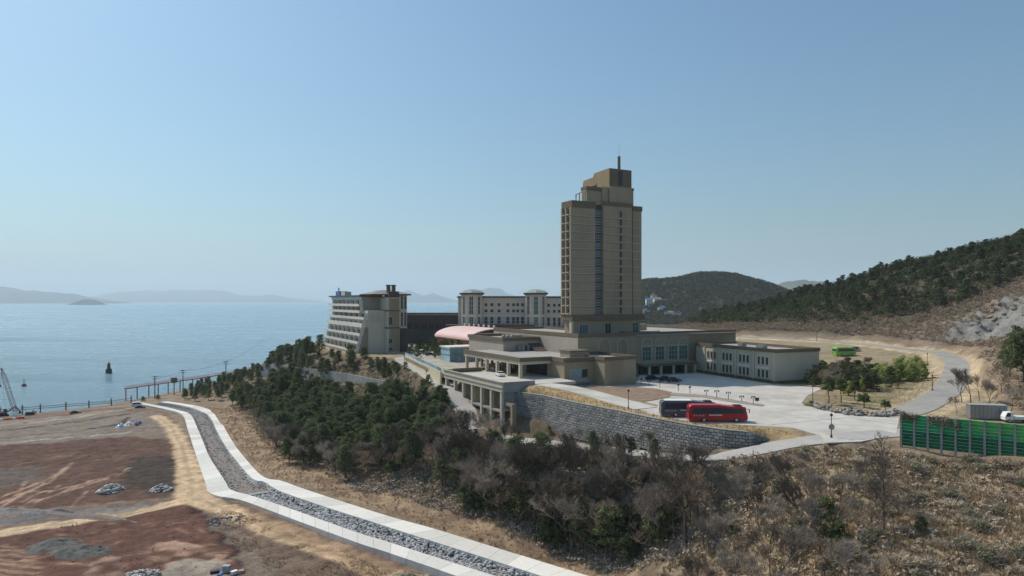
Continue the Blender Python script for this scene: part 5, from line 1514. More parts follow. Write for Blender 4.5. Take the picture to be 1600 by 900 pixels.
def street_lamp(label, loc, h=4.4, disc=False):
    t = thing('street_lamp', label, 'street lamp', loc, 0, 'street lamps')
    MB().tube((0, 0, -0.1), (0, 0, h), 0.1, 0.06, 6).build('pole', M['dark_metal'], t)
    MB().lathe([(0.22, -0.05), (0.2, 0.5), (0.1, 0.6)], 8).build('base', M['dark_metal'], t)
    MB().lathe([(0.12, h), (0.24, h + 0.12), (0.24, h + 0.4), (0.06, h + 0.6)], 8).build('lantern', M['dark_metal'], t)
    if disc:
        b = MB(); b.tube((0, -0.08, 2.0), (0, -0.14, 2.0), 0.55, 0.55, 16); b.build('sign_disc', M['conc_grey'], t)
    return t
street_lamp('street lamp with a round grey sign at the tip of the grass verge', (*P(1299, 684, 28), 28.0), 3.9, True)
street_lamp('street lamp on the grass verge left of the coaches', (*P(982, 639.5, 28), 28.0), 4.0)
street_lamp('street lamp beside the round low hedge near the topiary', (*P(1270, 633, 28), 28.1), 4.2)
x, y = P(1457, 611, 28); street_lamp('street lamp on the lawn by the bend of the upper road', (x, y, H1(x, y)), 4.0)
x, y = at(1449, 255); street_lamp('street lamp on the outer bend beyond the bamboo', (x, y, H1(x, y)), 4.2)
x, y = P(1178, 722, 26); street_lamp('dark lamp post beside the lower lane under the wall end', (x, y, H1(x, y)), 3.2)
x, y = at(1276, 345); street_lamp('street lamp far along the upper road behind the wing', (x, y, H1(x, y)), 4.5)
x, y = at(666, 222); street_lamp('street lamp by the lane near the terrace piers', (x, y, H1(x, y)), 4.5)
x, y = at(632, 262); street_lamp('street lamp halfway up the lane to the balcony hotel', (x, y, H1(x, y)), 4.5)

# ------------------------------------------------------------------ green noise barrier
F0 = P(1408, 692, 28); F1 = P(1600, 714, 28)
fd = Vector((F1[0] - F0[0], F1[1] - F0[1], 0)).normalized(); fa = math.atan2(fd.y, fd.x)
nb_ = thing('noise_barrier', 'tall translucent green panel barrier on grey posts above the brush slope', 'barrier', (F0[0], F0[1], 27.6), fa)
def panel_mat(name, c, tr):
    m, nt, b = newmat(name); nt.nodes.remove(b)
    out = nt.nodes['Material Output']
    tc = nt.nodes.new('ShaderNodeTexCoord'); n = nt.nodes.new('ShaderNodeTexNoise'); n.inputs['Scale'].default_value = 1.2; n.inputs['Detail'].default_value = 5
    nt.links.new(tc.outputs['Object'], n.inputs['Vector'])
    oi = nt.nodes.new('ShaderNodeObjectInfo')
    ad = nt.nodes.new('ShaderNodeMath'); ad.operation = 'MULTIPLY_ADD'; ad.inputs[1].default_value = 0.5
    nt.links.new(oi.outputs['Random'], ad.inputs[0]); nt.links.new(n.outputs[0], ad.inputs[2])
    mr = nt.nodes.new('ShaderNodeMapRange'); mr.inputs[1].default_value = 0.3; mr.inputs[2].default_value = 1.2; mr.inputs[3].default_value = 0.75; mr.inputs[4].default_value = 1.25
    nt.links.new(ad.outputs[0], mr.inputs[0])
    mx = nt.nodes.new('ShaderNodeMix'); mx.data_type = 'RGBA'; mx.blend_type = 'MULTIPLY'; mx.inputs[0].default_value = 1
    mx.inputs[6].default_value = (*c, 1); nt.links.new(mr.outputs[0], mx.inputs[7])
    d = nt.nodes.new('ShaderNodeBsdfDiffuse'); t = nt.nodes.new('ShaderNodeBsdfTranslucent')
    nt.links.new(mx.outputs[2], d.inputs[0]); nt.links.new(mx.outputs[2], t.inputs[0])
    ms = nt.nodes.new('ShaderNodeMixShader'); ms.inputs[0].default_value = tr
    nt.links.new(d.outputs[0], ms.inputs[1]); nt.links.new(t.outputs[0], ms.inputs[2]); nt.links.new(ms.outputs[0], out.inputs[0])
    return m
gm = [panel_mat('barrier_dark_green', (0.015, 0.19, 0.1), 0.3), panel_mat('barrier_mid_green', (0.04, 0.46, 0.22), 0.5), panel_mat('barrier_light_green', (0.15, 0.58, 0.2), 0.5)]  # lower dark, upper light greens: backlight and shade behind put into the colour
SP = 2.02; NB = 20; ROWS = 10; RH = 0.55
slat = [MB().box(0.12, -0.05, 0.018, SP - 0.12, 0.05, RH - 0.018).mesh('panel', g) for g in gm]
postm = MB().box(-0.17, -0.2, -1.5, 0.17, 0.2, ROWS * RH + 0.1).mesh('post', M['conc_grey'])
for i in range(NB + 1):
    inst(postm, 'post', nb_, (i * SP, 0, 0))
    if i < NB:
        light = i > 4
        for r in range(ROWS):
            k = 0 if r < 5 - (i > 8) else (2 if (light and r > 5 + (i % 2)) or i > 7 else 1)
            inst(slat[k], 'panel', nb_, (i * SP, rng.uniform(-0.015, 0.015), r * RH))

# ------------------------------------------------------------------ shore: crane, walkway, poles, buoys
x, y = P(21, 633, 3); zc = H1(x, y)
cr = thing('crawler_crane', 'crawler crane with tall lattice boom on the shore', 'crane', (x, y, zc), 0.3)
for s in (-1.6, 1.6):
    b = MB(); b.yprism([(-3, 0.5), (-2.5, 0), (2.5, 0), (3, 0.5), (2.5, 1.0), (-2.5, 1.0)], s - 0.4, s + 0.4); b.build('track', M['tyre'], cr)
part('machinery_house', 'orange_plastic', cr, (-3.2, -1.5, 1.2, 1.4, 1.5, 3.2)); part('cab', 'glass_pale', cr, (1.4, 0.2, 1.2, 2.8, 1.5, 3.2)); part('turntable', 'dark_metal', cr, (-1, -1, 0.9, 1, 1, 1.2))
tip = Vector((-4.6, -1.0, 26.0)); rt = Vector((1.6, 0, 2.0))
b = MB(); dn = (tip - rt); dl = dn.length; dn.normalize(); o1 = dn.cross(Vector((0, 1, 0))).normalized(); o2 = dn.cross(o1)
cs = [(o1 + o2), (o1 - o2), (-o1 - o2), (-o1 + o2)]
N = 16
def bw_(t): return 0.75 * min(1, t * 5 + 0.2, (1 - t) * 4 + 0.2)
for i in range(N):
    t0, t1 = i / N, (i + 1) / N
    for k in range(4):
        b.tube(rt + dn * dl * t0 + cs[k] * bw_(t0), rt + dn * dl * t1 + cs[k] * bw_(t1), 0.09, n=4, caps=False)
        b.tube(rt + dn * dl * t0 + cs[k] * bw_(t0), rt + dn * dl * t1 + cs[(k + 1) % 4] * bw_(t1), 0.05, n=3, caps=False)
b.build('boom', M['red_steel'], cr)
b = MB(); b.tube(tip, (-3, 0, 3.4), 0.04, n=3).tube(tip, tip - Vector((0.3, 0, 8)), 0.04, n=3).box(tip.x - 0.6, tip.y - 0.3, tip.z - 9, tip.x, tip.y + 0.3, tip.z - 8); b.build('hoist_cable', M['dark_metal'], cr)
# excavator
x, y = P(6, 641, 3); 
ex = thing('excavator', 'dark excavator working at the shore beside the crane', 'excavator', (x, y, H1(x, y)), 0.8)
for s in (-1.2, 1.2):
    b = MB(); b.yprism([(-2, 0.4), (-1.6, 0), (1.6, 0), (2, 0.4), (1.6, 0.8), (-1.6, 0.8)], s - 0.3, s + 0.3); b.build('track', M['tyre'], ex)
part('body', 'dark_brown', ex, (-2.2, -1.3, 0.9, 1.0, 1.3, 2.0)); part('cab', 'glass', ex, (0.0, 0.2, 2.0, 1.3, 1.2, 3.1)); b = MB(); b.tube((1, -0.3, 1.6), (4.2, -0.3, 4.2), 0.25, n=6).tube((4.2, -0.3, 4.2), (6, -0.3, 1.6), 0.2, n=6); b.build('arm', M['dark_brown'], ex)
b = MB(); b.yprism([(5.6, 1.6), (6.4, 1.7), (6.3, 0.6), (5.5, 0.4)], -0.8, 0.2); b.build('bucket', M['dark_metal'], ex)
x, y = P(47, 642, 3)
ex2 = thing('site_generator', 'small dark green generator on a pale mound below the crane', 'generator', (x, y, H1(x, y)), 0.2)
part('body', 'dark_metal', ex2, (-1.6, -0.8, 0.3, 1.6, 0.8, 1.7)); part('skid', 'metal', ex2, (-1.8, -0.9, 0, 1.8, 0.9, 0.3)); part('exhaust', 'metal', ex2, (0.9, -0.1, 1.7, 1.1, 0.1, 2.5))
# site barriers
for i in range(6):
    x, y = P(2 + i * 6.5, 653 - i * 0.8, 3); z = H1(x, y)
    t = thing('traffic_barrier', '%s orange plastic barrier of the site row counted from the photo edge' % nm[i], 'barrier', (x, y, z), -0.2, 'orange site barriers')
    b = MB(); b.yprism([(-0.9, 0), (0.9, 0), (0.85, 0.9), (-0.85, 0.9)], -0.25, 0.25); b.build('body', M['orange_plastic'] if i % 3 else M['white_paint'], t)
    b = MB(); b.box(-0.95, -0.35, 0, 0.95, 0.35, 0.12); b.build('foot', M['dark_metal'], t)
# red elevated walkway
wk = thing('elevated_walkway', 'red steel elevated walkway on slim legs along the shore', 'walkway')
wl = [(*at(196, 362), 6.6), (*at(232, 374), 7.0), (*at(262, 384), 7.2), (*at(300, 398), 7.5), (*at(340, 415), 8.0), (*at(372, 430), 8.6), (*at(402, 445), 9.6)]
b = MB(); r1 = MB()
for p, q in zip(wl, wl[1:]):
    d = Vector((q[0] - p[0], q[1] - p[1], 0)).normalized(); nn = Vector((-d.y, d.x, 0))
    b.prism([(p[0] + nn.x, p[1] + nn.y), (q[0] + nn.x, q[1] + nn.y), (q[0] - nn.x, q[1] - nn.y), (p[0] - nn.x, p[1] - nn.y)], [p[2] - .45, q[2] - .45, q[2] - .45, p[2] - .45], [p[2], q[2], q[2], p[2]])
    for s in (-1, 1):
        for hh in (0.5, 1.0): r1.tube((p[0] + nn.x * s, p[1] + nn.y * s, p[2] + hh), (q[0] + nn.x * s, q[1] + nn.y * s, q[2] + hh), 0.05, n=4)
        for k in range(6):
            f = k / 6; r1.tube((p[0] * (1 - f) + q[0] * f + nn.x * s, p[1] * (1 - f) + q[1] * f + nn.y * s, p[2] * (1 - f) + q[2] * f), (p[0] * (1 - f) + q[0] * f + nn.x * s, p[1] * (1 - f) + q[1] * f + nn.y * s, p[2] * (1 - f) + q[2] * f + 1.0), 0.04, n=4)
b.build('deck', M['red_steel'], wk); r1.build('railing', M['red_steel'], wk)
for p, q in zip(wl, wl[1:]):
    for f in (0.02, 0.5):
        xx, yy, zz = [p[j] * (1 - f) + q[j] * f for j in range(3)]
        MB().tube((xx, yy, min(H1(xx, yy), 1.0) - 1.5), (xx, yy, zz - 0.3), 0.28, n=8).build('leg', M['red_steel'], wk)
# red railing along the sea wall
sr = thing('shore_railing', 'long low red railing with dark posts along the water edge', 'railing')
sp_ = [(*P(px_, py_, 3.0),) for px_, py_ in ((-60, 645), (0, 640), (35, 637), (63, 635), (103, 632), (139, 629.5), (174, 626.5), (205, 622))]
b = MB()
for p, q in zip(sp_, sp_[1:]):
    z0, z1 = max(H1(*p), 1.2), max(H1(*q), 1.2)
    for hh in (0.9, 1.8): b.tube((p[0], p[1], z0 + hh), (q[0], q[1], z1 + hh), 0.13, n=5)
b.build('rail', M['red_steel'], sr)
for p in sp_:
    MB().tube((p[0], p[1], H1(*p) - 1.0), (p[0], p[1], max(H1(*p), 1.2) + 3.0), 0.28, n=8).build('post', M['rust'], sr)
# people in red by the shore rail
def person(label, loc, top, rz=0.0):
    t = thing('person', label, 'person', loc, rz)
    me = bpy.data.meshes.new('body')
    J = [(0, 0, 0.95), (0, 0, 1.2), (0, 0, 1.42), (0, 0, 1.52), (0, 0, 1.66), (-0.1, 0, 0.9), (-0.11, 0.03, 0.48), (-0.12, 0, 0.06), (-0.12, -0.16, 0.03), (0.1, 0, 0.9), (0.11, 0.03, 0.48), (0.12, 0, 0.06), (0.12, -0.16, 0.03),
         (-0.19, 0, 1.4), (-0.25, 0, 1.13), (-0.27, -0.06, 0.88), (-0.27, -0.09, 0.78), (0.19, 0, 1.4), (0.25, 0, 1.13), (0.27, -0.06, 0.88), (0.27, -0.09, 0.78)]
    E = [(0, 1), (1, 2), (2, 3), (3, 4), (0, 5), (5, 6), (6, 7), (7, 8), (0, 9), (9, 10), (10, 11), (11, 12), (2, 13), (13, 14), (14, 15), (15, 16), (2, 17), (17, 18), (18, 19), (19, 20)]
    R = [.15, .14, .15, .06, .1, .1, .07, .05, .045, .1, .07, .05, .045, .065, .05, .04, .035, .065, .05, .04, .035]
    me.from_pydata(J, E, []); me.materials.append(top)
    o = inst(me, 'body', t); sk = o.modifiers.new('skin', 'SKIN')
    for v, r in zip(me.skin_vertices[0].data, R): v.radius = (r, r)
    me.skin_vertices[0].data[0].use_root = True
    ss = o.modifiers.new('smooth', 'SUBSURF'); ss.levels = 1; ss.render_levels = 1
    MB().lathe([(0.04, 1.5), (0.09, 1.57), (0.105, 1.66), (0.09, 1.74), (0.03, 1.79)], 10).build('head', mat('skin', (0.5, 0.33, 0.25), 0.6) if 'skin' not in bpy.data.materials else bpy.data.materials['skin'], t)
    MB().lathe([(0.1, 1.68), (0.115, 1.72), (0.09, 1.78), (0.02, 1.82)], 10).build('hair', M['dark_metal'], t)
    return t
for i, (px_, py_, lab) in enumerate(((52, 637.5, 'person in red standing by the shore railing nearest the water'), (56, 639.5, 'person in red standing just below another by the shore railing'), (35, 638.5, 'person in red beside the crane tracks'))):
    x, y = P(px_, py_, 3.0); o = person(lab, (x, y, H1(x, y)), M['red_steel'], i * 0.7); o.scale = (1.05,) * 3
# utility poles and their cables
pos_ = []
for i, (px_, d, h, lab) in enumerate(((242, 362, 12.0, 'utility pole nearest the walkway end on the shore'), (286, 385, 12.5, 'middle utility pole of the shore line'), (353, 408, 13.0, 'utility pole rising from the pines close to the headland'))):
    x, y = at(px_, d); z = H1(x, y)
    t = thing('utility_pole', lab, 'utility pole', (x, y, z), 0.3, 'utility poles on the shore'); pos_.append((x, y, z + h))
    MB().tube((0, 0, -0.5), (0, 0, h), 0.3, 0.2, 7).build('pole', M['bark'], t)
    for zz in (h - 0.5, h - 1.8): part('crossarm', 'dark_metal', t, (-1.5, -0.1, zz, 1.5, 0.1, zz + 0.25))
    part('transformer', 'metal', t, (-0.3, -0.55, h - 3.4, 0.3, -0.2, h - 2.4))
    for a in (-1.1, -0.5, 0.5, 1.1): MB().lathe([(0.06, h - 0.35), (0.08, h - 0.15), (0.03, h)], 6, (a, 0)).build('insulator', M['white_paint'], t)
cb = MB()
chain = pos_ + [(*at(415, 430), 30.0)]
for p, q in zip(chain, chain[1:]):
    for off in (-1.1, 0, 1.1):
        pr = None
        for k in range(9):
            f = k / 8; s = (p[0] * (1 - f) + q[0] * f + off * 0.3, p[1] * (1 - f) + q[1] * f + off, p[2] * (1 - f) + q[2] * f - 0.4 - 1.2 * 4 * f * (1 - f))
            if pr: cb.tube(pr, s, 0.03, n=3, caps=False)
            pr = s
o = cb.build('power_line', M['dark_metal']); tag(o, 'thin sagging power cables strung between the shore utility poles', 'cable')
# look-out box on legs
x, y = at(272, 372)
t = thing('lookout_tower', 'small square lookout cabin on a post beside the red walkway', 'lookout', (x, y, H1(x, y)), 0.2)
MB().tube((0, 0, -0.5), (0, 0, 6.8), 0.3, n=8).build('post', M['metal'], t); part('cabin', 'tan_dark', t, (-1.2, -1.2, 6.8, 1.2, 1.2, 9.2)); part('roof', 'eave', t, (-1.5, -1.5, 9.2, 1.5, 1.5, 9.5))
for a in (-0.6, 0.6): win(t, a, -1.2, 7.6, 0.8, 1.0, fw=0.08)
# beacon and buoy on the water
x, y = P(170, 583.5, 0)
t = thing('sea_beacon', 'dark conical light beacon on a round base in the sea', 'beacon', (x, y, 0))
MB().lathe([(2.1, -3), (2.1, 3.0), (1.9, 3.4)], 16).build('base', M['dark_metal'], t); MB().lathe([(1.2, 3.4), (0.9, 7.0)], 12).build('tower', M['dark_brown'], t)
MB().lathe([(1.2, 7.0), (1.2, 7.25)], 12).build('gallery', M['rust'], t); MB().lathe([(0.45, 7.25), (0.45, 8.2), (0.1, 8.7)], 10).build('lantern', M['orange_plastic'], t)
x, y = P(37.5, 603.5, 0)
t = thing('sea_buoy', 'small pale channel buoy with a dark float near the crane', 'buoy', (x, y, 0))
MB().lathe([(0.9, -1), (1.3, 0.2), (1.2, 1.2), (0.7, 1.5)], 12).build('float', M['dark_brown'], t); b = MB()
for k in range(4): b.tube((0.6 * math.cos(k * 1.57), 0.6 * math.sin(k * 1.57), 1.4), (0.2 * math.cos(k * 1.57), 0.2 * math.sin(k * 1.57), 4.0), 0.1, n=4)
b.build('cage', M['yellow_wall'], t); MB().lathe([(0.35, 4.0), (0.35, 4.7), (0.1, 5.0)], 8).build('top_mark', M['yellow_wall'], t)

HMEM = {}
def scatter(poly, n, mind, seed, accept=None):
    """points inside poly at least mind apart; accept works on arrays x,y,h; heights are remembered for plant()"""
    r = np.random.default_rng(seed); xs = [p[0] for p in poly]; ys = [p[1] for p in poly]
    k = n * 14
    x = r.uniform(min(xs), max(xs), k); y = r.uniform(min(ys), max(ys), k)
    m = inside(x, y, poly); x, y = x[m], y[m]
    h = height(x, y)
    if accept is not None:
        m = accept(x, y, h); x, y, h = x[m], y[m], h[m]
    pts = []; cell = {}
    for a, b, c in zip(x.tolist(), y.tolist(), h.tolist()):
        i, j = int(a // mind), int(b // mind)
        if any((a - u) ** 2 + (b - v) ** 2 < mind * mind for di in (-1, 0, 1) for dj in (-1, 0, 1) for u, v in cell.get((i + di, j + dj), ())): continue
        cell.setdefault((i, j), []).append((a, b)); pts.append((a, b)); HMEM[(a, b)] = c
        if len(pts) >= n: break
    return pts
def off_roads(x, y, m=4.6):
    x = np.atleast_1d(x); y = np.atleast_1d(y)
    return np.minimum.reduce([seg_dist(x, y, pl)[0] for pl in (ROAD_BACK, ROAD_LOW, DRIVE)]) > m

# ------------------------------------------------------------------ site heaps
def heap(name, label, cat, px_, py_, rx, ry, hgt, n, size, mt, seed):
    x, y = P(px_, py_, 3); r = np.random.default_rng(seed); z0 = H1(x, y)
    t = thing(name, label, cat, (x, y, z0))
    rad = np.sqrt(r.random(n)); an = r.uniform(0, 6.28, n)
    ps = np.stack([rad * np.cos(an) * rx, rad * np.sin(an) * ry, (1 - rad ** 1.5) * hgt * r.random(n) + 0.1], -1)
    o = inst(rocks_mesh('stones', ps, r.uniform(size * 0.6, size * 1.3, n), mt, seed), 'stones', t); o['kind'] = 'stuff'
    return t
heap('stone_heap', 'heap of pale boulders on the red soil, the larger of two', 'stone heap', 174, 767, 3.2, 3.0, 2.0, 140, 0.5, M['pale_rock'], 5)
heap('stone_heap', 'smaller heap of pale boulders nearer the sandy track', 'stone heap', 252, 765, 2.7, 2.4, 1.6, 110, 0.45, M['pale_rock'], 6)
heap('rubble_heap', 'broken pale rubble at the bottom edge of the red field', 'rubble', 225, 897, 3.0, 2.0, 0.6, 90, 0.32, M['pale_rock'], 7)
heap('rubble_heap', 'scattered grey rubble along the rim beside the sandy track', 'rubble', 352, 812, 4.5, 4.0, 0.3, 60, 0.3, M['rock'], 8)
def mound(name, label, cat, px_, py_, rx, ry, h, mt, seed):
    x, y = P(px_, py_, 3); g = np.linspace(-1, 1, 33); A, B = np.meshgrid(g, g)
    rr = np.hypot(A, B); hh = np.clip(1 - rr ** 1.6, 0, 1) * (1 + vnoise(A * 10, B * 10, 2.5, seed) * 1.0 + vnoise(A * 10, B * 10, 0.9, seed + 1) * 0.5)
    o = inst(grid_mesh(name, A * rx, B * ry, hh * h - 0.25, mt), name, None, (x, y, H1(x, y)), rng.uniform(-0.3, 0.3)); tag(o, label, cat)
mound('covered_mound', 'largest dark grey netted earth mound on the near field', 'mound', 118, 862, 6.5, 4.0, 1.3, M['tarp'], 3)
mound('covered_mound', 'low dark grey mound behind the largest netted mound', 'mound', 88, 851, 6.0, 4.5, 1.1, M['tarp'], 5)
mound('covered_mound', 'small dark mound at the end of the netted mounds toward the track', 'mound', 152, 862, 3.4, 3.2, 1.0, M['tarp'], 8)
mound('gravel_mound', 'long grey gravel ridge along the sandy branch track', 'mound', 90, 803, 24, 2.6, 1.2, M['gravel'], 9)
mound('earth_mound', 'grassy tan earth mound at the bottom between track and channel', 'mound', 632, 896, 4.5, 2.5, 1.2, mat('pale_earth', (0.3, 0.25, 0.17), 0.95, var=0.4, scale=1.0), 12)
cp = np.array(scatter(S_([(-260, 880), (0, 842), (235, 794), (300, 794), (372, 850), (388, 905), (-260, 960)]), 500, 0.5, 61)); cp2 = np.array(scatter(S_([(0, 700), (200, 682), (285, 690), (290, 770), (0, 800), (-100, 760)]), 250, 0.8, 62))
cp = np.concatenate([cp, cp2]); cz = height(cp[:, 0], cp[:, 1])
o = inst(rocks_mesh('soil_clods', np.stack([cp[:, 0], cp[:, 1], cz + 0.1], -1), nrng.uniform(0.05, 0.2, len(cp)), objrand_mat('soil_clod', (0.27, 0.19, 0.145), 0.6, 1.5, scale=2), 63), 'soil_clods'); tag(o, 'loose clods of red brown soil strewn over the bare fields', 'clods', kind='stuff')
# tarpaulin bags by the back field
x, y = P(207, 662, 3); z = H1(x, y)
for i, (dx, dy, m_, s, lab) in enumerate(((0.5, 3, 'blue_paint', 1.6, 'crumpled blue tarpaulin bundle at the corner of the back field'), (-1.5, 0, 'balcony', 1.7, 'white tarpaulin bundle below the blue one on the back field'), (2.3, -1.0, 'red_steel', 1.0, 'small red bundle beside the blue tarpaulin'), (-3.0, -3.5, 'glass_pale', 1.5, 'pale blue net bundle lowest of the tarpaulins'))):
    g = np.linspace(-1, 1, 13); A, B = np.meshgrid(g, g); hh = np.clip(1 - np.hypot(A, B) ** 2, 0, 1) * (1 + vnoise(A * 9 + i * 7, B * 9, 2, 60 + i) * 1.4)
    o = inst(grid_mesh('tarpaulin_bundle', A * s, B * s * 1.5, hh * 1.4 - 0.2, M[m_], smooth=False), 'tarpaulin_bundle', None, (x + dx, y + dy, z)); tag(o, lab, 'tarpaulin', 'tarpaulin bundles')
# rubbish at the bottom edge
x, y = P(352, 893, 3); z = H1(x, y)
for i, (dx, dy, w, d_, h, m_, lab) in enumerate(((0, 0.5, 1.2, 0.9, 1.1, 'silver_paint', 'grey box, tallest of the rubbish at the bottom edge'), (-1.8, -0.3, 1.6, 0.8, 0.5, 'dark_metal', 'dark flat crate in the rubbish beside the grey box'), (1.8, -0.4, 1.1, 0.7, 0.45, 'white_paint', 'white low box in the rubbish next to the grey box'), (-0.4, -1.2, 1.2, 0.6, 0.25, 'blue_paint', 'blue sheet bundle in front of the grey box'), (2.9, 0.2, 0.8, 0.8, 0.35, 'pale_rock', 'pale lump at the end of the rubbish by the track'))):
    t = thing('rubbish_box', lab, 'rubbish', (x + dx, y + dy, z), i * 0.5, 'rubbish at the bottom edge')
    part('box', m_, t, (-w / 2, -d_ / 2, -0.1, w / 2, d_ / 2, h)); part('lid', m_, t, (-w / 2 - .04, -d_ / 2 - .04, h, w / 2 + .04, d_ / 2 + .04, h + 0.08))

# ------------------------------------------------------------------ plants
def sticks(segs, w):
    """thin three-sided prisms for twigs: segs (N,2,3), w (N,2) radii -> quads soup (N*3*4,3)"""
    segs = np.asarray(segs, float); w = np.asarray(w, float)
    a, b = segs[:, 0], segs[:, 1]
    d = b - a; d /= np.linalg.norm(d, axis=1, keepdims=True) + 1e-9
    ref = np.where(np.abs(d[:, 2:3]) > 0.9, [[1.0, 0, 0]], [[0, 0, 1.0]])
    u = np.cross(d, ref); u /= np.linalg.norm(u, axis=1, keepdims=True) + 1e-9
    v = np.cross(d, u)
    out = []
    for k in range(3):
        t0, t1 = 2.094 * k, 2.094 * (k + 1)
        o0 = u * math.cos(t0) + v * math.sin(t0); o1 = u * math.cos(t1) + v * math.sin(t1)
        out.append(np.stack([a + o0 * w[:, :1], a + o1 * w[:, :1], b + o1 * w[:, 1:], b + o0 * w[:, 1:]], 1))
    return np.concatenate(out, 0).reshape(-1, 3)
def branch_tree(h, seed, depth=5, spread=0.6, r0=None, twigs=True, trunk_frac=0.3):
    r = random.Random(seed); segs = []; ws = []
    r0 = r0 or h * 0.019
    def grow(p, d, L, rad, lev):
        n = 2
        for i in range(n):
            q = p + d * (L / n)
            segs.append((tuple(p), tuple(q))); ws.append((rad, rad * 0.86)); rad *= 0.86
            p = q; d = (d + Vector((r.uniform(-1, 1), r.uniform(-1, 1), r.uniform(-0.2, 0.5))) * 0.14).normalized()
            if lev > 0 and i == 0 and lev < depth and r.random() < 0.7: child(p, d, L, rad, lev)
        if lev < depth:
            for _ in range(r.choice((2, 3, 3))): child(p, d, L, rad, lev)
    def child(p, d, L, rad, lev):
        ax = Vector((r.uniform(-1, 1), r.uniform(-1, 1), r.uniform(-0.35, 0.55))).normalized()
        nd = (d * (1 - spread * r.uniform(0.6, 1.1)) + ax * spread).normalized(); nd.z += 0.12; nd.normalize()
        grow(p, nd, L * r.uniform(0.6, 0.8), max(rad * r.uniform(0.55, 0.72), 0.014), lev + 1)
    grow(Vector((0, 0, -0.3)), Vector((r.uniform(-.1, .1), r.uniform(-.1, .1), 1)).normalized(), h * trunk_frac, r0, 0)
    segs = np.array(segs); ws = np.array(ws)
    top = segs[:, :, 2].max(); s = h / top; segs *= s
    return segs, ws
def bare_template(h, seed, twig='twig', depth=5, spread=0.6, trunk_frac=0.3):
    segs, ws = branch_tree(h, seed, depth, spread, None, True, trunk_frac)
    thick = ws[:, 0] > 0.045
    tw = segs[~thick]; tww = np.maximum(ws[~thick], 0.022)
    r = np.random.default_rng(seed)          # side twigs on every thin branch
    k = np.arange(len(tw)); a = tw[k, 0] + (tw[k, 1] - tw[k, 0]) * r.random((len(k), 1))
    d = (tw[k, 1] - tw[k, 0]); d /= np.linalg.norm(d, axis=1, keepdims=True) + 1e-9
    d = d + r.normal(0, 0.6, d.shape); d[:, 2] += 0.25; d /= np.linalg.norm(d, axis=1, keepdims=True)
    b2 = a + d * h * r.uniform(0.04, 0.1, (len(k), 1))
    tw = np.concatenate([tw, np.stack([a, b2], 1)]); tww = np.concatenate([tww, np.tile([0.018, 0.011], (len(k), 1))])
    return [('trunk', tri_mesh('trunk', sticks(segs[thick], ws[thick]), 4, M['bark'])), ('crown', tri_mesh('crown', sticks(tw, tww), 4, M[twig]))]
def pine_template(h, seed, leaf='pine', n=70, cl=20, spread=0.3, low=0.25, leafsize=0.26):
    r = random.Random(seed); b = MB()
    p = Vector((0, 0, -0.4)); rad = h * 0.018; cs = []; sz = []
    lean = Vector((r.uniform(-.1, .1), r.uniform(-.1, .1), 0))
    K = 7; pts = [p.copy()]
    for i in range(K):
        q = Vector((lean.x * h * (i + 1) / K + r.uniform(-.12, .12), lean.y * h * (i + 1) / K + r.uniform(-.12, .12), h * 0.95 * (i + 1) / K))
        b.tube(pts[-1], q, rad * (1 - i / K) + 0.03, rad * (1 - (i + 1) / K) + 0.03, 6, False); pts.append(q)
    for i in range(cl):
        f = low + (1 - low) * (i + 0.5) / cl
        k = min(int(f * K), K - 1); g = f * K - k; o = pts[k].lerp(pts[k + 1], g)
        an = i * 2.4 + r.uniform(-.5, .5); L = h * spread * (1.15 - f) ** 0.6 * r.uniform(0.55, 1.1)
        e = o + Vector((math.cos(an) * L, math.sin(an) * L, L * r.uniform(0.05, 0.45)))
        b.tube(o, e, 0.05, 0.02, 4, False)
        cs.append(tuple(o.lerp(e, 0.85))); sz.append(h * 0.125 * r.uniform(0.75, 1.3) * (1.2 - 0.4 * f))
        if r.random() < 0.55: cs.append(tuple(o.lerp(e, 0.45))); sz.append(h * 0.075 * r.uniform(0.7, 1.2))
    cs.append(tuple(pts[-1])); sz.append(h * 0.085)
    soup = leaf_soup(cs, sz, n, 0.62, leafsize, seed, 0.35, 0.5)
    return [('trunk', b.mesh('trunk', M['bark_pine'])), ('crown', tri_mesh('crown', soup, 4, M[leaf]))]
def shrub_template(w, h, seed, mats=('vine', None), nst=500, nleaf=500, leafsize=0.14):
    r = np.random.default_rng(seed)
    k = nst
    an = r.uniform(0, 6.28, k); el = r.uniform(0.15, 1.4, k)
    base = np.stack([r.normal(0, w * 0.16, k), r.normal(0, w * 0.16, k), np.full(k, -0.1)], -1)
    d = np.stack([np.cos(an) * np.cos(el) * w * 0.5, np.sin(an) * np.cos(el) * w * 0.5, np.sin(el) * h], -1)
    L0 = r.uniform(0.1, 0.6, k)[:, None]; L1 = L0 + r.uniform(0.2, 0.5, k)[:, None]
    bend = r.normal(0, 0.18, (k, 3)) * w * 0.35
    seg = np.stack([base + d * L0, base + d * np.minimum(L1, 1) + bend * L1], 1)
    wd = np.stack([r.uniform(0.025, 0.05, k), np.full(k, 0.018)], -1)
    out = [('stems', tri_mesh('stems', sticks(seg, wd), 4, M[mats[0]]))]
    if mats[1]:
        m = 22; f = r.random(m)
        a2 = r.uniform(0, 6.28, m); rr = np.sqrt(r.random(m)) * 0.36 * w
        cc = np.stack([rr * np.cos(a2), rr * np.sin(a2), h * (0.25 + 0.5 * f * (1 - (rr / (0.5 * w)) ** 2))], -1)
        out.append(('foliage', tri_mesh('foliage', leaf_soup(cc, np.full(m, w * 0.16), nleaf // m, 0.75, leafsize, seed, 0.6, 0.4), 4, M[mats[1]])))
    return out
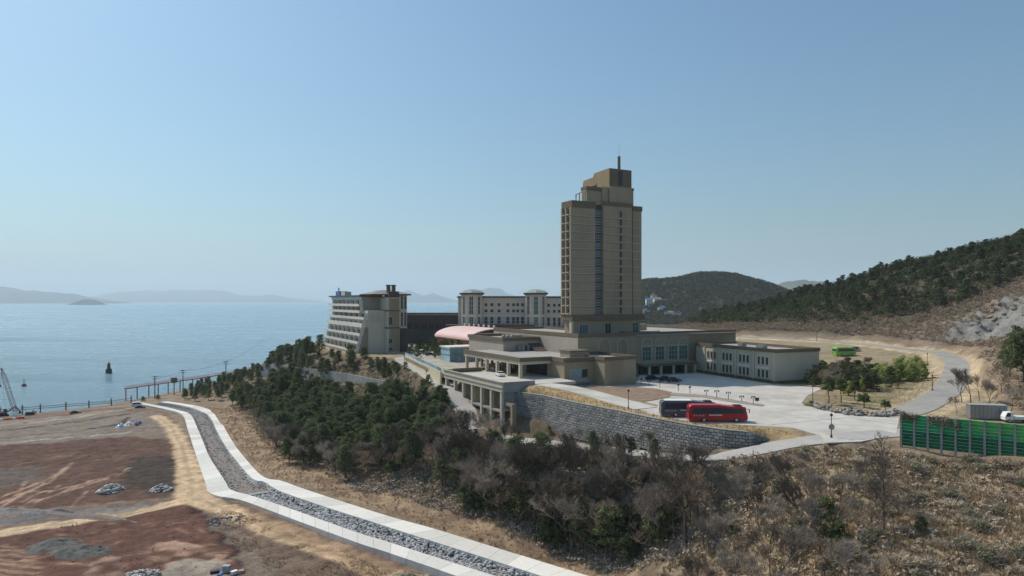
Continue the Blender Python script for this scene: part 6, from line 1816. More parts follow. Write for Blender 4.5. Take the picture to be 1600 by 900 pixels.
def plant(tpl, name, label, cat, group, x, y, s=1.0, z=None, rz=None, sz=None):
    z = (HMEM[(x, y)] if (x, y) in HMEM else H1(x, y)) if z is None else z
    t = thing(name, label, cat, (x, y, z - 0.05), rng.uniform(0, 6.28) if rz is None else rz, group, (s, s, (sz or 1.0) * s))
    for n_, m_ in tpl: inst(m_, n_, t)
    return t
PINES = [pine_template(h, 100 + i, n=75, cl=c, spread=sp_) for i, (h, c, sp_) in enumerate(((8.5, 26, 0.36), (9.5, 28, 0.33), (7.5, 24, 0.42), (10.5, 30, 0.31), (8, 24, 0.38)))]
EVER = [pine_template(h, 140 + i, 'ever', n=90, cl=22, spread=0.4, low=0.08, leafsize=0.2) for i, h in enumerate((6, 7, 5.5))]
BARE = [bare_template(h, 200 + i, tw_, 5, sp_) for i, (h, tw_, sp_) in enumerate(((8, 'twig', 0.48), (9, 'twig', 0.42), (7, 'twig_brown', 0.55), (10, 'twig_dark', 0.4), (7.5, 'twig', 0.5)))]
SHRUB = [shrub_template(3.6, 2.2, 300, ('vine', 'vine'), 520, 500), shrub_template(3.0, 1.8, 301, ('vine', None), 700, 0), shrub_template(4.2, 2.0, 302, ('twig_brown', 'vine'), 500, 460), shrub_template(3.8, 2.6, 303, ('twig', 'vine_green'), 420, 650)]
KUDZU = [shrub_template(5.0, 2.6, 310, ('vine', 'vine_green'), 500, 1500, 0.17), shrub_template(4.5, 2.4, 311, ('vine', 'vine'), 500, 1300, 0.17)]
HPINE = [pine_template(h, 160 + i, 'pine_far', n=46, cl=18, spread=0.42, low=0.3, leafsize=0.36) for i, h in enumerate((7.5, 8.5, 7))]
HBARE = [bare_template(h, 240 + i, 'twig_brown', 4, 0.62) for i, h in enumerate((5.5, 6.5, 5))]

def ground_at(px_, py_):
    d = np.arange(45, 420, 0.4); x = (px_ - 800) / F * d; zr = CAMZ - (py_ - HY) / F * d
    k = int(np.argmax(height(x, d) >= zr)); return float(x[k]), float(d[k]), float(height(x[k:k + 1], d[k:k + 1])[0])
def below(x, y, ztop, py_min):
    """true when a plant of that top height stays under a given photo row"""
    return HY + (CAMZ - ztop) / y * F > py_min

def zone(x, y, cuts, names):
    q = 800 + F * x / y
    for c, n_ in zip(cuts, names):
        if q < c: return n_
    return names[-1]
# pine wood right of the channel
for x, y in scatter([(-134, 322), (-100, 270), (-70, 216), (-46, 193), (-28, 184), (-16, 190), (-34, 226), (-72, 275), (-114, 332)], 215, 3.05, 1, lambda x, y, h: off_roads(x, y)):
    plant(rng.choice(PINES), 'pine_tree', 'dark green pine of the wood beside the channel, in its ' + (wz := zone(x, y, (430, 500, 570), ('shore end', 'part before the sheet fence', 'middle below the grey wall', 'end toward the terrace piers'))), 'pine tree', 'wood pines, ' + wz, x, y, rng.uniform(0.85, 1.3) if y < 240 else rng.uniform(0.8, 1.1))
# shore pines
for x, y in scatter([(-158, 336), (-138, 332), (-128, 352), (-142, 395), (-170, 430), (-178, 400), (-172, 352)], 75, 2.9, 2):
    plant(rng.choice(PINES), 'shore_pine', 'dark pine in the shore grove by the red walkway', 'pine tree', 'shore grove pines', x, y, rng.uniform(0.5, 0.72))
for px_, d in ((224, 345), (247, 350), (311, 372)):
    x, y = at(px_, d); plant(PINES[2], 'pine_tree', {224: 'lone flat-topped pine on the shore nearest the walkway end', 247: 'small lone pine between the shore cars', 311: 'round pine standing against the walkway rail'}[px_], 'pine tree', None, x, y, 0.45)
# pines below the balcony hotel
for x, y in scatter([(-90, 332), (-122, 396), (-146, 402), (-126, 356), (-102, 324), (-76, 298), (-62, 304)], 46, 3.4, 3, lambda x, y, h: off_roads(x, y)):
    plant(rng.choice(PINES), 'pine_tree', 'pine on the terrace below the balcony hotel', 'pine tree', 'pines below the balcony hotel', x, y, rng.uniform(0.7, 1.1))
for x, y in scatter([(-29, 240), (-62, 292), (-92, 324), (-70, 300), (-54, 292), (-28, 226)], 110, 1.7, 4, lambda x, y, h: off_roads(x, y, 4.4)):
    plant(rng.choice(EVER), 'evergreen_shrub', 'rounded evergreen shrub between the grey wall and the lane', 'shrub', 'evergreens above the grey wall', x, y, rng.uniform(0.45, 0.85))
for x, y in scatter([(-34, 230), (-70, 284), (-116, 340), (-124, 335), (-76, 278), (-42, 226), (-22, 204), (-17, 206)], 100, 2.0, 5, lambda x, y, h: off_roads(x, y, 4.2)):
    k = rng.random()
    if k < 0.5: plant(rng.choice(EVER), 'evergreen_shrub', 'evergreen shrub at the foot of the grey wall on the slope', 'shrub', 'evergreens below the grey wall', x, y, rng.uniform(0.4, 0.7))
    else: plant(rng.choice(SHRUB), 'bare_shrub', 'bare brown shrub at the foot of the grey wall', 'shrub', 'bare shrubs below the grey wall', x, y, rng.uniform(0.8, 1.3))
for x, y in scatter([(-24, 184), (-13, 187), (-18, 203), (-26, 222), (-40, 231), (-47, 222), (-30, 198)], 60, 1.9, 51, lambda x, y, h: off_roads(x, y, 3.9)):
    plant(rng.choice(EVER), 'evergreen_shrub', 'leafy green shrub on the slope between the lane and the pine wood', 'shrub', 'shrubs beside the descending lane', x, y, rng.uniform(0.45, 0.85))
# bare trees along the wood's lower edge and the slope under the lower lane
edge_poly = [(-98, 262), (-68, 206), (-42, 184), (-22, 172), (-6, 156), (0, 150), (4, 160), (-8, 174), (-24, 186), (-46, 196), (-70, 222), (-96, 272)]
for x, y in scatter(edge_poly, 84, 2.5, 6, lambda x, y, h: off_roads(x, y, 4.0)):
    plant(rng.choice(BARE), 'bare_tree', 'leafless grey tree along the lower wood edge, ' + (wz := zone(x, y, (520, 600, 680), ('near the channel bend', 'below the middle of the pines', 'below the last pines', 'before the terrace piers'))), 'bare tree', 'wood edge trees, ' + wz, x, y, rng.uniform(0.7, 1.1) if x < -30 else rng.uniform(0.9, 1.35))
for x, y in scatter(edge_poly, 30, 4.0, 66, lambda x, y, h: off_roads(x, y, 4.0)):
    plant(rng.choice(PINES), 'pine_tree', 'green pine standing forward among bare trees at the lower wood edge', 'pine tree', 'forward pines of the wood edge', x, y, rng.uniform(0.75, 1.15))
slope_poly = [(-6, 168), (10, 157), (20, 146), (30, 133), (36, 121), (30, 116), (20, 126), (10, 137), (-4, 150), (-14, 160)]
for x, y in scatter(slope_poly, 92, 2.1, 7, lambda x, y, h: off_roads(x, y, 3.8) & below(x, y, h + 5.5, 668)):
    z = HMEM[(x, y)]
    q_ = 800 + F * x / y; smax = (CAMZ - ((688 if q_ < 1000 else 714) - HY) / F * y - z) / 8.5
    plant(rng.choice(BARE), 'bare_tree', 'leafless slope tree under the lower lane, ' + (wz := zone(x, y, (820, 910, 1010), ('below the terrace piers', 'below the left half of the stone wall', 'below the middle of the stone wall', 'below the coaches'))), 'bare tree', 'slope trees, ' + wz, x, y, max(0.55, min(rng.uniform(0.95, 1.6), smax)), z)
for x, y in scatter(slope_poly, 64, 2.3, 8, lambda x, y, h: off_roads(x, y, 3.8) & (x < 28)):
    z = HMEM[(x, y)]; smax = (CAMZ - (688 - HY) / F * y - z) / 8.5
    plant(rng.choice(PINES + EVER), 'conifer_tree', 'slender green slope conifer, ' + (wz := zone(x, y, (840, 930), ('below the terrace piers', 'below the left half of the stone wall', 'below the middle of the stone wall'))), 'pine tree', 'slope conifers, ' + wz, x, y, max(0.5, min(rng.uniform(0.8, 1.25), smax)), z)
# trees in front of the block wall
for px_, py_, s, lab in ((690, 668, 0.5, 'small bare tree in front of the terrace piers'), (905, 694, 0.52, 'spreading bare tree before the middle of the stone wall'), (940, 698, 0.5, 'bare tree just right of the spreading tree before the wall'), (965, 703, 0.46, 'thin bare tree before the stone wall'), (1022, 716, 0.62, 'broad bare tree in front of the right half of the stone wall'), (1058, 718, 0.4, 'small bare tree nearest the right end of the stone wall'), (875, 692, 0.45, 'bare bushy tree left of the spreading tree before the wall')):
    x, y, z = ground_at(px_, py_)
    plant(BARE[(px_ // 7) % 5], 'bare_tree', lab, 'bare tree', None, x, y, s, z)
for px_, py_, s, lab in ((859, 679, 0.32, 'small round green bush at the foot of the stone wall'), (893, 682, 0.36, 'yellow green bush beside the bare trees at the wall foot'), (745, 690, 0.45, 'dark evergreen bush beneath the terrace piers'), (765, 684, 0.4, 'evergreen bush left of the stub column'), (640, 668, 0.5, 'yellow green bush on the slope below the piers'), (672, 662, 0.5, 'leafy green bush nearest the lane end below the piers')):
    x, y, z = ground_at(px_, py_)
    plant(EVER[px_ % 3], 'evergreen_shrub', lab, 'shrub', None, x, y, s, z)
# brush slope in the right foreground
fgp = [(31, 117), (36, 122), (50, 121), (60, 119), (68, 117), (82, 106), (98, 96), (100, 62), (70, 58), (34, 78), (20, 92), (18, 112)]
def ok_fg(x, y, h): return off_roads(x, y, 4.3)
for x, y in scatter(fgp, 230, 1.8, 9, ok_fg):
    plant(rng.choice(SHRUB), 'bare_shrub', 'tangled dry shrub of the brush slope, ' + (wz := zone(x, y, (1150, 1260, 1360, 1470), ('nearest the channel', 'by the wall end', 'round the dark evergreens', 'round the tallest tree', 'under the green barrier')) + (', near the bottom edge' if HY + F * (CAMZ - HMEM[(x, y)]) / y > 815 else ', higher up')), 'shrub', 'dry shrubs, ' + wz, x, y, rng.uniform(0.5, 1.05), None, None, rng.uniform(0.6, 0.95))
for x, y in scatter([(74, 111), (90, 100), (100, 92), (94, 78), (76, 92)], 16, 2.6, 10):
    plant(rng.choice(KUDZU), 'vine_mound', 'rounded vine-covered mound below the right part of the green barrier', 'vine mound', 'vine mounds under the barrier', x, y, rng.uniform(0.7, 1.05))
for x, y in scatter([(28, 112), (36, 118), (50, 112), (56, 96), (44, 84), (36, 78), (24, 94)], 46, 2.6, 11, lambda x, y, h: off_roads(x, y, 5.5)):
    z = HMEM[(x, y)]; smax = (CAMZ - (722 - HY) / F * y - z) / 9
    if smax < 0.3: continue
    plant(rng.choice(BARE), 'bare_tree', 'leafless tree in the foreground brush, ' + (wz := zone(x, y, (1150, 1260, 1360), ('nearest the channel', 'under the lane by the wall end', 'round the dark evergreens', 'beside the tallest bare tree'))), 'bare tree', 'brush trees, ' + wz, x, y, max(0.4, min(rng.uniform(0.5, 0.9), smax)), z)
for px_, py_, s, lab in ((1285, 850, 0.95, 'largest dark evergreen in the brush of the right foreground'), (1310, 868, 0.8, 'dark evergreen crowding the largest one in the brush'), (1245, 862, 0.75, 'evergreen to the lower side of the largest one in the brush'), (1215, 800, 0.55, 'small dark evergreen below the lane in the brush'), (1440, 835, 0.4, 'low green bush by the sandy footpath'), (1145, 840, 0.5, 'dark evergreen bush toward the slope wall')):
    x, y, z = ground_at(px_, py_)
    plant(EVER[px_ % 3], 'evergreen_tree', lab, 'evergreen tree', None, x, y, s, z)
def slender_template(h, seed):
    r = random.Random(seed); tr_, tw_, ww = [], [], []
    p = Vector((0, 0, -0.3)); pts = [p]
    for i in range(10): pts.append(Vector((math.sin(i * 0.5) * 0.12 + 0.02 * i, 0.03 * i, h * (i + 1) / 10)))
    for i in range(10): tr_.append((tuple(pts[i]), tuple(pts[i + 1])))
    trw = [(0.27 * (1 - i / 11), 0.27 * (1 - (i + 1) / 11)) for i in range(10)]
    for k in range(44):
        f = 0.25 + 0.75 * (k + r.random()) / 44; i = min(int(f * 10), 9); o = pts[i].lerp(pts[i + 1], f * 10 - i)
        an = k * 2.4; L = h * 0.2 * (1.25 - f) * r.uniform(0.6, 1.2) + 0.5; d = Vector((math.cos(an), math.sin(an), r.uniform(0.5, 1.1))).normalized()
        q = o; rad = 0.075 * (1.2 - f)
        for j in range(4):
            e = q + d * L / 4; tw_.append((tuple(q), tuple(e))); ww.append((rad, rad * 0.7)); rad = max(rad * 0.7, 0.014)
            for _ in range(4):
                dd = (d + Vector((r.uniform(-1, 1), r.uniform(-1, 1), r.uniform(-0.3, 0.8)))).normalized(); tw_.append((tuple(e), tuple(e + dd * L * r.uniform(0.15, 0.35)))); ww.append((0.03, 0.016))
            q = e; d = (d + Vector((r.uniform(-.2, .2), r.uniform(-.2, .2), 0.15))).normalized()
    return [('trunk', tri_mesh('trunk', sticks(tr_, trw), 4, M['twig_dark'])), ('crown', tri_mesh('crown', sticks(tw_, ww), 4, M['twig_dark']))]
tall = slender_template(12.8, 5)
x, y, z = ground_at(1380, 838)
plant(tall, 'bare_tree', 'tallest bare tree, standing alone on the brush slope before the green barrier', 'bare tree', None, x, y, 1.0, z)
# dead vine-wrapped trunks and a leaning post
for px_, py_, h, lab in ((1172, 775, 4.5, 'dead trunk wrapped in brown vines under the lower lane'), (1340, 872, 4.0, 'pale leaning post wrapped in dry vines in the brush')):
    x, y, z = ground_at(px_, py_)
    t = thing('vine_wrapped_trunk', lab, 'dead trunk', (x, y, z - 0.2), 0)
    MB().tube((0, 0, 0), (0.3, 0, h), 0.16, 0.1, 7).build('trunk', M['bark'], t)
    cc = [(0.3 * f + rng.uniform(-.1, .1), rng.uniform(-.1, .1), h * f * 0.95) for f in np.linspace(0.1, 1, 9)]
    inst(tri_mesh('vines', leaf_soup(cc, np.full(9, 0.5), 60, 1.2, 0.16, 77, 0.5, 0.2), 4, M['vine']), 'vines', t)
# vines hanging over the barrier top
for i, xo in enumerate((1.5, 5.4, 7.6)):
    t = thing('hanging_vine', ['brown dry vine over the first bays of the green barrier', 'thick brown vine hanging over the green barrier where it drapes lowest', 'brown vine over the green barrier beside the lowest draping one'][i], 'vine', tuple(nb_.location), fa)
    n = 16; cc = [(xo + rng.uniform(-1.2, 1.2), rng.uniform(-0.25, 0.15), 5.5 - abs(rng.gauss(0, 1)) * (0.5 if i == 0 else 1.1)) for _ in range(n)]
    inst(tri_mesh('strands', leaf_soup(cc, np.full(n, 0.5), 70, 1.3, 0.13, 90 + i, 0.4, 0.1), 4, M['twig_brown']), 'strands', t)

# planting round the parking
def mound_shrub(px_, py_, s, m_, lab, z=28.0, w=3.0, h=2.4, leaf=0.13, nl=1400, name='clipped_shrub', tr=0.0):
    key = (m_, w, h, leaf, nl)
    if key not in WCACHE:
        m = 26; r = np.random.default_rng(len(WCACHE)); a2 = r.uniform(0, 6.28, m); rr = np.sqrt(r.random(m)) * 0.4 * w
        cc = np.stack([rr * np.cos(a2), rr * np.sin(a2), h * (0.1 + 0.75 * r.random(m) * (1 - (rr / (0.5 * w)) ** 2))], -1)
        WCACHE[key] = tri_mesh('foliage', leaf_soup(cc, np.full(m, w * 0.15), nl // m, 0.9, leaf, m, 0.6, 0.4), 4, M[m_])
    x, y = P(px_, py_, z)
    t = thing(name, lab, 'shrub', (x, y, H1(x, y) + tr - 0.05), rng.uniform(0, 6), None, (s, s, s))
    inst(WCACHE[key], 'foliage', t)
    MB().tube((0, 0, -tr / s - 0.1), (0, 0, h * 0.5), 0.12, 0.06, 6).build('stem', M['bark'], t)
mound_shrub(1350, 637, 1.1, 'ever', 'larger ball-shaped topiary on a short stem behind the rockery', tr=1.4)
mound_shrub(1384, 643, 0.85, 'ever', 'smaller ball-shaped topiary nearest the green barrier', tr=1.2)
mound_shrub(1269, 634, 0.35, 'ever', 'little dark ball shrub inside the low round hedge', tr=0.6)
for k in range(7):
    x, y = P(1268, 634, 28); a = k * 0.9
    if k == 0:
        t = thing('low_hedge', 'low yellow green round hedge at the corner of the parking', 'hedge', (x, y, 28.0)); cc = [(1.5 * math.cos(q) * f, 1.1 * math.sin(q) * f, 0.3) for q in np.linspace(0, 6.1, 10) for f in (0.5, 1.0)]
        inst(tri_mesh('foliage', leaf_soup(cc, np.full(20, 0.5), 90, 0.8, 0.1, 61, 0.6, 0.5), 4, M['yellowgreen']), 'foliage', t)
tp = pine_template(5.2, 411, 'ever', n=120, cl=16, spread=0.36, low=0.5, leafsize=0.16)
for px_, py_, s, lab in ((1296, 632, 1.3, 'spreading garden tree with dark flat crown at the rockery tip'), (1315, 629, 1.15, 'dark garden tree right behind the rockery tip'), (1335, 626, 1.0, 'dark garden tree between the topiary and the rockery tip')):
    x, y = P(px_, py_, 28); plant(tp, 'garden_tree', lab, 'tree', None, x, y, s, 28.0)
for i, (px_, py_, s) in enumerate(((1326, 618, 1.3), (1345, 612, 1.2), (1330, 604, 1.2))):
    mound_shrub(px_, py_, s, 'yellowgreen', ['yellow green conical shrub just behind the rockery trees', 'yellow green shrub between the dark shrubs and the topiary', 'yellow green shrub highest on the bank behind the rockery'][i], w=2.6, h=3.6, nl=1100, name='garden_shrub')
for i, (px_, py_, s) in enumerate(((1386, 597, 1.9), (1402, 595, 2.0), (1420, 594, 2.1), (1436, 592, 1.9), (1370, 598, 1.6), (1410, 586, 2.1), (1428, 584, 2.0))):
    mound_shrub(px_, py_, s, 'bamboo', 'bright bamboo clump of the thicket inside the road bend, %s from its rockery end' % nm[i], w=3.4, h=4.2, nl=1500, leaf=0.17, name='bamboo_clump')
r = random.Random(31)
for x, y in scatter([(96, 206), (104, 214), (118, 212), (124, 222), (112, 236), (98, 232), (88, 200), (92, 192), (100, 188), (112, 196)], 80, 1.6, 12, lambda x, y, h: off_roads(x, y)):
    k = r.random()
    if k < 0.55: plant(r.choice(EVER), 'evergreen_shrub', 'dark evergreen shrub in the thicket beside the cream wing', 'shrub', 'thicket beside the wing', x, y, r.uniform(0.6, 1.0))
    else: plant(r.choice(BARE), 'bare_tree', 'bare tree in the thicket beside the cream wing', 'bare tree', 'bare trees beside the wing', x, y, r.uniform(0.5, 0.7))
# clipped hedge in front of the wing
hd = thing('clipped_hedge', 'long dark clipped hedge along the foot of the cream wing', 'hedge', (80.0, 207.0, 28.0), WY)
cc = [(-2.2 + rng.uniform(-.2, .2), q, 0.5) for q in np.arange(-2, 34, 0.45)]
inst(tri_mesh('foliage', leaf_soup(cc, np.full(len(cc), 0.55), 45, 0.95, 0.12, 71, 0.6, 0.5), 4, M['ever']), 'foliage', hd)
hd = thing('clipped_hedge', 'dark hedge strip edging the parking toward the thicket', 'hedge', (80.0, 207.0, 28.0), WY)
cc = [(-1.2 + q * 0.98, -2.6 - q * 0.12 + rng.uniform(-.2, .2), 0.45) for q in np.arange(0, 16, 0.45)]
inst(tri_mesh('foliage', leaf_soup(cc, np.full(len(cc), 0.55), 45, 0.95, 0.12, 72, 0.6, 0.5), 4, M['ever']), 'foliage', hd)
# rockery
rk = thing('rockery', 'border of rough grey rocks around the garden island', 'rockery', (0, 0, 0))
pl_ = PX([(1262, 632), (1285, 641), (1320, 649), (1350, 651), (1385, 651), (1408, 646)], 28)
rv = [rocks_mesh('rock', [(0, 0, 0)], [1.0], M['rock'], 500 + i, 0.8) for i in range(8)]
for k in range(130):
    f = rng.random() * (len(pl_) - 1); i = int(f); g = f - i
    x = pl_[i][0] * (1 - g) + pl_[i + 1][0] * g; y = pl_[i][1] * (1 - g) + pl_[i + 1][1] * g
    o_ = abs(rng.gauss(0, 1.0)) * (2.6 if 0.8 < f < 3 else 1.4)
    s = rng.uniform(0.3, 0.62)
    inst(rng.choice(rv), 'rock', rk, (x + o_ * 0.25, y + o_, 28.12 + min(o_ * 0.22, 0.7) + rng.random() * 0.1), rng.uniform(0, 6), (s, s, s))
# garden terrace trees
for i, (x, y) in enumerate(scatter([(-46, 294), (-47, 326), (-24, 332), (-16, 290), (-22, 266), (-36, 268)], 34, 3.2, 13)):
    plant(rng.choice(EVER), 'garden_tree', 'dark round tree on the garden terrace before the pink vault', 'tree', 'garden terrace trees', x, y, rng.uniform(0.55, 0.85), 29.5)
for x, y in scatter([(-48, 326), (-44, 380), (-10, 385), (-12, 372), (-36, 372), (-40, 326)], 14, 4.5, 14):
    plant(rng.choice(EVER), 'garden_tree', 'dark tree in the shaded court before the brown link block', 'tree', 'court trees', x, y, rng.uniform(0.7, 1.05), 28.0)
t = thing('garden_parasol', 'small white garden parasol on the terrace near the balcony hotel', 'parasol', (*at(645, 318), 28.0))
MB().tube((0, 0, 0), (0, 0, 4.6), 0.05, n=5).build('pole', M['metal'], t); MB().lathe([(1.8, 4.0), (0.1, 4.9)], 8).build('canopy', M['white_paint'], t)

# right hill: pines on top, bare wood lower, mass behind
CUT = [(202, 258), (195, 295), (202, 310), (216, 304), (230, 274), (238, 236), (216, 232)]
def on_hill(x, y, h): return (h > 37) & off_roads(x, y, 7)
hp = scatter([(196, 345), (232, 320), (262, 300), (300, 330), (295, 400), (250, 450), (222, 498), (196, 530), (166, 560), (140, 545), (150, 480), (176, 430)], 230, 3.6, 15, on_hill)
for x, y in hp:
    plant(rng.choice(HPINE), 'hill_pine', 'pine of the wood on the right-hand hill, ' + (wz := zone(x, y, (1250, 1350, 1450, 1540), ('at its low end behind the wing', 'above the green bus', 'above the bamboo', 'above the road bend', 'near the summit'))), 'pine tree', 'hill pines, ' + wz, x, y, rng.uniform(0.75, 1.15))
# mass of further trees
cs = []; r = random.Random(17)
for x, y in scatter([(188, 356), (224, 330), (252, 318), (275, 312), (400, 300), (430, 420), (300, 520), (200, 640), (120, 640), (104, 500), (150, 430)], 3000, 2.2, 18, lambda x, y, h: (h > 36)):
    h = HMEM[(x, y)]
    if h < 30: continue
    cs.append((x, y, h + r.uniform(1.5, 4.0)))
o = inst(tri_mesh('forest', leaf_soup(cs, nrng.uniform(2.0, 3.4, len(cs)), 70, 0.8, 0.5, 19, 0.5, 0.4), 4, M['pine_far']), 'forest'); tag(o, 'continuous dark pine mass filling the ridge of the right-hand hill', 'forest', kind='stuff')
cs = []
for x, y in scatter([(180, 240), (190, 285), (182, 335), (160, 375), (120, 425), (95, 455), (120, 500), (180, 430), (230, 360), (270, 300), (330, 260), (330, 180), (240, 170), (170, 150), (140, 165), (160, 200)], 4200, 1.55, 20, lambda x, y, h: ~inside(x, y, CUT) & (h > 33) & off_roads(x, y, 6.0)):
    h = HMEM[(x, y)]
    cs.append((x, y, h + r.uniform(0.3, 1.4)))
def thicket(name, label, cs, mt, seed, n=60, rad=0.9, ln=(0.8, 1.7), w=(0.06, 0.03), litter=None):
    r = np.random.default_rng(seed); cs = np.array(cs); K = len(cs)
    an = r.normal(size=(K, n, 3)); an /= np.linalg.norm(an, axis=2, keepdims=True); an[..., 2] = np.abs(an[..., 2])
    p0 = cs[:, None, :] + an * r.uniform(0.0, rad, (K, n, 1)) - [0, 0, 0.5]
    p1 = p0 + an * r.uniform(ln[0], ln[1], (K, n, 1)) * [1, 1, 0.8] + r.normal(0, 0.3, p0.shape)
    sg = np.stack([p0.reshape(-1, 3), p1.reshape(-1, 3)], 1)
    q = sticks(sg, np.tile(w, (len(sg), 1)))
    if litter: q = np.concatenate([q, leaf_soup(cs + [0, 0, rad * 0.3], np.full(K, rad * 1.3), litter, 0.7, 0.2 + 0.1 * rad, seed + 1, 0.6, 0.5)])
    o = inst(tri_mesh(name, q, 4, mt), name); tag(o, label, 'undergrowth', kind='stuff')
thicket('undergrowth', 'leafless brown undergrowth covering the flank of the right-hand hill', cs, M['twig_brown'], 5, 24, 0.9, (0.8, 1.7), (0.07, 0.04), 16)
cs = [(x, y, HMEM[(x, y)] + 0.2) for x, y in scatter([(-10, 170), (8, 160), (20, 148), (34, 128), (48, 122), (44, 112), (34, 108), (20, 122), (6, 140), (-14, 158), (-44, 180), (-30, 186)], 620, 1.0, 41, lambda x, y, h: off_roads(x, y, 3.7))]
thicket('undergrowth', 'grey brown tangle between the trees of the slope under the lower lane', cs, M['twig'], 6, 26, 0.7, (0.5, 1.2), (0.035, 0.02), 22)
cs = [(x, y, HMEM[(x, y)] + 0.1) for x, y in scatter([(-132, 318), (-100, 264), (-70, 206), (-46, 186), (-20, 164), (0, 146), (16, 132), (20, 138), (-6, 164), (-40, 188), (-66, 218), (-98, 276)], 700, 1.2, 42, lambda x, y, h: sdist(x, y, CHAN_POLY) < -4.5)]
thicket('undergrowth', 'brown scrub fringing the wood above the channel bank', cs, M['twig_brown'], 7, 24, 0.7, (0.5, 1.3), (0.035, 0.02), 10)
cs = [(x, y, HMEM[(x, y)] + 0.1) for x, y in scatter([(-28, 238), (-62, 294), (-98, 330), (-122, 338), (-76, 278), (-42, 226), (-18, 196), (-12, 190), (-24, 214)], 420, 1.3, 43, lambda x, y, h: off_roads(x, y, 3.8))]
thicket('undergrowth', 'mixed brown and green scrub on the terraces around the grey wall', cs, M['vine_green'], 8, 20, 0.8, (0.5, 1.2), (0.04, 0.02), 34)
cs = [(x, y, HMEM[(x, y)] + 0.0) for x, y in scatter(fgp, 900, 1.05, 44, lambda x, y, h: off_roads(x, y, 4.0) & (seg_dist(x, y, [P(1345,770,25.3), P(1400,782,25), P(1450,797,24.9), P(1520,818,24.6), P(1600,835,24.3)])[0] > 0.9))]
thicket('undergrowth', 'knee-high tangle of dry vines over the brush slope in the right foreground', cs, M['vine'], 9, 34, 0.6, (0.4, 1.0), (0.022, 0.012), 30)
cs = [(x, y, HMEM[(x, y)] + 0.1) for x, y in scatter([(106, 138), (118, 164), (134, 188), (152, 222), (172, 250), (192, 250), (205, 215), (185, 165), (150, 128), (120, 122)], 900, 1.25, 45, lambda x, y, h: off_roads(x, y, 5.0))]
thicket('undergrowth', 'brown brush on the bank right of the upper road bend', cs, M['twig_brown'], 10, 26, 0.8, (0.6, 1.5), (0.04, 0.02), 20)
rp = np.array(scatter([(200, 250), (199, 300), (214, 316), (232, 290), (246, 236), (222, 220)], 420, 0.9, 46)); rz_ = height(rp[:, 0], rp[:, 1])
o = inst(rocks_mesh('rock_outcrop', np.stack([rp[:, 0], rp[:, 1], rz_ - 0.5], -1), nrng.uniform(0.5, 1.5, len(rp)), objrand_mat('cut_rock', (0.22, 0.19, 0.155), 0.6, 1.3, scale=0.6, bump=0.6), 64), 'rock_outcrop'); tag(o, 'craggy grey brown rock showing in the cut face of the right-hand hill', 'rock', kind='stuff')
# trees by the upper road bend, right edge
for px_, d, s, k, lab in ((1503, 168, 0.85, 1, 'bare tree leaning by the bend of the upper road'), (1518, 160, 0.9, 3, 'taller bare tree right of the road bend'), (1530, 170, 0.85, 0, 'bare tree of the trio farthest from the road bend'), (1495, 150, 0.6, 2, 'small bare tree above the green barrier near the road'), (1548, 158, 0.8, 4, 'bare brown tree behind the container'), (1565, 165, 0.95, 2, 'broad bare tree between the container and the dark pines'), (1580, 150, 0.7, 0, 'low bare tree right above the white truck')):
    x, y = at(px_, d); plant(BARE[k], 'bare_tree', lab, 'bare tree', None, x, y, s)
for i, (px_, d, s) in enumerate(((1578, 178, 1.25), (1600, 168, 1.35), (1592, 195, 1.3))):
    x, y = at(px_, d); plant(PINES[i], 'pine_tree', ['dark pine at the right picture edge nearest the rock cut', 'dark pine cut by the right picture edge', 'dark pine standing behind the two at the right picture edge'][i], 'pine tree', None, x, y, s)
for x, y in scatter([(112, 150), (126, 168), (140, 180), (150, 170), (142, 140), (128, 132), (114, 134)], 60, 1.9, 22, lambda x, y, h: off_roads(x, y, 4.6)):
    plant(rng.choice(SHRUB), 'bare_shrub', 'brown shrub on the bank between the road bend and the container', 'shrub', 'shrubs by the road bend', x, y, rng.uniform(0.8, 1.4))

# grass tufts and weeds
def tufts(name, label, poly, n, mt, hgt, seed, accept):
    r = np.random.default_rng(seed); xs = [p[0] for p in poly]; ys = [p[1] for p in poly]
    x = r.uniform(min(xs), max(xs), n * 3); y = r.uniform(min(ys), max(ys), n * 3)
    k = inside(x, y, poly); x, y = x[k][:n], y[k][:n]
    z = height(x, y); k = accept(x, y, z); x, y, z = x[k], y[k], z[k]
    m = 5; N = len(x)
    b = np.stack([x, y, z - 0.05], -1)[:, None, :] + r.normal(0, 0.16, (N, m, 3)) * [1, 1, 0]
    tip = b + np.concatenate([r.normal(0, 0.22, (N, m, 2)), r.uniform(0.4, 1.0, (N, m, 1))], -1) * hgt
    side = r.normal(0, 1, (N, m, 3)); side[..., 2] = 0; side /= np.linalg.norm(side, axis=2, keepdims=True) + 1e-6; side *= 0.07
    tri = np.stack([b - side, b + side, tip], 2).reshape(-1, 3)
    o = inst(tri_mesh(name, tri, 3, mt), name); tag(o, label, 'grass', kind='stuff')
offr = lambda x, y: np.minimum.reduce([seg_dist(x, y, pl)[0] for pl in (ROAD_BACK, ROAD_LOW, DRIVE)]) > 3.9
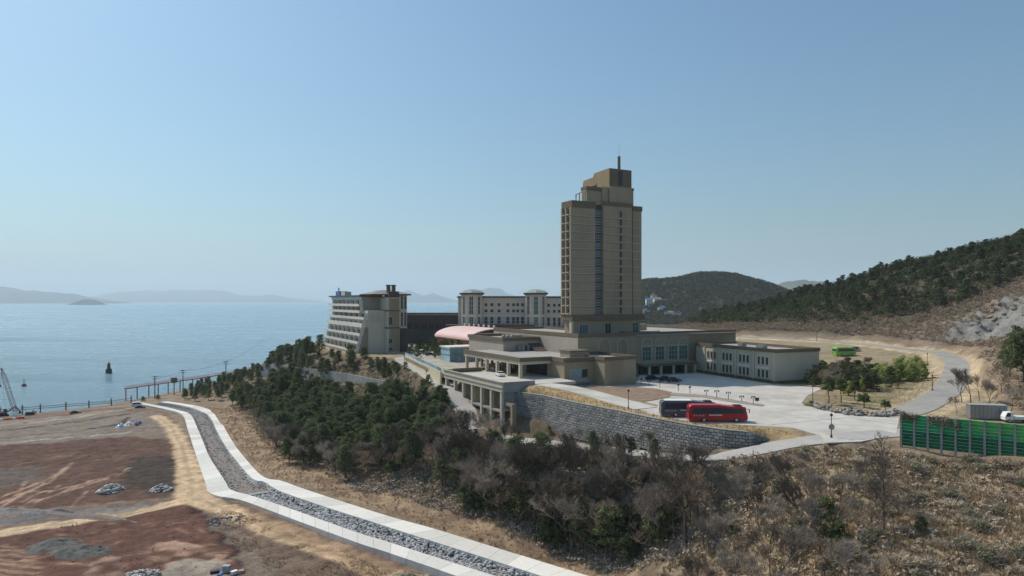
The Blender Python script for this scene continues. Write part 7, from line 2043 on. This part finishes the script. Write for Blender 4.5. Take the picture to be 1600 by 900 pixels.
bankp = PX([(322, 634), (356, 668), (379, 703), (415, 740), (704, 826), (925, 893), (1150, 960), (1190, 900), (960, 862), (760, 798), (600, 752), (500, 735), (430, 690), (385, 645)], 3.5)
tufts('dry_grass', 'tan dry grass on the bank along the right side of the channel', bankp, 9000, M['drygrass'], 0.75, 1, lambda x, y, z: (z < 9) & (sdist(x, y, CHAN_POLY) < -0.6))
tufts('dry_grass', 'dry grass and weeds among the brush of the right foreground slope', fgp, 16000, M['drygrass'], 0.8, 2, lambda x, y, z: offr(x, y))
tufts('dry_grass', 'short golden grass on the verge above the stone wall', verge, 9000, M['drygrass'], 0.22, 3, lambda x, y, z: offr(x, y) & (z > 27.5) & (sdist(x, y, PARK) < -0.2))
tufts('dry_grass', 'pale dry grass on the lawn inside the road bend', lawn, 6000, M['grass_green'], 0.2, 4, lambda x, y, z: offr(x, y) & (sdist(x, y, PARK) < -0.2))
tufts('leaf_litter', 'brown weeds under the trees of the wooded slope', [(-100, 270), (-46, 190), (-4, 150), (32, 118), (36, 124), (12, 158), (-12, 190), (-40, 226), (-112, 330), (-134, 322)], 14000, M['drygrass'], 0.6, 5, lambda x, y, z: offr(x, y) & (sdist(x, y, CHAN_POLY) < -3))
tufts('weeds', 'sparse dry weeds on the building site between track and channel', S_([(330, 795), (380, 800), (640, 900), (430, 900), (330, 815)]), 1800, M['drygrass'], 0.35, 6, lambda x, y, z: sdist(x, y, CHAN_POLY) < -1)

# ------------------------------------------------------------------ haze
hz = MB().box(-48000, -2000, -30, 48000, 47000, 1250).mesh('haze', None)
hm_ = bpy.data.materials.new('haze_air'); hm_.use_nodes = True
nt = hm_.node_tree; nt.nodes.clear()
ou = nt.nodes.new('ShaderNodeOutputMaterial'); pv_ = nt.nodes.new('ShaderNodeVolumePrincipled')
pv_.inputs['Color'].default_value = (0.8, 0.92, 1.0, 1); pv_.inputs['Density'].default_value = 7.0e-5; pv_.inputs['Anisotropy'].default_value = 0.2
nt.links.new(pv_.outputs[0], ou.inputs['Volume'])
hz.materials.append(hm_)
o = inst(hz, 'haze'); tag(o, 'thin pale sea haze over the whole bay', 'haze', kind='stuff')
